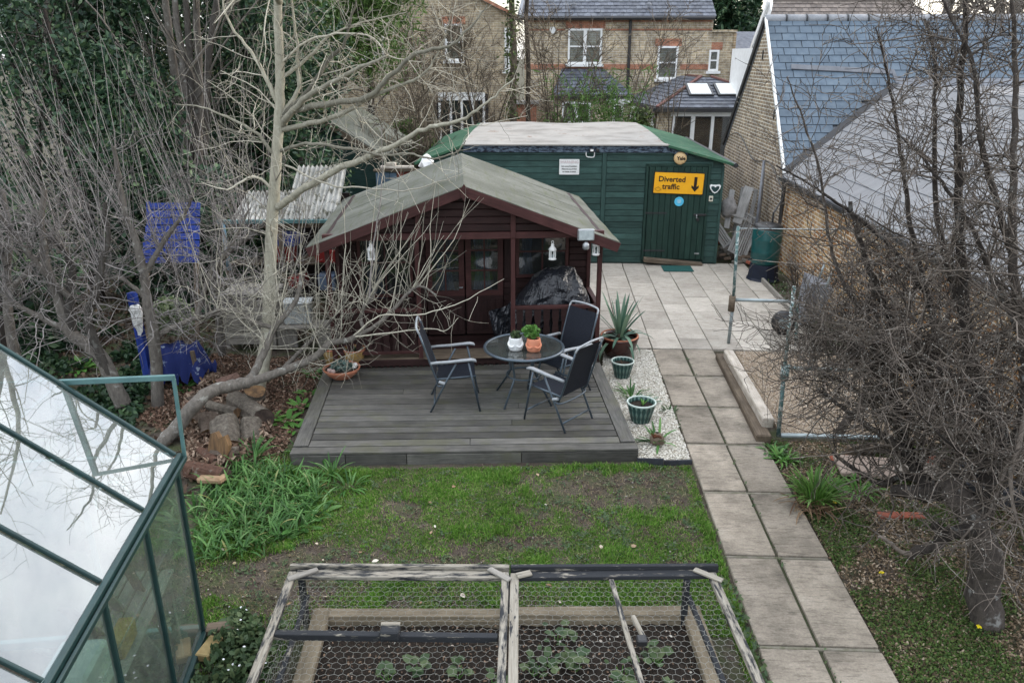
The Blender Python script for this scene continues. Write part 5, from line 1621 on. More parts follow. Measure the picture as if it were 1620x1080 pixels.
CF = thing('wire_frame', 'peeling black timber frame with chicken wire over the raised bed', 'cold frame', CFO, 2.4)
ZT = .5
plank('outer_rail', (-.02, .035, ZT + .015), (1.655, .02, ZT + .015), .035, .07, M_PEEL, CF)
plank('outer_rail', (1.665, .02, ZT + .015), (3.25, .035, ZT + .015), .035, .07, M_BLACKWOOD, CF)
plank('back_rail', (.04, -.03, ZT), (1.6, -.045, ZT), .085, .035, M_PEEL, CF)
plank('back_rail', (1.72, -.05, ZT), (3.16, -.02, ZT), .075, .035, M_BLACKWOOD, CF)
plank('side_rail', (.01, -.01, ZT), (.06, -1.75, ZT), .06, .04, M_PEEL, CF)
plank('side_rail', (3.19, -.02, ZT), (3.25, -1.75, ZT), .06, .04, M_PEEL, CF)
plank('middle_rail', (1.625, -.03, ZT + .005), (1.60, -1.75, ZT + .005), .055, .05, M_PEEL, CF)
plank('middle_rail', (1.695, -.03, ZT - .003), (1.675, -1.75, ZT - .003), .065, .045, M_BAREWOOD, CF)
plank('inner_rail', (.12, -.06, .33), (.16, -1.75, .33), .035, .035, M_BLACKWOOD, CF)
plank('inner_rail', (3.02, -.06, .33), (3.11, -1.75, .33), .035, .035, M_BLACKWOOD, CF)
plank('cross_bar', (.06, -.67, ZT - .012), (1.58, -.70, ZT - .012), .05, .05, M_BLACKWOOD, CF)
plank('corner_plate', (.0, -.12, ZT + .028), (.2, .0, ZT + .028), .05, .018, M_GREYWOOD, CF)
plank('corner_plate', (1.66, -.14, ZT + .036), (1.5, .0, ZT + .036), .05, .018, M_GREYWOOD, CF)
plank('corner_plate', (3.24, -.14, ZT + .03), (3.06, .0, ZT + .03), .05, .018, M_BAREWOOD, CF)
plank('corner_plate', (1.71, -.09, ZT + .036), (1.82, -.05, ZT + .036), .06, .018, M_BAREWOOD, CF)
plank('thin_bar', (2.42, -.09, ZT), (2.53, -1.75, ZT), .035, .025, M_PEEL, CF)
plank('splint', (2.52, -.52, ZT + .02), (2.565, -.75, ZT + .02), .03, .03, M_BAREWOOD, CF)
MB().box((2.545, -.76, ZT + .02), (.07, .07, .05), None, .008).obj('knot_block', M_BLACKPL, CF)
hb = MB().box((.85, -.69, ZT + .03), (.13, .1, .07), None, .01).obj('handle_block', M_BLACKWOOD, CF)
MB().box((.85, -.655, ZT + .068), (.13, .025, .012)).obj('handle_edge', M_BAREWOOD, hb)
for u, w_ in ((.08, -.04), (1.66, -.02), (3.0, -.05)):
    plank('leg', (u, w_, -.05), (u, w_, ZT - .02), .05, .045, M_BLACKWOOD, CF, up=(1, 0, 0))
# hexagonal wire
def hexwire(u0, u1, v0, v1, z, parent, cell=.068):
    h = cell * .866
    nodes = {}
    mb_v, segs = [], []
    nr = int((v1 - v0) / (cell * .75)) + 1
    nc = int((u1 - u0) / h) + 1
    def P(u, v):
        key = (round(u * 400), round(v * 400))
        if key not in nodes:
            nodes[key] = (u + random.uniform(-.005, .005), v + random.uniform(-.005, .005), z + random.uniform(-.004, .004) - .018 * math.sin(math.pi * (u - u0) / (u1 - u0)) * math.sin(math.pi * min(1, max(0, (v - v0) / (v1 - v0)))))
        return nodes[key]
    seen = set()
    for r in range(nr):
        for c_ in range(nc):
            cx = u0 + (c_ + .5 * (r % 2)) * h; cy = v0 + r * cell * .75
            pts = [(cx + cell / 2 * math.sin(k * math.pi / 3), cy + cell / 2 * math.cos(k * math.pi / 3)) for k in range(6)]
            for a, b in zip(pts, pts[1:] + pts[:1]):
                if not (u0 <= a[0] <= u1 and u0 <= b[0] <= u1 and v0 <= a[1] <= v1 and v0 <= b[1] <= v1): continue
                key = tuple(sorted(((round(a[0] * 400), round(a[1] * 400)), (round(b[0] * 400), round(b[1] * 400)))))
                if key in seen: continue
                seen.add(key)
                segs.append((P(*a), P(*b)))
    A_a = np.array([s[0] for s in segs]); B_a = np.array([s[1] for s in segs])
    d = B_a - A_a; d /= np.linalg.norm(d, axis=1)[:, None]
    n1 = np.cross(d, [0, 0, 1.0]); n1 /= np.linalg.norm(n1, axis=1)[:, None]; n2 = np.cross(d, n1)
    rr = .0011
    ring = [n1 * rr, (-.5 * n1 + .866 * n2) * rr, (-.5 * n1 - .866 * n2) * rr]
    V = np.stack([A_a + x for x in ring] + [B_a + x for x in ring], 1).reshape(-1, 3)
    i = np.arange(len(segs)) * 6
    F = np.concatenate([np.stack([i + k, i + (k + 1) % 3, i + 3 + (k + 1) % 3, i + 3 + k], 1) for k in range(3)])
    o = np_obj('chicken_wire', V, F, M_WIRE, parent)
    o['kind'] = 'stuff'
    return o
M_WIRE = mat('galvanised_wire', (.34, .34, .31), (.24, .235, .21), 20, .5, 0, metal=.4)
hexwire(.03, 1.62, -1.7, -.04, ZT - .02, CF)
hexwire(1.7, 3.2, -1.7, -.04, ZT - .02, CF)
# wire down the left side
hw_ = hexwire(0, 1.7, 0, .42, 0, CF); hw_.matrix_local = Matrix(((0, 0, 1, .1), (-1, 0, 0, -.05), (0, 1, 0, .05), (0, 0, 0, 1)))

# ================================================================ scaffold pole frame, water butt, wheelbarrow, junk
M_POLE = mat('flaking_green_pole', (.1, .17, .165), (.06, .11, .11), 7, .55, .2, 30, .2, spots=(16, .5, (.38, .42, .41)))
M_GALV = mat('galvanised_pole', (.33, .38, .39), (.24, .28, .29), 8, .45, .1, 30, .5)
fr1 = thing('pole_frame', 'galvanised and green pole frame standing at the patio edge', 'pole frame')
MB().tube([(2.87, 11.54, 0), (2.87, 11.50, 0.71)], .026, 10).obj('lower_pole', M_GALV, fr1, True)
MB().tube([(2.87, 11.50, 0.66), (2.83, 11.50, 1.84)], .024, 10).obj('upper_pole', M_POLE, fr1, True)
MB().tube([(2.85, 11.50, 0.54), (2.85, 11.50, 0.78)], .05, 10).obj('clamp', M_OLDWOOD, fr1, True)
MB().tube([(2.88, 11.50, 0.72), (3.85, 11.50, 0.70)], .026, 10).obj('cross_pole', M_GALV, fr1, True)
MB().tube(smoothpath([(2.83, 11.50, 1.81), (3.88, 11.30, 1.85), (4.90, 11.00, 1.93), (6.55, 10.60, 1.99)], 5), .007, 6).obj('top_rod', M_GALV, fr1)
MB().tube([(3.83, 11.50, 0.70), (3.90, 11.50, -0.14)], .026, 8).obj('far_pole', M_POLE, fr1)
fr2 = thing('pole_frame', 'flaking green pole frame standing at the end of the sleepers', 'pole frame')
MB().tube([(2.77, 8.38, 0), (2.75, 8.40, 0.79)], .025, 10).obj('lower_pole', M_POLE, fr2, True)
MB().tube([(2.75, 8.40, 0.71), (2.74, 8.40, 1.82)], .021, 10).obj('upper_pole', M_POLE, fr2, True)
MB().tube([(2.76, 8.40, 0.71), (2.76, 8.40, 0.89)], .048, 10).obj('clamp', M_POLE, fr2, True)
MB().tube([(2.76, 8.40, 0.86), (3.48, 8.40, 0.84), (3.97, 8.30, 0.87)], .021, 10).obj('cross_pole', M_POLE, fr2, True)
MB().tube([(2.79, 8.35, 0.03), (3.98, 8.34, 0.03), (4.25, 8.29, 0.03)], .03, 10).obj('ground_pole', M_GALV, fr2, True)

WBT = (4.36, 15.35, 0)
wb_ = thing('water_butt', 'teal plastic water butt on black stand against the brick wall', 'water butt', WBT)
MB().lathe([(.25, .32), (.27, .36), (.275, .55), (.28, .57), (.275, .59), (.285, .8), (.29, .82), (.285, .84), (.28, 1.0), (.27, 1.04), (.0, 1.05)], 28).obj('barrel', mat('teal_plastic', (.012, .085, .085), (.008, .06, .06), 5, .3, .05), wb_, True)
MB().lathe([(.275, 1.03), (.285, 1.05), (.28, 1.08), (.2, 1.11), (.0, 1.12)], 28, cap0=False).obj('lid', M_BLACKPL, wb_, True)
MB().lathe([(.33, 0), (.3, .05), (.27, .31), (.25, .325)], 12).obj('stand', mat('navy_black_plastic', (.015, .02, .035), None, 5, .5, .1), wb_)
MB().tube([(-.27, -.06, .42), (-.33, -.07, .42), (-.34, -.07, .39)], .015, 8).obj('tap', M_BLACKPL, wb_)
MB().tube([(.1, .1, 1.1), (.1, .1, 1.3), (.4, .6, 1.5)], .02, 6).obj('diverter_hose', M_BLACKPL, wb_)

# slatted chairs and timber thrown together beside the shed
M_SILVER = woodmat('silvered_slats', (.34, .335, .325), (.22, .215, .205), (.48, .47, .455))
def slat_panel(name, label, loc, rot, w, h, n, cat='chair', along='Z', group=None):
    t = thing(name, label, cat, loc, 0, group)
    t.rotation_euler = rot
    for s in (-1, 1):
        plank('stile', (s * w / 2, 0, 0), (s * w / 2, 0, h), .03, .05, M_SILVER, t, up=(1, 0, 0))
    for k in range(n):
        if along == 'Z':
            x = -w / 2 + .05 + (w - .1) * k / (n - 1)
            plank('slat', (x, 0, .05), (x, 0, h - .05), .012, .035, M_SILVER, t, up=(1, 0, 0))
        else:
            z = .05 + (h - .1) * k / (n - 1)
            plank('slat', (-w / 2, -.01, z), (w / 2, -.01, z), .014, .06, M_SILVER, t)
    for z in (.02, h - .02):
        plank('rail', (-w / 2, 0, z), (w / 2, 0, z), .03, .05, M_SILVER, t)
    return t
slat_panel('slatted_chair', 'silvered slatted chair back leaning in front of the junk pile', (4.13, 16.7, .15), (R(-22), R(28), R(8)), .42, .95, 7)
slat_panel('folded_chair', 'silvered slatted seat tipped against the shed side', (3.95, 16.78, .35), (R(-20), R(-32), R(25)), .2, .75, 3)
slat_panel('old_garden_chair', 'broad weathered slatted panel standing at the back of the junk', (4.3, 17.2, .45), (R(-12), R(10), R(5)), .34, 1.05, 4)
o = plank('grey_plank', (4.12, 16.9, .8), (4.36, 17.1, 1.55), .2, .03, M_SILVER, up=(0, -1, .3)); tag(o, 'wide pale plank leaning at the top of the junk pile', 'plank')
o = plank('grey_plank', (3.9, 16.85, .7), (4.05, 17.3, 1.45), .12, .03, M_SILVER, up=(0, -1, .3)); tag(o, 'grey plank leaning against the shed corner', 'plank')
o = plank('grey_plank', (3.98, 16.9, 1.0), (4.4, 16.95, .85), .05, .04, M_SILVER); tag(o, 'short batten lying across the tipped slats', 'plank')
M_BAG = mat('grey_sacking', (.36, .34, .33), (.24, .23, .22), 9, .9, .9, 20, bdist=.05)
sk = MB().lathe([(.08, -.05), (.16, .02), (.18, .16), (.13, .3), (.05, .38), (.01, .4)], 12)
sk.v = [(x + .03 * math.sin(z * 20 + y * 9), y * .7, z) for x, y, z in sk.v]
tag(sk.obj('sack', M_BAG, None, True, loc=(3.93, 16.95, .98)), 'crumpled grey sack perched on the slatted chairs', 'sack')
MB_ = thing('leaning_poles', 'bundle of dark grey poles leaning on the brick gable wall', 'poles')
for k in range(3):
    MB().tube([(4.5 + .05 * k, 16.75 + .1 * k, .2), (4.72 + .05 * k, 17.5 + .15 * k, 2.05 - .12 * k)], .03, 8).obj('pole', M_LEAD if k != 1 else M_GREYWOOD, MB_, True)
# rubble
M_RUB = brickmat('rubble', 'X', (.3, .1, .06), (.24, .15, .1), (.3, .28, .24))
M_RUBS = [mat('rubble_red', (.32, .1, .06), (.2, .07, .05), 9, .9, .4), mat('rubble_brown', (.14, .1, .075), (.08, .06, .045), 9, .9, .4), mat('rubble_grey', (.22, .2, .18), (.13, .12, .1), 9, .9, .4)]
for k in range(26):
    x, y = random.uniform(3.85, 4.75), random.uniform(16.5, 17.3)
    mm = M_RUBS[0] if (k in (3, 7, 11)) else random.choice(M_RUBS[1:])
    o = MB().box((0, 0, 0), (.215 * random.uniform(.5, 1), .1, .065), None, .01).obj('rubble_brick', mm)
    o.location = (x, y, .03 + .3 * max(0, (y - 16.5) / .8) * random.uniform(.6, 1.2)); o.rotation_euler = (random.uniform(-.4, .4), random.uniform(-.4, .4), random.uniform(0, 3))
    tag(o, 'broken brick or offcut in the rubble heap beside the shed', 'brick', 'rubble between shed and house')

WB = thing('wheelbarrow', 'upturned grey steel wheelbarrow with black wheel behind the apple twigs', 'wheelbarrow', (3.82, 12.0, 0), -8)
vs = [(.2, -.3, .25), (.2, .3, .25), (.28, .36, .95), (.28, -.36, .95), (.42, -.22, .3), (.42, .22, .3), (.62, .27, .85), (.62, -.27, .85)]
MB().add(vs, [(0, 3, 2, 1), (4, 5, 6, 7), (0, 1, 5, 4), (1, 2, 6, 5), (2, 3, 7, 6), (3, 0, 4, 7)]).obj('tray', M_LEAD, WB)
wl_ = MB().tube([(0, -.04, .2), (0, .04, .2)], .19, 20).obj('wheel', M_BLACKPL, WB, True)
MB().tube([(0, -.045, .2), (0, .045, .2)], .09, 12).obj('hub', M_GALV, wl_)
for s in (-1, 1):
    MB().tube(smoothpath([(0, s * .06, .2), (.18, s * .2, .35), (.45, s * .27, .75), (.55, s * .28, 1.1)], 4), .018, 8).obj('handle', M_GALV, WB, True)
# edging board of the wall bed
o = plank('bed_edging', (4.28, 15.05, .03), (4.28, 11.4, .03), .05, .14, M_GREYWOOD); tag(o, 'long grey timber edging between patio and wall bed', 'edging')

# ================================================================ lawn and low plants
def blades(q, zf, h0, h1, w, name, matl, label, lean=.5, cat='grass', hmul=None):
    n = len(q)
    h = rng.uniform(h0, h1, n)
    if hmul is not None: h *= hmul
    a = rng.random(n) * 6.283; b = rng.random(n) * 6.283
    ln = rng.random(n) * lean
    d = np.stack([np.cos(a), np.sin(a)], 1); s = np.stack([np.cos(b), np.sin(b)], 1)
    z0 = zf(q[:, 0], q[:, 1]) - .008
    ww = w * rng.uniform(.6, 1.3, n)
    V = np.zeros((n, 5, 3))
    V[:, 0, :2] = q - s * ww[:, None]; V[:, 1, :2] = q + s * ww[:, None]; V[:, 0, 2] = V[:, 1, 2] = z0
    mid = q + d * (ln * h * .35)[:, None]
    V[:, 2, :2] = mid - s * (ww * .8)[:, None]; V[:, 3, :2] = mid + s * (ww * .8)[:, None]
    V[:, 2, 2] = V[:, 3, 2] = z0 + h * .6
    V[:, 4, :2] = q + d * (ln * h * 1.1)[:, None]; V[:, 4, 2] = z0 + h * (1 - .3 * ln)
    i = np.arange(n) * 5
    o = np_obj(name, V.reshape(-1, 3), [np.stack([i, i + 1, i + 3, i + 2], 1), np.stack([i + 2, i + 3, i + 4], 1)], matl)
    return tag(o, label, cat, None, 'stuff')
M_GRASS = leafmat('lawn_grass', [(0, (.05, .12, .018)), (.4, (.105, .24, .032)), (.8, (.17, .33, .05)), (.92, (.22, .32, .08)), (1, (.38, .34, .19))], .6, .3)
lawn = [(-2.9, 7.9), (-2.6, 7.42), (1.1, 7.7), (1.63, 7.7), (1.63, 3.4), (1.5, 3.4), (1.5, 5.0), (-1.9, 4.9), (-2.0, 3.6), (-2.45, 3.6), (-2.6, 4.9), (-3.3, 5.6), (-3.3, 7.2)]
q = scatter(lawn, 17000)
keep = fbm(q[:, 0] * 1.5 + 3.1, q[:, 1] * 1.5 + 11.2) * .6 + vnoise(q[:, 0] * 5.5, q[:, 1] * 5.5) * .24 + vnoise(q[:, 0] * 15, q[:, 1] * 15) * .16
for (cx, cy, rx, ry, st) in ((*(0.95, 7.22, 0)[:2], .75, .3, .35), (*(1.44, 7.44, 0)[:2], .35, .2, .25), (*(-0.32, 6.09, 0)[:2], .5, .16, .3), (*(-2.61, 5.49, 0)[:2], .7, .3, .5), (*(-2.15, 5.78, 0)[:2], .5, .12, .3), (*(0.03, 6.21, 0)[:2], .4, .14, .22), (*(-1.35, 6.69, 0)[:2], .3, .14, .15),
                           (*(-0.86, 5.83, 0)[:2], .55, .1, .28), (*(0.48, 5.93, 0)[:2], .35, .12, .25), (*(1.26, 5.88, 0)[:2], .3, .1, .3), (*(-1.68, 5.94, 0)[:2], .3, .1, .2), (-2.3, 4.4, .35, .5, .3)):
    keep -= st * np.exp(-(((q[:, 0] - cx) / rx) ** 2 + ((q[:, 1] - cy) / ry) ** 2))
keep += .08 * np.exp(-((q[:, 0] - .9) / .8) ** 2)
keep += .25 * np.exp(-((q[:, 0] - 1.6) / .07) ** 2)
q = q[keep + rng.normal(0, .085, len(q)) > .41]
dens_h = np.clip((fbm(q[:, 0] * 3, q[:, 1] * 3) - .2) * 2, .5, 1.35)
blades(q, gz, .035, .085, .0036, 'lawn_grass', M_GRASS, 'patchy green lawn grass in front of the deck', .9, 'grass', dens_h)
# dead straw and crumbs of soil between the tufts
qs = scatter(lawn, 1500)
blades(qs, gz, .02, .05, .0022, 'dead_thatch', leafmat('straw', [(0, (.16, .12, .07)), (.6, (.3, .24, .14)), (1, (.42, .36, .24))], .8, .1), 'dry straw-coloured thatch among the lawn grass', 1.6, 'grass')
stones(lawn, 600, .005, .016, 'soil_crumbs', stonemat('soil_crumb', [(0, (.04, .03, .024)), (.6, (.09, .07, .055)), (.95, (.15, .12, .1)), (1, (.4, .37, .33))]), gz, 'crumbs of soil and grit in the bare patches of lawn', .012)
# broad-leaved weeds scattered in the lawn
q = scatter(lawn, 26)
P = np.concatenate([np.stack([a + rng.normal(0, .035, 14), b + rng.normal(0, .035, 14), np.full(14, float(gz(a, b)) + .022)], 1) for a, b in q])
V, F = oval_leaves(P, .017, .7, .4)
tag(np_obj('lawn_weeds', V, F, M_DULL), 'small broad-leaved weeds scattered in the lawn', 'weeds', None, 'stuff')
# fallen pale leaves and white petals on the lawn
q = scatter(lawn, 3.2)
V, F = oval_leaves(np.stack([q[:, 0], q[:, 1], gz(q[:, 0], q[:, 1]) + .025], 1), .024, .8, .6)
tag(np_obj('fallen_leaves', V, F, stonemat('fallen_leaf', [(0, (.2, .12, .07)), (.5, (.36, .27, .18)), (1, (.62, .58, .5))])), 'few pale fallen leaves lying on the lawn', 'leaves', None, 'stuff')

# right-hand bed: ground cover and leaf litter
rbed = [(2.6, 3.2), (2.6, 8.35), (4.85, 8.3), (4.85, 3.2)]
q = scatter(rbed, 4300)
V, F = oval_leaves(np.stack([q[:, 0], q[:, 1], gz(q[:, 0], q[:, 1]) + rng.random(len(q)) * .02], 1), .015, .6, .5)
tag(np_obj('leaf_litter', V, F, leafmat('litter', [(0, (.06, .045, .028)), (.4, (.14, .105, .065)), (.75, (.24, .17, .11)), (1, (.45, .37, .28))], .85, .1)), 'brown leaf litter under the apple tree', 'leaf litter', None, 'stuff')
q = scatter(rbed, 9000)
k_ = fbm(q[:, 0] * 2.1 + 9, q[:, 1] * 2.1 + 4) + .12 * np.exp(-((q[:, 0] - 2.75) / .25) ** 2) - .14 * np.clip(q[:, 0] - 3.3, 0, 1)
q = q[k_ + rng.normal(0, .06, len(q)) > .49]
V, F = oval_leaves(np.stack([q[:, 0], q[:, 1], gz(q[:, 0], q[:, 1]) + .006 + rng.random(len(q)) * .03], 1), .0105, .5, .55)
tag(np_obj('ground_cover', V, F, leafmat('celandine', [(0, (.035, .07, .018)), (.5, (.065, .12, .028)), (1, (.13, .18, .05))])), 'low green ground cover beside the slab path', 'ground cover', None, 'stuff')
for k, (x, y) in enumerate(((3.44, 5.15, 0)[:2], (2.95, 5.81, 0)[:2], (3.77, 7.28, 0)[:2], (2.93, 6.93, 0)[:2])):
    t = thing('yellow_flower', ['yellow celandine flower at the foot of the apple trunk', 'yellow celandine flower out in the ground cover', 'yellow celandine flower near the cut apple branch', 'yellow celandine flower beside the green clump'][k], 'flower', (x, y, float(gz(x, y))), 0, 'celandine flowers')
    V, F = oval_leaves(np.array([[.012 * math.cos(a), .012 * math.sin(a), .05] for a in np.linspace(0, 5.5, 8)]), .013, .9, .5)
    np_obj('petals', V, F, mat('celandine_yellow', (.75, .6, .02), None, 5, .5, 0), t)
    MB().tube([(0, 0, -.01), (0, 0, .05)], .002, 4).obj('stem', M_BRIGHT, t)
# mulch left of the deck, and a dim leaf-strewn floor under the trees
mul = [(-2.9, 7.6), (-3.15, 10.3), (-3.0, 10.6), (-5.2, 10.9), (-5.0, 8.6), (-3.6, 7.6)]
q = scatter(mul, 3200)
V, F = oval_leaves(np.stack([q[:, 0], q[:, 1], gz(q[:, 0], q[:, 1]) + .005 + rng.random(len(q)) * .025], 1), .021, .55, .45)
tag(np_obj('bark_mulch', V, F, leafmat('bark_chip', [(0, (.06, .035, .025)), (.4, (.13, .075, .05)), (.8, (.21, .135, .095)), (1, (.34, .25, .19))], .85, 0)), 'reddish brown bark mulch beside the deck', 'mulch', None, 'stuff')
und = [(-9, 5.5), (-3.4, 5.5), (-3.6, 7.6), (-5.0, 8.6), (-5.2, 10.9), (-3.3, 11.5), (-4, 15), (-10, 15)]
q = scatter(und, 150)
V, F = oval_leaves(np.stack([q[:, 0], q[:, 1], gz(q[:, 0], q[:, 1]) + .01 + rng.random(len(q)) * .04], 1), .04, .55, .5)
tag(np_obj('dead_leaves', V, F, leafmat('dark_dead_leaf', [(0, (.04, .025, .018)), (.6, (.09, .058, .038)), (1, (.19, .14, .095))], .8, .1)), 'dead leaves on the ground under the left-hand trees', 'leaf litter', None, 'stuff')

# low ivy and ferny plants in the shade under the left-hand trees
q = scatter([(-8.5, 6.5), (-4.6, 7.4), (-5.2, 9.2), (-4.9, 11.2), (-6.5, 12.3), (-9.5, 12.3)], 900)
q = q[fbm(q[:, 0] * 1.6 + 5, q[:, 1] * 1.6) > .5]
V, F = oval_leaves(np.stack([q[:, 0], q[:, 1], gz(q[:, 0], q[:, 1]) + .02 + rng.random(len(q)) * .12], 1), .045, .5, .6)
tag(np_obj('ivy_carpet', V, F, leafmat('ivy_leaf', [(0, (.012, .03, .016)), (.6, (.03, .065, .03)), (1, (.07, .12, .05))], .4, .1)), 'dark ivy carpeting the shade below the left-hand trees', 'ground cover', None, 'stuff')
# bluebell / agapanthus leaves by the logs
blb = [(-3.08, 5.78, 0), (-3.45, 6.61, 0), (-3.47, 7.30, 0), (-3.15, 7.45, 0), (-2.66, 7.33, 0), (-2.31, 7.08, 0), (-2.15, 6.66, 0), (-2.23, 6.22, 0), (-2.51, 5.98, 0), (-2.84, 5.79, 0)]
q = scatter(blb, 760)
n = len(q)
ctr = q[rng.integers(0, n, n)] if False else q
spec = np.stack([q[:, 0], q[:, 1], gz(q[:, 0], q[:, 1]), rng.random(n) * 6.283, rng.uniform(.05, .6, n), rng.uniform(.14, .3, n), rng.uniform(.006, .012, n), rng.uniform(.5, 2.0, n)], 1)
V, F = leaf_blades(spec, 6)
tag(np_obj('bluebell_leaves', V, F, M_STRAP), 'dense bed of strappy green leaves beside the log pile', 'plants', None, 'stuff')
for k, (px_, n_, ln) in enumerate((((-2.25, 7.35, 0), 46, .3), ((-2.00, 7.09, 0), 34, .26), ((-2.71, 7.80, 0), 18, .22), ((-3.21, 7.63, 0), 60, .34))):
    clump('strappy_clump', ['strappy clump against the deck front edge', 'small strappy tuft where lawn meets the deck', 'thin pale tuft at the deck corner', 'strappy clump in front of the split logs'][k], (px_[0], px_[1], -.04), n_, ln, .011, (.1, .7), (.5, 1.9), M_STRAP, .09, group='strappy clumps near the deck')
# broad leaves (foxglove / comfrey)
def rosette(name, label, loc, n, size, matl, lean=(.55, .95), group=None, spread=.05):
    t = thing(name, label, 'plant', loc, 0, group)
    spec = []
    for k in range(n):
        a = k * 2.4 + random.uniform(-.3, .3)
        spec.append((spread * math.cos(a), spread * math.sin(a), 0, a, random.uniform(*lean), size * random.uniform(.6, 1.15), size * .17 * random.uniform(.8, 1.2), random.uniform(.2, 1.0)))
    V, F = leaf_blades(spec, 6)
    np_obj('leaves', V, F, matl, t)
    return t
for k, (p_, n_, s_) in enumerate((((-2.32, 6.32, 0), 12, .22), ((-2.17, 6.57, 0), 10, .2), ((-2.40, 6.11, 0), 10, .18), ((-3.33, 8.67, 0), 12, .16), ((-3.13, 8.61, 0), 14, .2), ((-3.09, 9.02, 0), 12, .18), ((-3.11, 9.42, 0), 10, .15), ((-2.96, 8.39, 0), 8, .14), ((-3.23, 10.07, 0), 12, .16), ((-5.18, 9.99, 0), 14, .2), ((-4.84, 9.56, 0), 12, .18), ((-6.62, 10.17, 0), 14, .24))):
    rosette('broad_leaf_plant', ['broad-leaved rosette at the lawn edge of the strappy bed', 'broad-leaved rosette right of the strappy bed tip', 'broad-leaved rosette below the strappy bed', 'green rosette beside the sawn log end', 'green rosette against the deck side near the log', 'green rosette halfway along the deck side', 'small rosette higher up the deck side', 'lowest small rosette by the deck side', 'leafy plant by the far deck corner under the branch', 'leafy plant below the blue cloth', 'leafy plant behind the bare stump', 'bright leafy plant left of the leaning trunk'][k],
            (p_[0], p_[1], -.03), n_, s_, M_BRIGHT if k in (3, 4, 5, 6, 7, 11) else M_STRAP, group='broad-leaved rosettes')
# weeds beside the wire frame
wd = [(-2.45, 5.0), (-1.98, 5.0), (-1.9, 3.6), (-2.4, 3.6)]
q = scatter(wd, 420)
k_ = fbm(q[:, 0] * 3, q[:, 1] * 3)
q = q[k_ > .42]
P = np.concatenate([np.stack([a + rng.normal(0, .03, 9), b + rng.normal(0, .03, 9), np.full(9, 0.0) + rng.random(9) * .14 - .02], 1) for a, b in q])
V, F = oval_leaves(P, .03, .5, .55)
tag(np_obj('leafy_weeds', V, F, M_DULL), 'leafy green weeds between greenhouse and wire frame', 'weeds', None, 'stuff')
q = q[rng.random(len(q)) < .1]
V, F = oval_leaves(np.stack([q[:, 0], q[:, 1], .12 + .03 * rng.random(len(q))], 1), .01, .8, .8)
tag(np_obj('white_flowers', V, F, mat('white_petal', (.75, .76, .8), None, 5, .6, 0)), 'tiny white flowers dotting the weeds beside the wire frame', 'flowers', None, 'stuff')
wd = [(1.5, 5.6), (1.64, 5.6), (1.64, 3.6), (1.5, 3.6)]
q = scatter(wd, 700)
V, F = oval_leaves(np.stack([q[:, 0], q[:, 1], .02 + .07 * rng.random(len(q))], 1), .022, .5, .55)
tag(np_obj('edge_weeds', V, F, M_DULL), 'weeds growing between wire frame and path', 'weeds', None, 'stuff')
q = np.stack([np.concatenate([rng.normal(2.12, .012, 110), rng.normal(1.65, .012, 60)]), rng.uniform(4, 11, 170)], 1)
q = q[vnoise(q[:, 1] * 3, q[:, 0] * 3) > .49]
V, F = oval_leaves(np.stack([q[:, 0], q[:, 1], .008 + .02 * rng.random(len(q))], 1), .016, .5, .5)
tag(np_obj('joint_weeds', V, F, M_DULL), 'tiny weeds in the joints of the slab path', 'weeds', None, 'stuff')
# daylily clump by the path
dl = clump('daylily_clump', 'bright green strappy clump right of the path', (2.76, 6.99, 0), 130, .36, .012, (.0, .5), (.4, 1.7), leafmat('daylily', [(0, (.05, .12, .02)), (.5, (.09, .2, .035)), (1, (.16, .28, .07))]), .13)
spec = [(random.uniform(-.25, .05), random.uniform(-.25, .05), 0, random.uniform(0, 6.28), random.uniform(.6, 1), random.uniform(.15, .35), .008, random.uniform(.5, 1.5)) for k in range(70)]
V, F = leaf_blades(spec, 5)
np_obj('dead_leaves', V, F, M_DEADLEAF, dl)
clump('daylily_clump', 'small green strappy tuft behind the cut apple branch', (3.27, 7.19, 0), 40, .2, .01, (.1, .7), (.5, 1.8), M_BRIGHT, .1)
clump('leafy_tuft', 'yellow-green tuft at the end of the sleepers', (2.66, 7.84, 0), 40, .16, .013, (.2, .8), (.5, 1.5), M_BRIGHT, .1)
clump('leafy_tuft', 'dark green tuft below the scaffold pole', (2.63, 8.03, 0), 40, .13, .015, (.2, .9), (.5, 1.5), M_STRAP, .12)

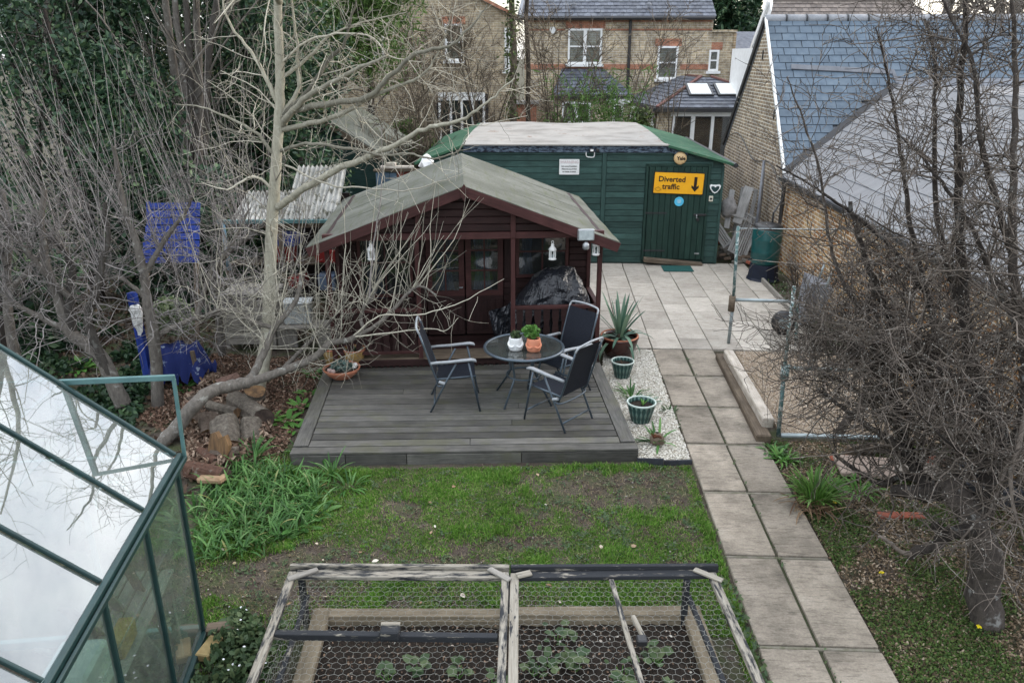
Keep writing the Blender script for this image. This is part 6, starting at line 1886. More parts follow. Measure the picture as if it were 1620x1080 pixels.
# ================================================================ trees
class Wood:
    """collects tapering polylines, all resampled to k points, and meshes them in one go"""
    def __init__(s): s.g = {}
    def add(s, pts, r0, r1, sides=4):
        k = len(pts)
        s.g.setdefault((k, sides), []).append((np.asarray(pts, float), r0, r1))
    def arrays(s):
        Vs, Fs, off = [], [], 0
        for (k, n), L_ in s.g.items():
            P = np.stack([x[0] for x in L_]); r0 = np.array([x[1] for x in L_]); r1 = np.array([x[2] for x in L_])
            m_ = len(P)
            T = np.zeros_like(P); T[:, 1:-1] = P[:, 2:] - P[:, :-2]; T[:, 0] = P[:, 1] - P[:, 0]; T[:, -1] = P[:, -1] - P[:, -2]
            T /= np.linalg.norm(T, axis=2, keepdims=True) + 1e-9
            D = P[:, -1] - P[:, 0]; D /= np.linalg.norm(D, axis=1, keepdims=True) + 1e-9
            ref = np.where(np.abs(D[:, 2:3]) < .8, np.array([[0, 0, 1.0]]), np.array([[1.0, 0, 0]]))[:, None, :]
            N1 = np.cross(T, ref); N1 /= np.linalg.norm(N1, axis=2, keepdims=True) + 1e-9
            N2 = np.cross(T, N1)
            t = np.linspace(0, 1, k)[None, :]
            rr = r0[:, None] * (1 - t) + r1[:, None] * t
            ang = np.arange(n) * 2 * math.pi / n
            V = P[:, :, None, :] + rr[:, :, None, None] * (N1[:, :, None, :] * np.cos(ang)[None, None, :, None] + N2[:, :, None, :] * np.sin(ang)[None, None, :, None])
            Vs.append(V.reshape(-1, 3))
            base = off + (np.arange(m_)[:, None, None] * k + np.arange(k - 1)[None, :, None]) * n
            j = np.arange(n)[None, None, :]; j2 = (j + 1) % n
            Fs.append(np.stack([base + j, base + j2, base + n + j2, base + n + j], -1).reshape(-1, 4))
            off += m_ * k * n
        return np.concatenate(Vs), np.concatenate(Fs)
    def obj(s, name, matl, parent=None):
        if not s.g: return None
        V, F = s.arrays()
        return np_obj(name, V, F, matl, parent, True)

def nv(v): return v / (np.linalg.norm(v) + 1e-9)
def wander(p, d, length, k=6, curl=.25, up=.0, droop=.0):
    pts = [np.asarray(p, float)]; d = nv(np.asarray(d, float))
    st = length / (k - 1)
    for i in range(k - 1):
        d = nv(d + rng.normal(0, curl, 3) * .5 + np.array([0, 0, up]))
        pts.append(pts[-1] + d * st)
    return np.array(pts)
def branch_out(W, path, r0, r1, n, ln, spread, up, lvl, rr=.55, t0=.2, k=6, curl=.25, buds=None, bias=None, sub=.5, minr=.0022, spur=None, thin=None):
    """grow n side shoots along path; recurse lvl more times"""
    path = np.asarray(path)
    m_ = len(path)
    for i in range(n):
        t = t0 + (1 - t0) * rng.random()
        f = t * (m_ - 1); a = min(int(f), m_ - 2); w = f - a
        p = path[a] * (1 - w) + path[a + 1] * w
        if thin and p[2] > thin and rng.random() < .5: continue
        tan = nv(path[a + 1] - path[a])
        rd = rng.normal(size=3); rd = nv(rd - tan * (rd @ tan))
        d = nv(tan * (1 - spread) + rd * spread + np.array([0, 0, up]) + (0 if bias is None else np.asarray(bias)))
        r = max(minr, min((r0 * (1 - t) + r1 * t) * rr * rng.uniform(.7, 1.1), r0))
        L_ = rng.uniform(*ln) * (1 - .35 * t)
        pts = wander(p, d, L_, k, curl, up * .12)
        W.add(pts, r, max(minr * .6, r * .45), 4 if r > .006 else 3)
        if buds is not None:
            for b in range(rng.integers(2, 5)): buds.append(pts[rng.integers(2, k)] + rng.normal(0, .004, 3))
            buds.append(pts[-1])
        if lvl > 0:
            branch_out(W, pts, r, max(minr * .6, r * .4), max(1, int(n * sub * rng.uniform(.5, 1.3))), (ln[0] * .45, ln[1] * .5), spread, up * .6, lvl - 1, .7, .15, 5 if k > 4 else k, curl * 1.2, buds, None, sub, minr)
        elif spur:
            ns = rng.integers(spur[0], spur[1] + 1)
            for b in range(ns):
                q_ = pts[rng.integers(1, k)]
                dd_ = nv(rng.normal(size=3) + np.array([0, 0, .3]))
                e = q_ + dd_ * rng.uniform(.015, spur[2])
                W.add(np.array([q_, (q_ + e) / 2 + rng.normal(0, .004, 3), e]), minr * 1.2, minr * 1.5, 3)
                if buds is not None and rng.random() < .6: buds.append(e)
def limb(W, pts, r0, r1, sides=8, n=5, knob=.0):
    P = np.array([tuple(p) for p in smoothpath(pts, n)])
    if knob: P += rng.normal(0, knob, P.shape)
    W.add(P, r0, r1, sides)
    return P

def barkmat(name, c1, c2, lich, rough=.9, thr=.58, bs=.8):
    m, N, L, B = nt(name)
    v = coords(N, L, (1, 1, .35), rnd=False)
    c = ramp(N, L, noise(N, L, v, 26, 8, .7), [(.3, c2), (.7, c1)])
    f = ramp(N, L, noise(N, L, coords(N, L, rnd=False), 9, 5, .65), [(thr, (0, 0, 0)), (thr + .1, (.8, .8, .8))])
    c = mixrgb(N, L, f, c, lich)
    c = vary(N, L, c, .32, 1.3, True)
    L.new(c, B.inputs['Base Color']); B.inputs['Roughness'].default_value = rough
    bump(N, L, B, noise(N, L, v, 32, 8, .7), bs, .03)
    return m
M_APPLE = barkmat('dark_apple_bark', (.09, .076, .066), (.032, .027, .024), (.24, .24, .23), thr=.58)
M_APPLETWIG = barkmat('apple_twig', (.19, .16, .135), (.09, .075, .064), (.32, .3, .27), thr=.58, bs=.2)
M_PALEBARK = barkmat('pale_grey_bark', (.42, .4, .32), (.25, .235, .185), (.5, .49, .41), bs=.6)
M_PALETWIG = barkmat('pale_twig', (.5, .47, .385), (.32, .3, .245), (.58, .56, .48), bs=.1)
M_GREYBARK = barkmat('grey_orchard_bark', (.19, .172, .15), (.085, .075, .066), (.34, .34, .31))
M_SHOOT = barkmat('purple_grey_shoot', (.33, .305, .29), (.17, .155, .148), (.46, .44, .42), bs=.1)
M_BROWNTWIG = barkmat('brown_twig', (.17, .135, .1), (.1, .08, .06), (.23, .21, .16), bs=.1)
def budobj(buds, parent, col, s=.006, name='buds'):
    if not len(buds): return
    P = np.array(buds)
    n = len(P)
    base = np.array([[1, 0, 0], [-.5, .87, 0], [-.5, -.87, 0], [0, 0, 1.6], [0, 0, -1]]) * s
    V = (P[:, None] + base[None] * rng.uniform(.6, 1.3, (n, 1, 1))).reshape(-1, 3)
    f = np.array([[0, 1, 3], [1, 2, 3], [2, 0, 3], [1, 0, 4], [2, 1, 4], [0, 2, 4]])
    o = np_obj(name, V, (np.arange(n)[:, None, None] * 5 + f[None]).reshape(-1, 3), col, parent)
    o['kind'] = 'stuff'
M_BUD = mat('silver_bud', (.27, .26, .24), (.19, .18, .16), 9, .8, 0)

# ---- the big apple tree, near right
AT = thing('apple_tree', 'dark gnarled bare apple tree with tangled twigs on the near right', 'tree')
TW, TR_ = Wood(), Wood()
bd = []
trunk = limb(TW, [(3.57, 5.25, -0.076), (3.50, 5.29, 0.25), (3.45, 5.26, 0.54), (3.37, 5.34, 0.74), (3.33, 5.40, 0.87), (3.26, 5.50, 0.95), (3.25, 5.65, 1.00)], .125, .095, 14, 5, .007)
limbs = [
 ([(3.37, 5.32, 0.76), (3.12, 5.20, 0.82), (3.01, 5.15, 0.79), (2.96, 5.12, 0.75), (2.82, 5.10, 0.71), (2.78, 5.10, 0.67)], .05, .03, 0),
 ([(3.03, 5.16, 0.81), (2.91, 5.10, 0.94), (3.01, 5.10, 0.90)], .035, .02, 0),
 ([(2.78, 5.10, 0.69), (2.67, 5.05, 0.74), (2.52, 5.00, 0.88), (2.46, 5.00, 0.90)], .02, .008, 1),
 ([(3.26, 5.60, 0.98), (3.15, 5.70, 0.85), (3.05, 5.80, 0.81), (2.97, 5.90, 0.76)], .07, .05, 0),
 ([(3.20, 5.70, 0.86), (3.16, 5.90, 0.89), (3.15, 6.10, 0.99), (3.13, 6.30, 1.13), (3.11, 6.50, 1.40), (3.02, 6.60, 1.72)], .06, .03, 26),
 ([(3.16, 5.90, 0.87), (3.05, 6.00, 0.84), (2.98, 6.10, 0.70), (2.90, 6.30, 0.67), (2.77, 6.50, 0.70), (2.69, 6.60, 0.74)], .03, .014, 12),
 ([(3.13, 6.10, 1.02), (3.00, 6.30, 1.06), (2.91, 6.50, 1.08), (2.81, 6.70, 1.11), (2.73, 6.90, 1.15), (2.67, 7.00, 1.18)], .03, .012, 16),
 ([(3.13, 6.30, 1.13), (2.94, 6.50, 1.27), (2.82, 6.80, 1.33), (2.64, 7.00, 1.37), (2.46, 7.20, 1.48)], .026, .008, 20),
 ([(3.35, 5.35, 0.85), (3.46, 5.50, 1.04), (3.56, 5.70, 1.21), (3.55, 5.90, 1.28), (3.44, 6.20, 1.36), (3.31, 6.50, 1.52), (3.15, 6.70, 1.86), (2.96, 6.80, 2.24), (2.79, 6.90, 2.61), (2.67, 7.00, 2.99)], .07, .018, 42),
 ([(3.44, 6.20, 1.36), (3.34, 6.30, 1.73), (3.30, 6.40, 2.03), (3.27, 6.50, 2.22), (3.17, 6.60, 2.41), (2.94, 6.80, 2.69), (2.65, 7.00, 2.93), (2.33, 7.10, 3.13), (2.06, 7.20, 3.27)], .035, .007, 34),
 ([(3.38, 5.35, 0.79), (3.47, 5.40, 1.10), (3.50, 5.50, 1.43), (3.44, 5.70, 1.65), (3.38, 5.90, 1.89), (3.28, 6.00, 2.38), (3.19, 6.10, 2.95), (3.11, 6.20, 3.51), (3.08, 6.30, 4.05), (3.08, 6.40, 4.49), (3.05, 6.40, 4.75)], .06, .012, 44),
 ([(3.47, 5.40, 1.13), (3.56, 5.40, 1.48), (3.58, 5.50, 1.95), (3.54, 5.70, 2.38), (3.44, 5.80, 2.83), (3.37, 5.90, 3.46), (3.31, 6.00, 4.06), (3.15, 6.00, 4.67)], .05, .012, 40),
 ([(3.30, 6.00, 2.27), (3.21, 6.20, 2.63), (3.08, 6.30, 3.06), (3.00, 6.40, 3.68), (2.92, 6.40, 4.14), (2.84, 6.50, 4.46)], .026, .007, 26),
 ([(3.27, 6.50, 2.22), (3.09, 6.60, 2.74), (2.97, 6.70, 3.25), (2.85, 6.80, 3.75), (2.69, 6.80, 4.19), (2.59, 6.80, 4.40)], .022, .005, 24),
 ([(3.55, 5.70, 2.27), (3.40, 5.90, 2.61), (3.25, 6.00, 2.93), (3.04, 6.10, 3.24), (2.81, 6.20, 3.51), (2.58, 6.30, 3.73)], .024, .006, 26),
 ([(3.44, 5.80, 2.83), (3.26, 5.90, 3.28), (3.13, 6.00, 3.71), (3.05, 6.10, 4.14), (2.86, 6.20, 4.49), (2.73, 6.20, 4.69)], .022, .006, 26),
 ([(3.15, 6.70, 1.80), (2.93, 6.90, 1.97), (2.69, 7.00, 2.30), (2.56, 7.10, 2.68), (2.43, 7.10, 3.19), (2.21, 7.10, 3.67), (2.03, 7.10, 4.03)], .022, .005, 26),
 ([(3.22, 6.50, 1.58), (2.97, 6.60, 1.66), (2.71, 6.70, 1.80), (2.46, 6.80, 1.88), (2.22, 6.90, 1.96)], .022, .006, 30),
 ([(3.44, 5.70, 1.65), (3.16, 5.80, 1.87), (2.89, 5.90, 1.99), (2.68, 6.00, 2.05), (2.45, 6.00, 1.89)], .022, .006, 30),
 ([(3.52, 5.50, 1.48), (3.19, 5.30, 1.42), (2.94, 5.20, 1.57), (2.67, 5.20, 1.81)], .022, .006, 20),
 ([(3.51, 5.40, 1.48), (3.29, 5.10, 1.11), (3.06, 4.90, 1.08), (2.94, 4.90, 0.81)], .016, .004, 14),
 ([(3.49, 5.30, 1.83), (3.31, 5.00, 1.38), (3.37, 4.90, 1.09), (3.50, 4.80, 0.79)], .018, .005, 18),
 ([(3.54, 5.50, 2.00), (3.47, 5.40, 2.47), (3.39, 5.40, 3.02), (3.29, 5.50, 3.55)], .03, .008, 30),
 ([(3.32, 6.50, 1.46), (3.29, 6.90, 1.85), (3.46, 7.10, 2.34), (3.68, 7.20, 2.61), (3.96, 7.20, 2.90)], .022, .006, 26),
 ([(3.17, 6.30, 1.07), (3.55, 6.80, 1.40), (3.79, 7.00, 1.83), (4.10, 7.00, 2.25), (4.37, 7.00, 2.55)], .024, .007, 26),
]
for pts, r0, r1, n in limbs:
    big = r0 > .045
    P = limb(TW if r0 > .02 else TR_, pts, r0 * 1.12, r1 * 1.0, 9 if big else 6, 5, .006 if big else .004)
    if n: branch_out(TR_, P, min(r0, .02), r1, int(n * 1.5), (.35, 1.1), .66, .14, 1, .6, .1, 7, .42, bd, None, .36, .0034, (1, 3, .07), 2.3)
TW.obj('trunk', M_APPLE, AT)
TR_.obj('branches', M_APPLETWIG, AT)
budobj([b for b in bd if rng.random() < .4], AT, M_BUD, .0045)
print('apple twigs', sum(len(x) for x in TR_.g.values()))

# ---- low leaning tree by the logs, limbs reaching over the deck
def shoots(W, path, n, ln, r, dirv, jitter=.12, curl=.06, t0=0.0, k=8, up=.03):
    path = np.asarray(path); m_ = len(path)
    for i in range(n):
        f = (t0 + (1 - t0) * rng.random()) * (m_ - 1); a = min(int(f), m_ - 2); w = f - a
        p = path[a] * (1 - w) + path[a + 1] * w
        d = nv(np.asarray(dirv) + rng.normal(0, jitter, 3))
        L_ = rng.uniform(*ln)
        pts = wander(p, d, L_, k, curl, up)
        W.add(pts, r * rng.uniform(.7, 1.2), r * .3, 4)
        if rng.random() < .35:
            branch_out(W, pts, r, r * .4, rng.integers(1, 3), (L_ * .15, L_ * .4), .4, .2, 0, .7, .3, 5, .1, None, None, .5, .002)
LT = thing('leaning_tree', 'low leaning grey tree whose limb reaches over the deck corner', 'tree')
W1, W2 = Wood(), Wood()
l0 = limb(W1, [(-4.41, 7.95, -0.059), (-4.21, 8.05, 0.17), (-4.00, 8.15, 0.42), (-3.88, 8.30, 0.49), (-3.73, 8.45, 0.49), (-3.56, 8.60, 0.48)], .085, .07, 10, 5, .004)
l1 = limb(W1, [(-3.57, 8.58, 0.48), (-3.45, 8.65, 0.50), (-3.25, 8.80, 0.53), (-2.99, 9.00, 0.59), (-2.82, 9.10, 0.67), (-2.68, 9.20, 0.78), (-2.45, 9.30, 0.80), (-2.28, 9.35, 0.92)], .06, .035, 9, 5, .003)
l2 = limb(W1, [(-3.57, 8.60, 0.48), (-3.51, 8.70, 0.57), (-3.46, 8.80, 0.69), (-3.38, 8.90, 0.87), (-3.32, 9.00, 1.04), (-3.23, 9.10, 1.14), (-3.09, 9.30, 1.35), (-3.03, 9.40, 1.65)], .055, .025, 9, 5, .003)
l3 = limb(W1, [(-2.28, 9.35, 0.92), (-2.33, 9.40, 1.03), (-2.28, 9.40, 1.20), (-2.17, 9.45, 1.31), (-2.08, 9.50, 1.55)], .028, .014, 7, 4, .003)
l4 = limb(W1, [(-2.41, 9.30, 0.82), (-2.11, 9.35, 0.98), (-1.85, 9.40, 1.23), (-1.69, 9.45, 1.40), (-1.55, 9.50, 1.45), (-1.37, 9.50, 1.34)], .03, .012, 7, 4, .003)
l5 = limb(W1, [(-3.32, 9.00, 1.04), (-3.56, 9.00, 1.12), (-3.76, 9.10, 1.20), (-4.04, 9.20, 1.20), (-4.47, 9.40, 1.00)], .03, .02, 7, 4, .003)
l6 = limb(W1, [(-3.25, 8.80, 0.52), (-3.10, 9.10, 0.66), (-2.93, 9.40, 0.81), (-2.72, 9.60, 1.00), (-2.60, 9.70, 1.23)], .03, .014, 7, 4, .003)
for P, n, dv in ((l4, 16, (.4, .1, .9)), (l3, 13, (.35, .1, .95)), (l1, 6, (.4, .0, .9)), (l6, 9, (.3, .1, .95)), (l2, 11, (.1, .0, 1)), (l5, 8, (-.2, .1, 1))):
    shoots(W2, P, n, (.6, 1.7), .0068, dv, .26, .16, .3)
for P, n in ((l1, 16), (l4, 11), (l3, 8), (l6, 10), (l2, 22), (l5, 15)):
    branch_out(W2, P, .014, .006, int(n * 1.1), (.5, 1.3), .78, .05, 1, .6, .3, 7, .42, None, None, .4, .0032)
lx = limb(W2, [(-2.41, 9.30, 0.85), (-2.04, 9.20, 1.15), (-1.55, 9.10, 1.20), (-1.08, 9.10, 1.34), (-0.71, 9.10, 1.54), (-0.48, 9.10, 1.67)], .011, .003, 5, 5, .003)
lx = limb(W2, [(-2.41, 9.30, 0.83), (-1.88, 9.10, 0.97), (-1.40, 9.05, 1.04), (-1.19, 9.00, 1.04), (-1.03, 9.00, 1.21)], .011, .003, 5, 5, .003)
branch_out(W2, lx, .007, .003, 7, (.2, .6), .6, .05, 1, .7, .2, 6, .25, None, None, .4, .0026)
W1.obj('trunk', M_GREYBARK, LT); W2.obj('branches', M_PALETWIG, LT)

# ---- tall pale tree behind it
PT = thing('pale_tree', 'tall pale-barked bare tree with arching limbs in front of the houses', 'tree')
W1, W2 = Wood(), Wood()
t0_ = limb(W1, [(-3.73, 9.30, 0.11), (-3.67, 9.40, 0.40), (-3.62, 9.60, 0.82), (-3.58, 9.80, 1.54), (-3.47, 9.80, 2.29), (-3.37, 9.80, 2.84), (-3.28, 9.80, 3.38), (-3.21, 9.80, 3.89), (-3.17, 9.80, 4.39), (-3.13, 9.80, 5.00), (-3.08, 9.80, 5.39)], .095, .04, 10, 5, .004)
pb = [
 ([(-3.21, 9.80, 3.41), (-3.13, 9.70, 3.50), (-2.83, 9.60, 3.74), (-2.51, 9.50, 3.89), (-2.20, 9.40, 4.04), (-1.87, 9.40, 4.17), (-1.82, 9.40, 4.25)], .045, .012, 12),
 ([(-3.19, 9.80, 3.44), (-3.00, 9.70, 3.58), (-2.48, 9.50, 3.67), (-2.09, 9.40, 3.73), (-1.79, 9.30, 3.96), (-1.52, 9.20, 4.17), (-1.30, 9.20, 4.25), (-1.03, 9.10, 4.31), (-0.83, 9.10, 4.50), (-0.64, 9.10, 4.70)], .045, .008, 15),
 ([(-3.23, 9.80, 3.34), (-2.77, 9.60, 3.44), (-2.38, 9.50, 3.56), (-1.98, 9.40, 3.77), (-1.57, 9.30, 3.90), (-1.36, 9.20, 4.02), (-1.25, 9.20, 4.16), (-1.11, 9.20, 4.43)], .035, .006, 13),
 ([(-3.42, 9.80, 2.37), (-3.06, 9.60, 2.60), (-2.52, 9.40, 2.90), (-2.19, 9.30, 3.03), (-1.95, 9.20, 3.14), (-1.70, 9.10, 3.25), (-1.36, 9.00, 3.42), (-1.01, 8.90, 3.51), (-0.79, 8.80, 3.61), (-0.60, 8.80, 3.75), (-0.34, 8.80, 3.97)], .05, .008, 16),
 ([(-3.32, 9.80, 3.07), (-3.10, 9.70, 3.15), (-2.69, 9.40, 3.21), (-2.16, 9.20, 3.16), (-1.89, 9.10, 3.12), (-1.56, 9.00, 3.15), (-1.26, 8.90, 3.11), (-0.97, 8.80, 3.21), (-0.87, 8.80, 3.32)], .024, .006, 12),
 ([(-3.27, 9.80, 3.45), (-2.85, 9.80, 3.82), (-2.65, 9.90, 4.12), (-2.44, 9.90, 4.30), (-2.32, 9.90, 4.59), (-2.22, 9.90, 4.87)], .035, .01, 12),
 ([(-3.21, 9.80, 3.93), (-2.91, 9.90, 4.14), (-2.63, 9.90, 4.38), (-2.29, 9.90, 4.53), (-1.68, 9.90, 4.67)], .025, .006, 10),
 ([(-3.22, 9.80, 3.53), (-3.04, 9.90, 3.78), (-3.00, 9.90, 4.08), (-3.00, 9.90, 4.45), (-3.01, 9.90, 4.94)], .03, .012, 10),
 ([(-3.25, 9.80, 3.60), (-3.38, 9.80, 3.96), (-3.57, 9.90, 4.25), (-3.80, 9.90, 4.60), (-3.83, 9.90, 4.95)], .03, .008, 12),
 ([(-3.34, 9.80, 3.00), (-3.50, 9.70, 3.27), (-3.75, 9.60, 3.47), (-4.12, 9.60, 3.61), (-4.42, 9.60, 3.65)], .025, .006, 14),
 ([(-3.41, 9.80, 2.61), (-3.60, 9.60, 2.79), (-3.85, 9.40, 2.67), (-4.11, 9.30, 2.76)], .02, .005, 12),
 ([(-3.22, 9.70, 2.93), (-2.58, 9.30, 2.75), (-2.06, 9.00, 2.76), (-1.58, 8.80, 2.77), (-1.21, 8.70, 2.87), (-0.89, 8.70, 2.98)], .013, .004, 6),
 ([(-3.19, 9.80, 4.11), (-2.70, 9.70, 4.39), (-2.08, 9.60, 4.41), (-1.78, 9.50, 4.18), (-1.41, 9.40, 4.13)], .016, .004, 10),
]
for pts, r0, r1, n in pb:
    P = limb(W1 if r0 > .02 else W2, pts, r0, r1, 7, 5, .006)
    branch_out(W2, P, min(r0 * .6, .014), r1, n, (.35, 1.1), .68, .1, 1, .6, .15, 6, .4, None, None, .4, .003)
_a, _b = (-3.16, 9.80, 4.39), (-3.08, 9.80, 5.39)
TX0, TZ0, TXS = _a[0], _a[2], (_b[0] - _a[0]) / (_b[2] - _a[2])
for e_ in ((-2.0, 8.8, 6.4), (-2.6, 7.6, 6.0), (-.8, 9.4, 6.6), (-4.0, 7.8, 6.8), (-2.4, 10.2, 7.2), (-1.4, 8.2, 5.9), (-4.8, 9.5, 7.0), (-.6, 10.4, 6.2)):
    zz_ = rng.uniform(4.75, 5.5)
    b0 = np.array([TX0 + (zz_ - TZ0) * TXS, 9.8, zz_])
    mid_ = (b0 + np.array(e_)) / 2 + np.array([0, 0, -.25])
    P = limb(W1, [tuple(b0), tuple(mid_), e_], .045, .012, 7, 6, .008)
    branch_out(W2, P, .02, .008, 16, (.5, 1.6), .65, .1, 1, .6, .2, 6, .35, None, None, .4, .003)
branch_out(W2, t0_, .02, .012, 26, (.6, 1.6), .75, .15, 1, .6, .35, 6, .35, None, None, .3, .003)
W1.obj('trunk', M_PALEBARK, PT); W2.obj('branches', M_PALETWIG, PT)

# ---- old fruit trees along the left with long upright water shoots
def fruit_tree(label, limbs_, nsh, dv, rsh=.0056, ln=(.9, 2.5), tw=19):
    t = thing('fruit_tree', label, 'tree', (0, 0, 0), 0, 'old fruit trees on the left')
    A1, A2 = Wood(), Wood()
    for pts, r0, r1, sh in limbs_:
        P = limb(A1, pts, r0, r1, 8, 5, .006)
        if sh:
            shoots(A2, P, int(nsh * sh * 1.15), ln, rsh, dv, .2, .13, .5)
            branch_out(A2, P, min(r0 * .5, .016), r1 * .5, int(tw * sh), (.4, 1.2), .82, .02, 1, .6, .2, 7, .5, None, None, .4, .003)
    A1.obj('trunk', M_GREYBARK, t); A2.obj('shoots', M_SHOOT, t)
    return t
fruit_tree('grey fruit tree leaning left behind the greenhouse with tall purple shoots', [
 ([(-5.24, 8.80, -0.19), (-5.33, 8.80, 0.23), (-5.54, 8.90, 0.70), (-5.91, 9.00, 0.93), (-6.03, 9.10, 1.29), (-6.16, 9.20, 1.75), (-6.19, 9.30, 2.26), (-6.13, 9.40, 2.65)], .11, .03, 1.2),
 ([(-5.36, 8.80, 0.32), (-5.59, 8.90, 1.11), (-5.48, 9.00, 1.46), (-5.40, 9.10, 1.82), (-5.33, 9.20, 2.08), (-5.35, 9.30, 2.52)], .06, .025, 1),
 ([(-5.88, 9.00, 0.91), (-5.91, 9.10, 1.31), (-5.92, 9.30, 1.68), (-6.04, 9.40, 1.90), (-6.25, 9.50, 2.05), (-6.58, 9.60, 2.30)], .06, .025, 1),
 ([(-5.90, 9.00, 0.95), (-6.28, 9.00, 1.15), (-6.63, 9.00, 1.39), (-6.89, 9.00, 1.63)], .045, .02, 1.1),
 ([(-5.89, 9.10, 1.37), (-6.14, 9.00, 1.80), (-6.37, 9.00, 2.19), (-6.53, 9.00, 2.49)], .04, .015, 1.1)], 17, (-.42, .0, 1))
fruit_tree('dark-trunked fruit tree in front of the blue slatted panel', [
 ([(-4.97, 9.00, -0.21), (-4.92, 9.05, 0.39), (-4.90, 9.10, 1.00), (-4.94, 9.15, 1.31), (-4.95, 9.20, 1.67), (-5.01, 9.25, 2.06), (-5.11, 9.30, 2.31), (-5.17, 9.40, 2.73), (-5.17, 9.40, 3.18)], .085, .025, 1.2),
 ([(-4.94, 9.10, 0.80), (-4.79, 9.15, 0.92), (-4.55, 9.20, 1.02), (-4.42, 9.30, 1.05), (-4.06, 9.50, 1.08), (-3.77, 9.60, 1.25)], .045, .018, 1),
 ([(-4.94, 9.20, 1.64), (-4.73, 9.40, 2.04), (-4.49, 9.50, 2.33), (-4.32, 9.60, 2.71)], .04, .015, 1.2),
 ([(-4.97, 9.20, 1.35), (-5.26, 9.20, 1.60), (-5.50, 9.20, 1.59), (-5.75, 9.30, 1.89)], .03, .012, .8),
 ([(-4.42, 9.30, 1.05), (-4.28, 9.50, 1.52), (-4.07, 9.60, 1.83), (-3.92, 9.70, 2.06), (-3.76, 9.80, 2.36)], .035, .012, 1)], 16, (-.2, .0, 1))
fruit_tree('grey fruit tree beside the leaning tree with shoots across the corrugated roof', [
 ([(-4.72, 10.60, 0.06), (-4.71, 10.60, 0.65), (-4.68, 10.60, 1.22), (-4.45, 10.60, 1.59), (-4.06, 10.60, 1.86), (-3.77, 10.60, 2.13)], .06, .02, 1.3),
 ([(-4.71, 10.60, 0.65), (-5.12, 10.70, 0.99), (-5.40, 10.80, 1.34), (-5.60, 10.80, 1.80)], .04, .018, 1),
 ([(-4.67, 10.60, 1.12), (-4.06, 10.40, 1.28), (-3.57, 10.30, 1.40), (-3.16, 10.20, 1.70)], .035, .014, 1)], 15, (-.02, .0, 1))
fruit_tree('outermost fruit tree at the left edge of the garden', [
 ([(-7.11, 9.60, -0.15), (-7.20, 9.70, 0.55), (-7.20, 9.80, 1.23), (-7.07, 9.90, 1.90), (-7.07, 10.00, 2.55)], .08, .03, 1.2),
 ([(-7.15, 9.80, 1.23), (-6.74, 9.90, 1.65), (-6.39, 10.00, 2.14), (-6.03, 10.00, 2.47)], .045, .02, 1.2),
 ([(-7.10, 9.80, 1.58), (-7.42, 9.90, 2.07), (-7.63, 10.00, 2.54)], .045, .02, 1)], 13, (-.35, .0, 1))
# one slim stem standing up through the middle of the picture
ss = thing('slim_sapling', 'slim dark upright sapling stem in front of the summerhouse roof', 'tree')
W1 = Wood()
sp_ = limb(W1, [(-2.15, 9.20, 1.39), (-2.08, 9.20, 1.95), (-1.97, 9.20, 2.49), (-1.90, 9.20, 2.93), (-1.89, 9.20, 3.43)], .012, .003, 5, 5, .003)
branch_out(W1, sp_, .007, .003, 8, (.2, .5), .5, .3, 0, .7, .2, 6, .2, None, None, .4, .0026)
W1.obj('stem', M_SHOOT, ss)

# ---- background trees and shrubs
def bush_crown(c, rad, n, size, matl, parent, name='crown', clumps=14, flat=.25, asp=.5):
    cs = rng.normal(size=(clumps, 3)); cs /= np.linalg.norm(cs, axis=1)[:, None]
    cs = np.asarray(c) + cs * (rng.random((clumps, 1)) ** .5) * np.asarray(rad) * .85
    r = rng.uniform(.28, .5, clumps)
    idx = rng.integers(0, clumps, n)
    u = rng.normal(size=(n, 3)); u /= np.linalg.norm(u, axis=1)[:, None]
    p = cs[idx] + u * (rng.random((n, 1)) ** .35) * (r[idx][:, None] * np.asarray(rad))
    p[:, 2] = np.maximum(p[:, 2], .05)
    V, F = oval_leaves(p, size, flat, asp)
    return np_obj(name, V, F, matl, parent)
M_HOLLY = leafmat('dark_evergreen', [(0, (.012, .03, .018)), (.5, (.03, .066, .036)), (.85, (.055, .105, .05)), (1, (.14, .2, .1))], .35, .1)
M_OLIVE = leafmat('olive_evergreen', [(0, (.035, .055, .02)), (.6, (.075, .11, .035)), (1, (.16, .19, .06))], .4, .15)
M_YEW = leafmat('fresh_conifer', [(0, (.04, .08, .02)), (.5, (.08, .15, .035)), (1, (.14, .22, .06))], .5, .25)
def evergreen(name, label, base, c, rad, n, size, matl, trunk_r=.14, group='evergreens behind the fruit trees', **kw):
    t = thing(name, label, 'tree', (base[0], base[1], 0), 0, group)
    c = (c[0] - base[0], c[1] - base[1], c[2])
    W_ = Wood()
    P = limb(W_, [(0, 0, -.1), (.1, 0, c[2] * .4), (c[0], c[1], c[2]), (c[0], c[1], c[2] + rad[2] * .7)], trunk_r, .03, 7, 4, .01)
    branch_out(W_, P, .05, .02, 16, (rad[0] * .4, rad[0] * .9), .75, .15, 1, .6, .25, 6, .25, None, None, .3, .008)
    W_.obj('trunk', M_APPLE, t)
    bush_crown(c, rad, n, size, matl, t, **kw)
    return t
evergreen('holly_tree', 'dark holly behind the water shoots at the far left', (-8.2, 13.5), (-8.2, 13.5, 2.8), (2.2, 1.6, 3.0), 15000, .052, M_HOLLY)
evergreen('holly_tree', 'tall dark ivy-leaved evergreen at the upper left corner', (-9.5, 17), (-9.3, 17, 4.4), (3.0, 2.2, 4.6), 20000, .058, M_HOLLY, clumps=20)
evergreen('holly_tree', 'dark evergreen behind the tall pale tree', (-6.2, 16.5), (-6.0, 16.5, 3.4), (2.0, 1.6, 3.6), 17000, .052, M_HOLLY, clumps=18)
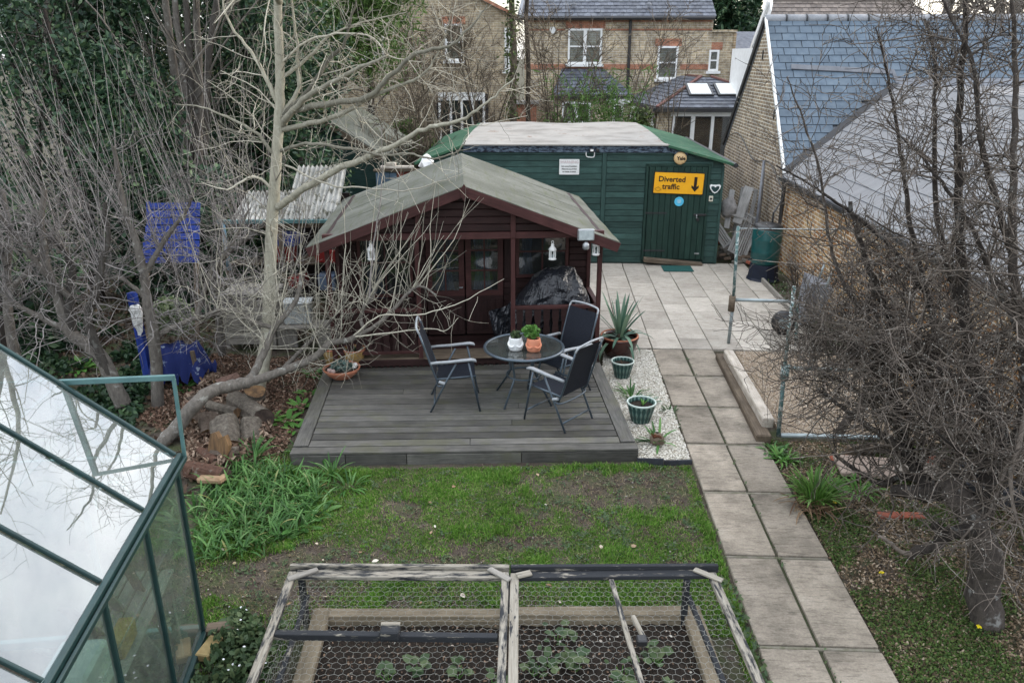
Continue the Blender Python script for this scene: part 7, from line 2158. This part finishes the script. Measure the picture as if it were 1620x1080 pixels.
evergreen('olive_shrub', 'olive-green evergreen between the hollies at the back left', (-7.6, 19), (-7.6, 19, 4.2), (2.2, 1.6, 4.2), 11000, .05, M_OLIVE, clumps=18)
evergreen('laurel_shrub', 'low dark laurel behind the blue slatted panel', (-6.0, 13.0), (-6.0, 13.2, 1.2), (1.7, 1.0, 1.5), 5000, .07, M_HOLLY)
evergreen('laurel_shrub', 'low dark laurel in the shade at the left edge', (-8.0, 10.5), (-8.2, 11.0, 1.2), (1.8, 1.2, 1.5), 5000, .07, M_HOLLY)
evergreen('laurel_shrub', 'dark shrub below the pale tree beside the corrugated roof', (-4.6, 14.6), (-4.6, 14.8, 1.5), (1.2, .9, 1.7), 4000, .06, M_HOLLY)
evergreen('far_evergreen', 'large dark evergreen filling the top left behind the garden', (-14.5, 26), (-14.5, 26, 5.5), (4.5, 3, 6), 9000, .14, M_HOLLY, clumps=22, trunk_r=.25)
evergreen('far_evergreen', 'tall olive evergreen beyond the hollies', (-9.6, 27), (-9.6, 27, 5.0), (3.0, 2.5, 5.6), 8000, .12, M_OLIVE, clumps=22, trunk_r=.22)
evergreen('yew_tree', 'fresh green feathery conifer in front of the gabled house', (-5.2, 23.5), (-5.0, 23.5, 5.4), (1.9, 1.2, 2.5), 6500, .1, M_YEW, clumps=26, asp=.2, group=None)
evergreen('yew_tree', 'fresh green conifer spray higher beside the gable window', (-6.6, 25), (-6.2, 25, 6.4), (1.9, 1.2, 2.2), 5000, .11, M_YEW, clumps=18, asp=.2, group=None)
def bare_tree(name, label, base, h, n, r, matl, spread=.35, lvl=2, cat='tree', group=None, ln=None, stems=1, up=.2, sub=.5):
    t = thing(name, label, cat, base, 0, group)
    W_, W2_ = Wood(), Wood()
    for s in range(stems):
        a = rng.random() * 6.283; d = (.28 if stems > 1 else .05)
        top = (math.cos(a) * h * d, math.sin(a) * h * d * .6, h)
        P = limb(W_, [(0, 0, -.1), (top[0] * .25 + rng.normal(0, .05), top[1] * .25, h * .35), (top[0] * .6, top[1] * .6, h * .7), top], r, r * .2, 6, 5, r * .15)
        branch_out(W2_, P, r * .7, r * .15, n, ln or (h * .2, h * .5), spread, up, lvl, .55, .2, 6, .25, None, None, sub, max(.004, .00035 * base[1]))
    W_.obj('trunk', matl, t); W2_.obj('branches', matl, t)
    return t
bare_tree('tall_bare_tree', 'tall grey multi-stemmed bare tree behind the water shoots', (-6.6, 14.5, 0), 7.5, 11, .11, M_GREYBARK, .5, 2, stems=5)
bare_tree('tall_bare_tree', 'bare tree standing among the dark evergreens, far left', (-10.6, 15.5, 0), 7.5, 10, .1, M_GREYBARK, .5, 2, stems=3)
bare_tree('bare_shrub', 'twiggy bare shrub behind the shed, left of the bamboo', (.3, 25.0, 0), 4.6, 10, .035, M_BROWNTWIG, .5, 2, 'shrub', 'bare shrubs behind the shed', stems=6)
bare_tree('bare_shrub', 'twiggy bare shrub behind the shed, left of the brick outhouse', (-1.9, 25.5, 0), 4.8, 10, .035, M_BROWNTWIG, .5, 2, 'shrub', 'bare shrubs behind the shed', stems=6)
bare_tree('bare_shrub', 'twiggy bare shrub between bamboo and garden room', (2.3, 25.4, 0), 4.6, 8, .03, M_BROWNTWIG, .45, 2, 'shrub', 'bare shrubs behind the shed', stems=5)
bare_tree('bare_shrub', 'sparse bare shrub in front of the folding doors', (3.7, 24.3, 0), 4.2, 6, .03, M_BROWNTWIG, .45, 2, 'shrub', 'bare shrubs behind the shed', stems=4)
bare_tree('bare_shrub', 'bare reddish shrub below the gabled house window', (-3.6, 26.0, 0), 4.4, 10, .035, M_BROWNTWIG, .5, 2, 'shrub', 'bare shrubs behind the shed', stems=6)
bare_tree('bare_shrub', 'dense brown bare shrub left of the green shed roof', (-3.4, 19.3, 0), 3.3, 12, .03, M_BROWNTWIG, .5, 2, 'shrub', 'bare shrubs behind the shed', stems=7)
bare_tree('ridge_tree', 'bare tree rising behind the slate ridge, left trunk', (13.2, 29, 0), 9, 12, .28, M_GREYBARK, .5, 2, stems=1)
bare_tree('ridge_tree', 'bare tree rising behind the slate ridge, right trunk', (16.6, 31, 0), 9.5, 12, .3, M_GREYBARK, .5, 2, stems=2)
bare_tree('street_tree', 'far bare tree behind the tiled roof', (10.5, 34, 0), 8.5, 12, .2, M_GREYBARK, .5, 2, stems=2)
bare_tree('street_tree', 'far bare tree at the top right corner', (22, 36, 0), 11, 12, .3, M_GREYBARK, .5, 2, stems=2)
# bamboo
bb = thing('bamboo', 'bright green bamboo clump behind the green shed', 'bamboo', (1.55, 24.2, 0))
W_ = Wood()
P_ = []
for k in range(38):
    x, y = rng.normal(0, .45), rng.normal(0, .3)
    pts = wander((x, y, 0), (x * .12, y * .12, 1), rng.uniform(2.4, 3.9), 8, .1, 0)
    W_.add(pts, .014, .005, 5)
    for j in range(60):
        f = rng.integers(3, 8)
        P_.append(pts[f] + rng.normal(0, .16, 3))
W_.obj('canes', M_BRIGHT, bb)
V, F = oval_leaves(np.array(P_), .1, .2, .14)
np_obj('leaves', V, F, leafmat('bamboo_leaf', [(0, (.05, .1, .02)), (.5, (.09, .17, .04)), (1, (.17, .26, .08))]), bb)
evergreen('ivy_shrub', 'olive ivy shrub right of the bamboo', (2.8, 24.6), (2.8, 24.6, 1.8), (.6, .5, 1.2), 1500, .07, M_OLIVE, .05, None)
evergreen('ivy_shrub', 'olive shrub below the gabled house patio doors', (-4.4, 27), (-4.4, 27, 1.1), (1.4, .7, 1.1), 2200, .08, M_YEW, .05, None)
evergreen('ivy_shrub', 'mixed green shrub left of the bamboo', (.4, 26.4), (.4, 26.4, 1.3), (1.2, .6, 1.2), 1800, .08, M_OLIVE, .05, None)
# ivy-clad trunk between the houses
iv = thing('ivy_tree', 'ivy-clad tree trunk standing between the two brick houses', 'tree', (-1.25, 29.5, 0))
W_ = Wood(); limb(W_, [(0, 0, -.1), (.05, 0, 3), (.0, 0, 6), (.1, 0, 9)], .14, .08, 8, 5, .02)
limb(W_, [(.55, .2, -.1), (.6, .2, 3), (.5, .2, 6), (.6, 0, 9)], .1, .06, 8, 5, .02)
W_.obj('trunk', M_BROWNTWIG, iv)
P_ = np.stack([rng.normal(0, .13, 900), rng.normal(-.05, .12, 900), rng.uniform(2, 8, 900)], 1)
V, F = oval_leaves(P_, .06, .2, .6); np_obj('ivy', V, F, M_OLIVE, iv)
# fir behind the terrace house
def fir(label, base, h, w):
    t = thing('fir_tree', label, 'tree', base, 0, 'firs beyond the houses')
    MB().tube([(0, 0, -.1), (0, 0, h)], [.3, .03], 7).obj('trunk', M_APPLE, t)
    P_ = []
    for k in range(26):
        z = h * (.12 + .88 * k / 26); rr = w * (1 - k / 27) ** .8
        for j in range(9):
            a = rng.random() * 6.283
            ln = rr * rng.uniform(.6, 1.1)
            s_ = rng.random((42, 1))
            d = np.array([math.cos(a), math.sin(a), -.18])
            P_.append(np.array([0, 0, z]) + d * ln * s_ + rng.normal(0, .22, (42, 3)) * (1.1 - s_))
    V, F = oval_leaves(np.concatenate(P_), .26, .5, .3)
    np_obj('crown', V, F, M_HOLLY, t)
fir('tall dark fir against the bright sky behind the terrace house', (12.0, 58, 0), 11.5, 3.6)
fir('second dark fir lower beside the white house', (14.6, 62, 0), 9.0, 3.2)
evergreen('far_evergreen', 'distant dark tree between terrace house and white gable', (14, 50), (14, 50, 3.2), (2.6, 2, 2.6), 2500, .2, M_HOLLY)

# ================================================================ log pile and left-hand clutter
def logmat(name, c1, c2):
    return barkmat(name, c1, c2, (.26, .24, .2), bs=1.0)
M_LOGBARK = logmat('log_bark', (.16, .125, .1), (.07, .052, .04))
M_LOGGREY = logmat('grey_log', (.2, .175, .145), (.06, .05, .04))
M_CUT = mat('sawn_end', (.085, .062, .05), (.04, .03, .026), 14, .9, .4, 40)
M_CUTPALE = mat('pale_cut', (.2, .12, .06), (.07, .045, .028), 5, .9, .5, 30, stretch=(4, 4, .6))
def log(label, a, b, r, matl=None, cut=None, n=26):
    t = thing('log', label, 'log', tuple(a), 0, 'logs in the pile beside the deck')
    d = Vector(b) - Vector(a)
    K = 7
    prof = [1 + .07 * math.sin(3 * q_ * 6.283 / n + r * 50) + .05 * random.uniform(-1, 1) for q_ in range(n)]
    P = [d * (k / (K - 1)) for k in range(K)]
    mb = MB().tube(P, r, n, False)
    vs = []
    for i, p in enumerate(mb.v):
        c_ = P[i // n]; v_ = Vector(p) - c_
        vs.append(tuple(c_ + v_ * prof[i % n] * random.uniform(.97, 1.03)))
    mb.v = vs
    mb.obj('bark', matl or M_LOGBARK, t)
    for ring, s in ((vs[:n], -1), (vs[-n:], 1)):
        cc = sum((Vector(p) for p in ring), Vector()) / n + d.normalized() * (-.012 * s)
        MB().add([tuple(cc)] + [tuple(cc + (Vector(p) - cc) * .985) for p in ring], [(0, 1 + k, 1 + (k + 1) % n)[::s] for k in range(n)]).obj('cut_end', cut or M_CUT, t)
    return t
M_ROT = logmat('rotten_bark', (.15, .08, .055), (.06, .033, .025))
log('grey log with dark sawn end facing the deck, on top of the pile', (-3.86, 8.85, 0.11), (-3.31, 8.30, 0.13), .135, M_LOGGREY)
log('upright split log with brown heartwood in the pile', (-3.54, 7.77, 0), (-3.69, 8.10, 0.18), .165, M_LOGGREY, M_CUTPALE)
log('grey upright log right of the split one', (-3.32, 7.90, 0), (-3.43, 8.20, 0.14), .12, M_LOGGREY, M_CUT)
log('upright dark log behind the split one', (-3.87, 8.10, 0), (-3.99, 8.35, 0.11), .13, M_LOGBARK, M_CUTPALE)
log('short barky log lying in front of the upright logs', (-3.62, 7.50, 0.06), (-3.32, 7.57, 0.08), .08)
log('red-brown rotten log nearest the greenhouse', (-3.75, 7.22, 0.06), (-3.29, 7.06, 0.07), .095, M_ROT)
log('stump upright behind the pile under the branch', (-3.67, 8.99, 0), (-3.63, 8.95, 0.21), .13, M_LOGGREY, M_CUTPALE)
log('log lying under the leaning trunk', (-4.24, 8.33, 0.06), (-4.20, 8.88, 0.06), .1, M_LOGBARK, M_CUTPALE)
log('pink-brown log at the back of the pile', (-4.28, 9.30, 0.10), (-4.07, 9.52, 0.12), .1, logmat('pink_bark', (.26, .16, .125), (.13, .08, .065)), M_CUTPALE)
log('dark log at the back left of the pile', (-4.47, 8.85, 0.05), (-4.22, 9.18, 0.05), .09)
log('thin grey log lying across the pile top', (-4.09, 8.60, 0.17), (-3.66, 8.40, 0.17), .06, M_LOGGREY, M_CUTPALE)
log('short red-brown log between rotten log and uprights', (-3.78, 7.60, 0.05), (-3.48, 7.33, 0.06), .075, M_ROT, M_CUT)
o = MB().prism([(-.15, -.165, .02), (-.05, -.172, -.03), (.05, -.175, -.02), (.1, -.165, .05), (.13, -.15, .2), (.09, -.155, .31), (.02, -.17, .27), (-.03, -.165, .33), (-.1, -.165, .3), (-.13, -.165, .17)], (0, .06, 0)).obj('split_log', M_CUTPALE)
o.location = (-3.48, 7.62, 0); o.rotation_euler = (R(-8), 0, R(-20)); tag(o, 'orange split timber slab standing in the log pile', 'log')
o = MB().beam((0, 0, 0), (.3, -.1, .05), .14, .07, ch=.02).obj('split_wood', mat('fresh_split', (.34, .24, .15), (.22, .14, .085), 10, .9, .5, 30)); o.location = (-3.56, 7.06, 0.05); tag(o, 'pale freshly split piece of wood at the near end of the pile', 'wood')
q = scatter([(-4.51, 8.77, 0), (-3.69, 7.09, 0), (-3.33, 7.37, 0), (-3.17, 8.13, 0), (-3.75, 9.60, 0), (-4.60, 9.79, 0)], 1800)
V, F = oval_leaves(np.stack([q[:, 0], q[:, 1], .02 + .2 * rng.random(len(q)) * np.clip(fbm(q[:, 0] * 3, q[:, 1] * 3), 0, 1)], 1), .055, .4, .3)
tag(np_obj('bark_strips', V, F, leafmat('bark_strip', [(0, (.07, .045, .03)), (.5, (.17, .11, .08)), (1, (.36, .28, .21))], .9, 0)), 'loose bark strips and twigs heaped on the log pile', 'bark', None, 'stuff')

M_BLUE = woodmat('royal_blue_paint', (.022, .05, .27), (.012, .03, .17), (.045, .085, .36), .5, .15, (.85, 1.15))
bp_ = thing('blue_pallet', 'royal blue slatted panel leaning among the fruit trees', 'panel', (-5.66, 11.30, 1.26), 6)
bp_.rotation_euler = (R(-20), 0, R(6))
for k in range(8): plank('slat', (-.42 + .02 * k, 0, .04 + k * .115), (.44 + .005 * k, 0, .04 + k * .115), .022, .1, M_BLUE, bp_)
for x in (-.3, .34): plank('batten', (x, .03, 0), (x, .03, .92), .03, .06, M_BLUE, bp_, up=(1, 0, 0))
for x in (-.35, .38): plank('leg', (x, .05, -1.15), (x, .05, .1), .06, .06, M_OLDWOOD, bp_, up=(1, 0, 0))
tbx = thing('blue_table', 'low table under a blue patterned cloth among the fruit trees', 'table', (-4.95, 9.77, 0), 4)
m, N, L, B = nt('blue_floral_cloth')
v = coords(N, L, rnd=False)
f = ramp(N, L, noise(N, L, v, 11, 3, .5), [(.63, (0, 0, 0)), (.68, (1, 1, 1))])
L.new(mixrgb(N, L, f, (.014, .024, .11), (.2, .24, .32)), B.inputs['Base Color']); B.inputs['Roughness'].default_value = .8
M_CLOTH = m
vs, fs = [], []
for i in range(15):
    for j in range(9):
        x, y = -.38 + .76 * i / 14, -.25 + .5 * j / 8
        edge = max(abs(x) / .38, abs(y) / .25)
        vs.append((x * (1 + .08 * math.sin(j * 2.2)) + random.uniform(-.02, .02), y + .05 * math.sin(i * 1.9) * edge, (.5 + .03 * math.sin(i * 1.3 + j) if edge < .6 else .5 - (edge - .6) * (1.0 + .25 * math.sin(i * 2.1 + j * 1.7))) + random.uniform(-.015, .015)))
for i in range(14):
    for j in range(8):
        a = i * 9 + j; fs.append((a, a + 9, a + 10, a + 1))
MB().add(vs, fs).obj('cloth', M_CLOTH, tbx, True)
for x in (-.3, .3):
    for y in (-.2, .2): plank('leg', (x, y, 0), (x * .8, y * .8, .48), .05, .05, M_OLDWOOD, tbx, up=(1, 0, 0))
bpst = thing('blue_post', 'blue painted post with a white bag tied to it', 'post', (-5.42, 9.75, 0))
plank('post', (0, 0, 0), (-.09, .1, 1.22), .1, .1, M_BLUE, bpst, up=(1, 0, 0))
bg = MB().lathe([(.015, 0), (.03, .05), (.05, .13), (.075, .22), (.07, .3), (.085, .36), (.05, .41), (.03, .42)], 14)
bg.v = [(x + .014 * math.sin(z * 47 + y * 30) + random.uniform(-.006, .006), y * .7 + random.uniform(-.008, .008), z + random.uniform(-.008, .008)) for x, y, z in bg.v]
tag(bg.obj('white_bag', M_WHITE, None, False, loc=(-5.33, 9.55, 0.72)), 'white plastic bag hanging on the blue post', 'bag')
pl_ = thing('variegated_plant', 'variegated pale green shrub in front of the blue cloth', 'plant', (-5.09, 9.99, 0))
V, F = blob_leaves((0, 0, .85), (.3, .22, .28), 700, .035, .3); np_obj('leaves', V, F, leafmat('variegated', [(0, (.08, .13, .06)), (.5, (.2, .26, .12)), (1, (.4, .44, .28))]), pl_)
MB().tube([(0, 0, -.05), (.02, 0, .8)], .02, 6).obj('stem', M_OLDWOOD, pl_)
# weathered grey cupboard / work table
gt_ = thing('grey_cupboard', 'weathered grey slatted garden cupboard with flat top beside the leaning tree', 'cupboard', (-4.37, 11.00, -0.24)[:2] + (0,), 3)
for k in range(7): plank('side_board', (-.42, 0, .12 + k * .1), (.3, 0, .12 + k * .1), .02, .09, M_GREYWOOD, gt_)
for k in range(5): plank('top_board', (-.45, .08 + k * .12, .84), (.35, .08 + k * .12, .84), .115, .025, M_GREYWOOD, gt_)
for x in (-.41, .29):
    for y in (.02, .55): plank('corner_post', (x, y, 0), (x, y, .83), .06, .06, M_GREYWOOD, gt_, up=(1, 0, 0))
for k in range(7): plank('side_board', (.3, .03, .12 + k * .1), (.3, .55, .12 + k * .1), .02, .09, M_GREYWOOD, gt_)
MB().box((-.06, .3, .42), (.66, .5, .75)).obj('inner_box', M_INSIDE, gt_)
cb2 = thing('grey_bench', 'low weathered grey bench beyond the cupboard near the veranda', 'bench', (-3.61, 11.00, -0.23)[:2] + (0,), 5)
for k in range(3): plank('seat_board', (-.35, k * .12, .36), (.4, k * .12, .36), .11, .025, M_GREYWOOD, cb2)
for x in (-.28, .33): plank('leg', (x, .12, 0), (x, .12, .35), .05, .3, M_GREYWOOD, cb2, up=(1, 0, 0))
wbx = thing('white_bin', 'dirty white plastic box standing on the grey bench', 'box', (-3.71, 11.10, -0.27)[:2] + (.375,), 8)
MB().box((0, .1, .16), (.4, .28, .32), None, .02).obj('body', mat('dirty_white', (.5, .53, .53), (.38, .4, .4), 6, .5, .1), wbx)
MB().box((0, .1, .33), (.43, .3, .03), None, .01).obj('lid', mat('dirty_white_lid', (.5, .53, .53), (.38, .4, .4), 6, .5, .1), wbx)
# lean-to store with corrugated roof
LS = thing('lean_to_store', 'open lean-to store with pale corrugated plastic roof beside the summerhouse', 'lean-to', (-4.3, 12.4, 0), 5)
M_CORR = mat('dirty_corrugated_plastic', (.42, .42, .40), (.2, .2, .18), 4, .5, .2, 30, spots=(6, .54, (.1, .1, .075)))
def corrugated(u0, u1, pf, pb, name='corrugated_sheet'):
    vs, fs = [], []
    n = int((u1 - u0) / .019)
    for i in range(n + 1):
        u = u0 + (u1 - u0) * i / n
        h = .026 * math.sin(i * math.pi / 2)
        vs += [(u, pf[0], pf[1] + h), (u, pb[0], pb[1] + h)]
    for i in range(n): fs.append((2 * i, 2 * i + 2, 2 * i + 3, 2 * i + 1))
    n0 = len(vs); vs += [(x, y, z - .006) for x, y, z in vs]; fs += [tuple(k + n0 for k in f)[::-1] for f in fs]
    return MB().add(vs, fs).obj(name, M_CORR, LS)
corrugated(.1, .95, (-.1, 1.72), (1.3, 2.38)); corrugated(-.75, .15, (-.1, 1.70), (1.1, 1.98))
plank('front_beam', (-.95, 0, 1.62), (.95, 0, 1.62), .05, .1, M_OLDWOOD, LS)
plank('gutter', (-.95, -.09, 1.69), (.95, -.09, 1.69), .08, .06, M_GHLITE, LS)
for x in (-.9, .0, .9): plank('post', (x, 0, 0), (x, 0, 1.6), .06, .06, M_OLDWOOD, LS, up=(1, 0, 0))
plank('shelf', (-.9, .3, .95), (.95, .3, .95), .5, .03, M_OLDWOOD, LS)
MB().box((0, 1.35, .95), (1.9, .04, 1.9)).obj('back_wall', M_INSIDE, LS)
MB().tube([(-.86, -.1, 1.7), (-.86, -.1, .9)], .035, 8).obj('downpipe', mat('pale_blue_pipe', (.25, .38, .46), (.18, .29, .36), 6, .5, .1), LS, True)
M_RED = mat('red_plastic', (.2, .016, .014), (.14, .012, .011), 5, .5, .05)
M_BLUEP = mat('blue_fabric', (.06, .09, .3), (.04, .06, .2), 9, .8, .3)
ls_m = Matrix.Translation((-4.3, 12.4, 0)) @ Matrix.Rotation(R(5), 4, 'Z')
def lsp(u, v, z): return tuple(ls_m @ Vector((u, v, z)))
for k, (u, v_, z, s, mm, lab) in enumerate(((.02, .2, .97, (.3, .3, .26), M_RED, 'red plastic crate on the lean-to shelf behind the pale trunk'), (.08, .2, 1.24, (.32, .3, .2), M_BLUEP, 'blue folded tarpaulin on top of the red crate'), (.72, .15, .97, (.36, .3, .22), M_RED, 'red plastic tub at the right end of the lean-to shelf'), (.7, .15, 1.2, (.3, .26, .2), mat('pale_blue_box', (.4, .46, .56), (.28, .34, .45), 5, .5, .1), 'pale blue box on the red tub'), (.7, .1, .5, (.3, .25, .28), mat('slate_blue_box', (.13, .18, .26), (.09, .12, .18), 5, .6, .1), 'slate blue box under the lean-to shelf'), (.2, .1, .55, (.26, .3, .2), M_RED, 'dark red bucket-like box below the shelf'))):
    o = MB().box((0, 0, s[2] / 2), s, None, .02).obj('storage_crate', mm, None, loc=lsp(u, v_, z), rz=random.uniform(-8, 8)); tag(o, lab, 'crate')
# rear fence with planks and bags on it, and a neighbour's dark shed
RF = thing('rear_fence', 'low red-brown fence behind the summerhouse roof', 'fence', (-3.3, 15.6, 0), 2)
M_REDW = woodmat('red_fence', (.22, .06, .045), (.14, .04, .03), (.3, .1, .07))
for k in range(14): plank('board', (k * .14, 0, 0), (k * .14, 0, 2.02 + random.uniform(-.02, .02)), .02, .13, M_REDW if 2 < k < 8 else (M_OLDWOOD if k > 7 else mat('faded_blue_board_%d' % k, (.12, .18, .24), (.08, .12, .16), 5, .7, .2)), RF, up=(1, 0, 0))
plank('cap', (-.1, 0, 2.06), (1.95, 0, 2.06), .14, .04, M_OLDWOOD, RF)
o = plank('pale_plank', (-3.25, 15.55, 2.13), (-2.6, 15.58, 2.13), .16, .04, M_PALEWOOD); tag(o, 'pale plank lying on top of the rear fence', 'plank')
o = plank('pale_plank', (-3.15, 15.58, 2.18), (-2.95, 15.58, 2.18), .14, .05, M_PALEWOOD); tag(o, 'short pale offcut on the plank on the rear fence', 'plank')
bgm = MB()
bgm.lathe([(.06, 0), (.14, .06), (.13, .16), (.07, .26), (.02, .3)], 10)
bgm.v = [(x + .03 * math.sin(z * 30 + x * 20), y + .02 * math.sin(x * 40), z) for x, y, z in bgm.v]
tag(bgm.obj('white_bag', M_WHITE, None, False, loc=(-2.35, 15.6, 2.08)), 'crumpled white bag on the rear fence above the felt roof', 'bag')
DS = thing('dark_shed', 'neighbouring dark green shed with grey felt roof behind bare branches', 'shed', (-5.2, 18.6, 0), -6)
MB().prism([(-1.3, 0, 0), (1.3, 0, 0), (1.3, 0, 2.0), (0, 0, 2.75), (-1.3, 0, 2.0)], (0, 2.6, 0)).obj('walls', M_GREEN, DS)
for s in (-1, 1):
    MB().prism([(0, -.15, 2.86), (s * 1.5, -.15, 1.98), (s * 1.5, 2.75, 1.98), (0, 2.75, 2.86)], (0, 0, .05)).obj('roof_slope', M_FELT, DS)
    plank('bargeboard', (0, -.16, 2.8), (s * 1.5, -.16, 1.93), .02, .12, M_OLDWOOD, DS)
# bits under the apple tree: slabs, bricks, dark timber edging
sl_ = MB().box((0, 0, 0), (.62, .42, .05), None, .01).obj('loose_slab', mat('pinkish_slab', (.3, .24, .2), (.22, .17, .14), 4, .9, .3), None, loc=(3.51, 7.63, 0.03), rz=-6); tag(sl_, 'pinkish loose slab lying beyond the cut apple branch', 'slab')
sl_ = MB().box((0, 0, 0), (.5, .4, .05), None, .01).obj('loose_slab', mat('grey_slab_piece', (.24, .21, .18), (.17, .15, .13), 4, .9, .3), None, loc=(4.02, 7.60, 0.03), rz=4); tag(sl_, 'grey loose slab between apple limbs', 'slab')
for k, (p_, rz, lab) in enumerate((((3.40, 6.76, 0), 3, 'half-buried red brick farther from the apple trunk'), ((3.63, 6.76, 0), -2, 'red brick nearest the apple trunk'), ((3.33, 7.91, 0), 10, 'red brick beside the loose slab'), ((4.28, 7.76, 0.10), 30, 'orange brick on the timber behind the limbs'), ((4.40, 7.59, 0.10), -20, 'brown brick on the timber behind the limbs'))):
    o = MB().box((0, 0, -.035), (.215, .1, .065), None, .01).obj('brick', M_RUBS[0] if k != 4 else M_RUBS[1], None, loc=p_, rz=rz); tag(o, lab, 'brick')
o = plank('edging_timber', (3.41, 7.97, 0.05), (4.18, 8.15, 0.05), .07, .1, M_OLDWOOD); tag(o, 'short brown timber behind the loose slabs', 'timber')
for k, (a, b) in enumerate((((3.76, 6.91, 0), (4.92, 6.96, 0)), ((3.92, 7.11, 0.10), (5.14, 7.29, 0.10)), ((3.80, 6.42, 0), (4.71, 6.41, 0)))):
    o = plank('black_timber', (a[0] + .35, a[1] + .2, .08 + .1 * k), (b[0] + .3, b[1] + .25, .08 + .1 * k), .08, .16, M_DARKEDGE); tag(o, ['black timber edging behind the apple trunk, lowest', 'black timber edging behind the apple trunk, farthest', 'black timber edging nearest the camera behind the trunk'][k], 'timber')
# plant bed and shrubs along the extension wall
for k, (x, y, h) in enumerate(((4.55, 13.8, .7), (4.6, 12.6, .9), (4.5, 9.8, 1.2), (4.55, 7.8, 1.3), (4.6, 6.6, 1.2))):
    bare_tree('wall_shrub', ['small bare shrub in the wall bed beyond the wheelbarrow', 'bare shrub behind the wheelbarrow', 'bare shrub against the yellow brick wall', 'bare shrub behind the apple limbs', 'bare shrub at the right edge behind the apple tree'][k], (x, y, 0), h, 9, .018, M_APPLETWIG, .55, 1, 'shrub', 'bare shrubs along the brick wall', stems=5)
q = scatter([(4.32, 15), (4.85, 15), (4.85, 11.3), (4.32, 11.3)], 260)
V, F = oval_leaves(np.stack([q[:, 0], q[:, 1], .0 + .1 * rng.random(len(q))], 1), .03, .5, .5)
tag(np_obj('wall_weeds', V, F, M_DULL), 'weeds in the narrow bed below the brick wall', 'weeds', None, 'stuff')
ct = MB().tube(smoothpath([(3.47, 8.41, 0), (3.58, 8.50, 0.16), (3.89, 8.70, 0.32), (4.10, 8.80, 0.42)], 5), .05, 8)
tag(ct.obj('propped_branch', M_APPLE, None, True), 'dark cut branch propped over the gravel edge', 'branch')
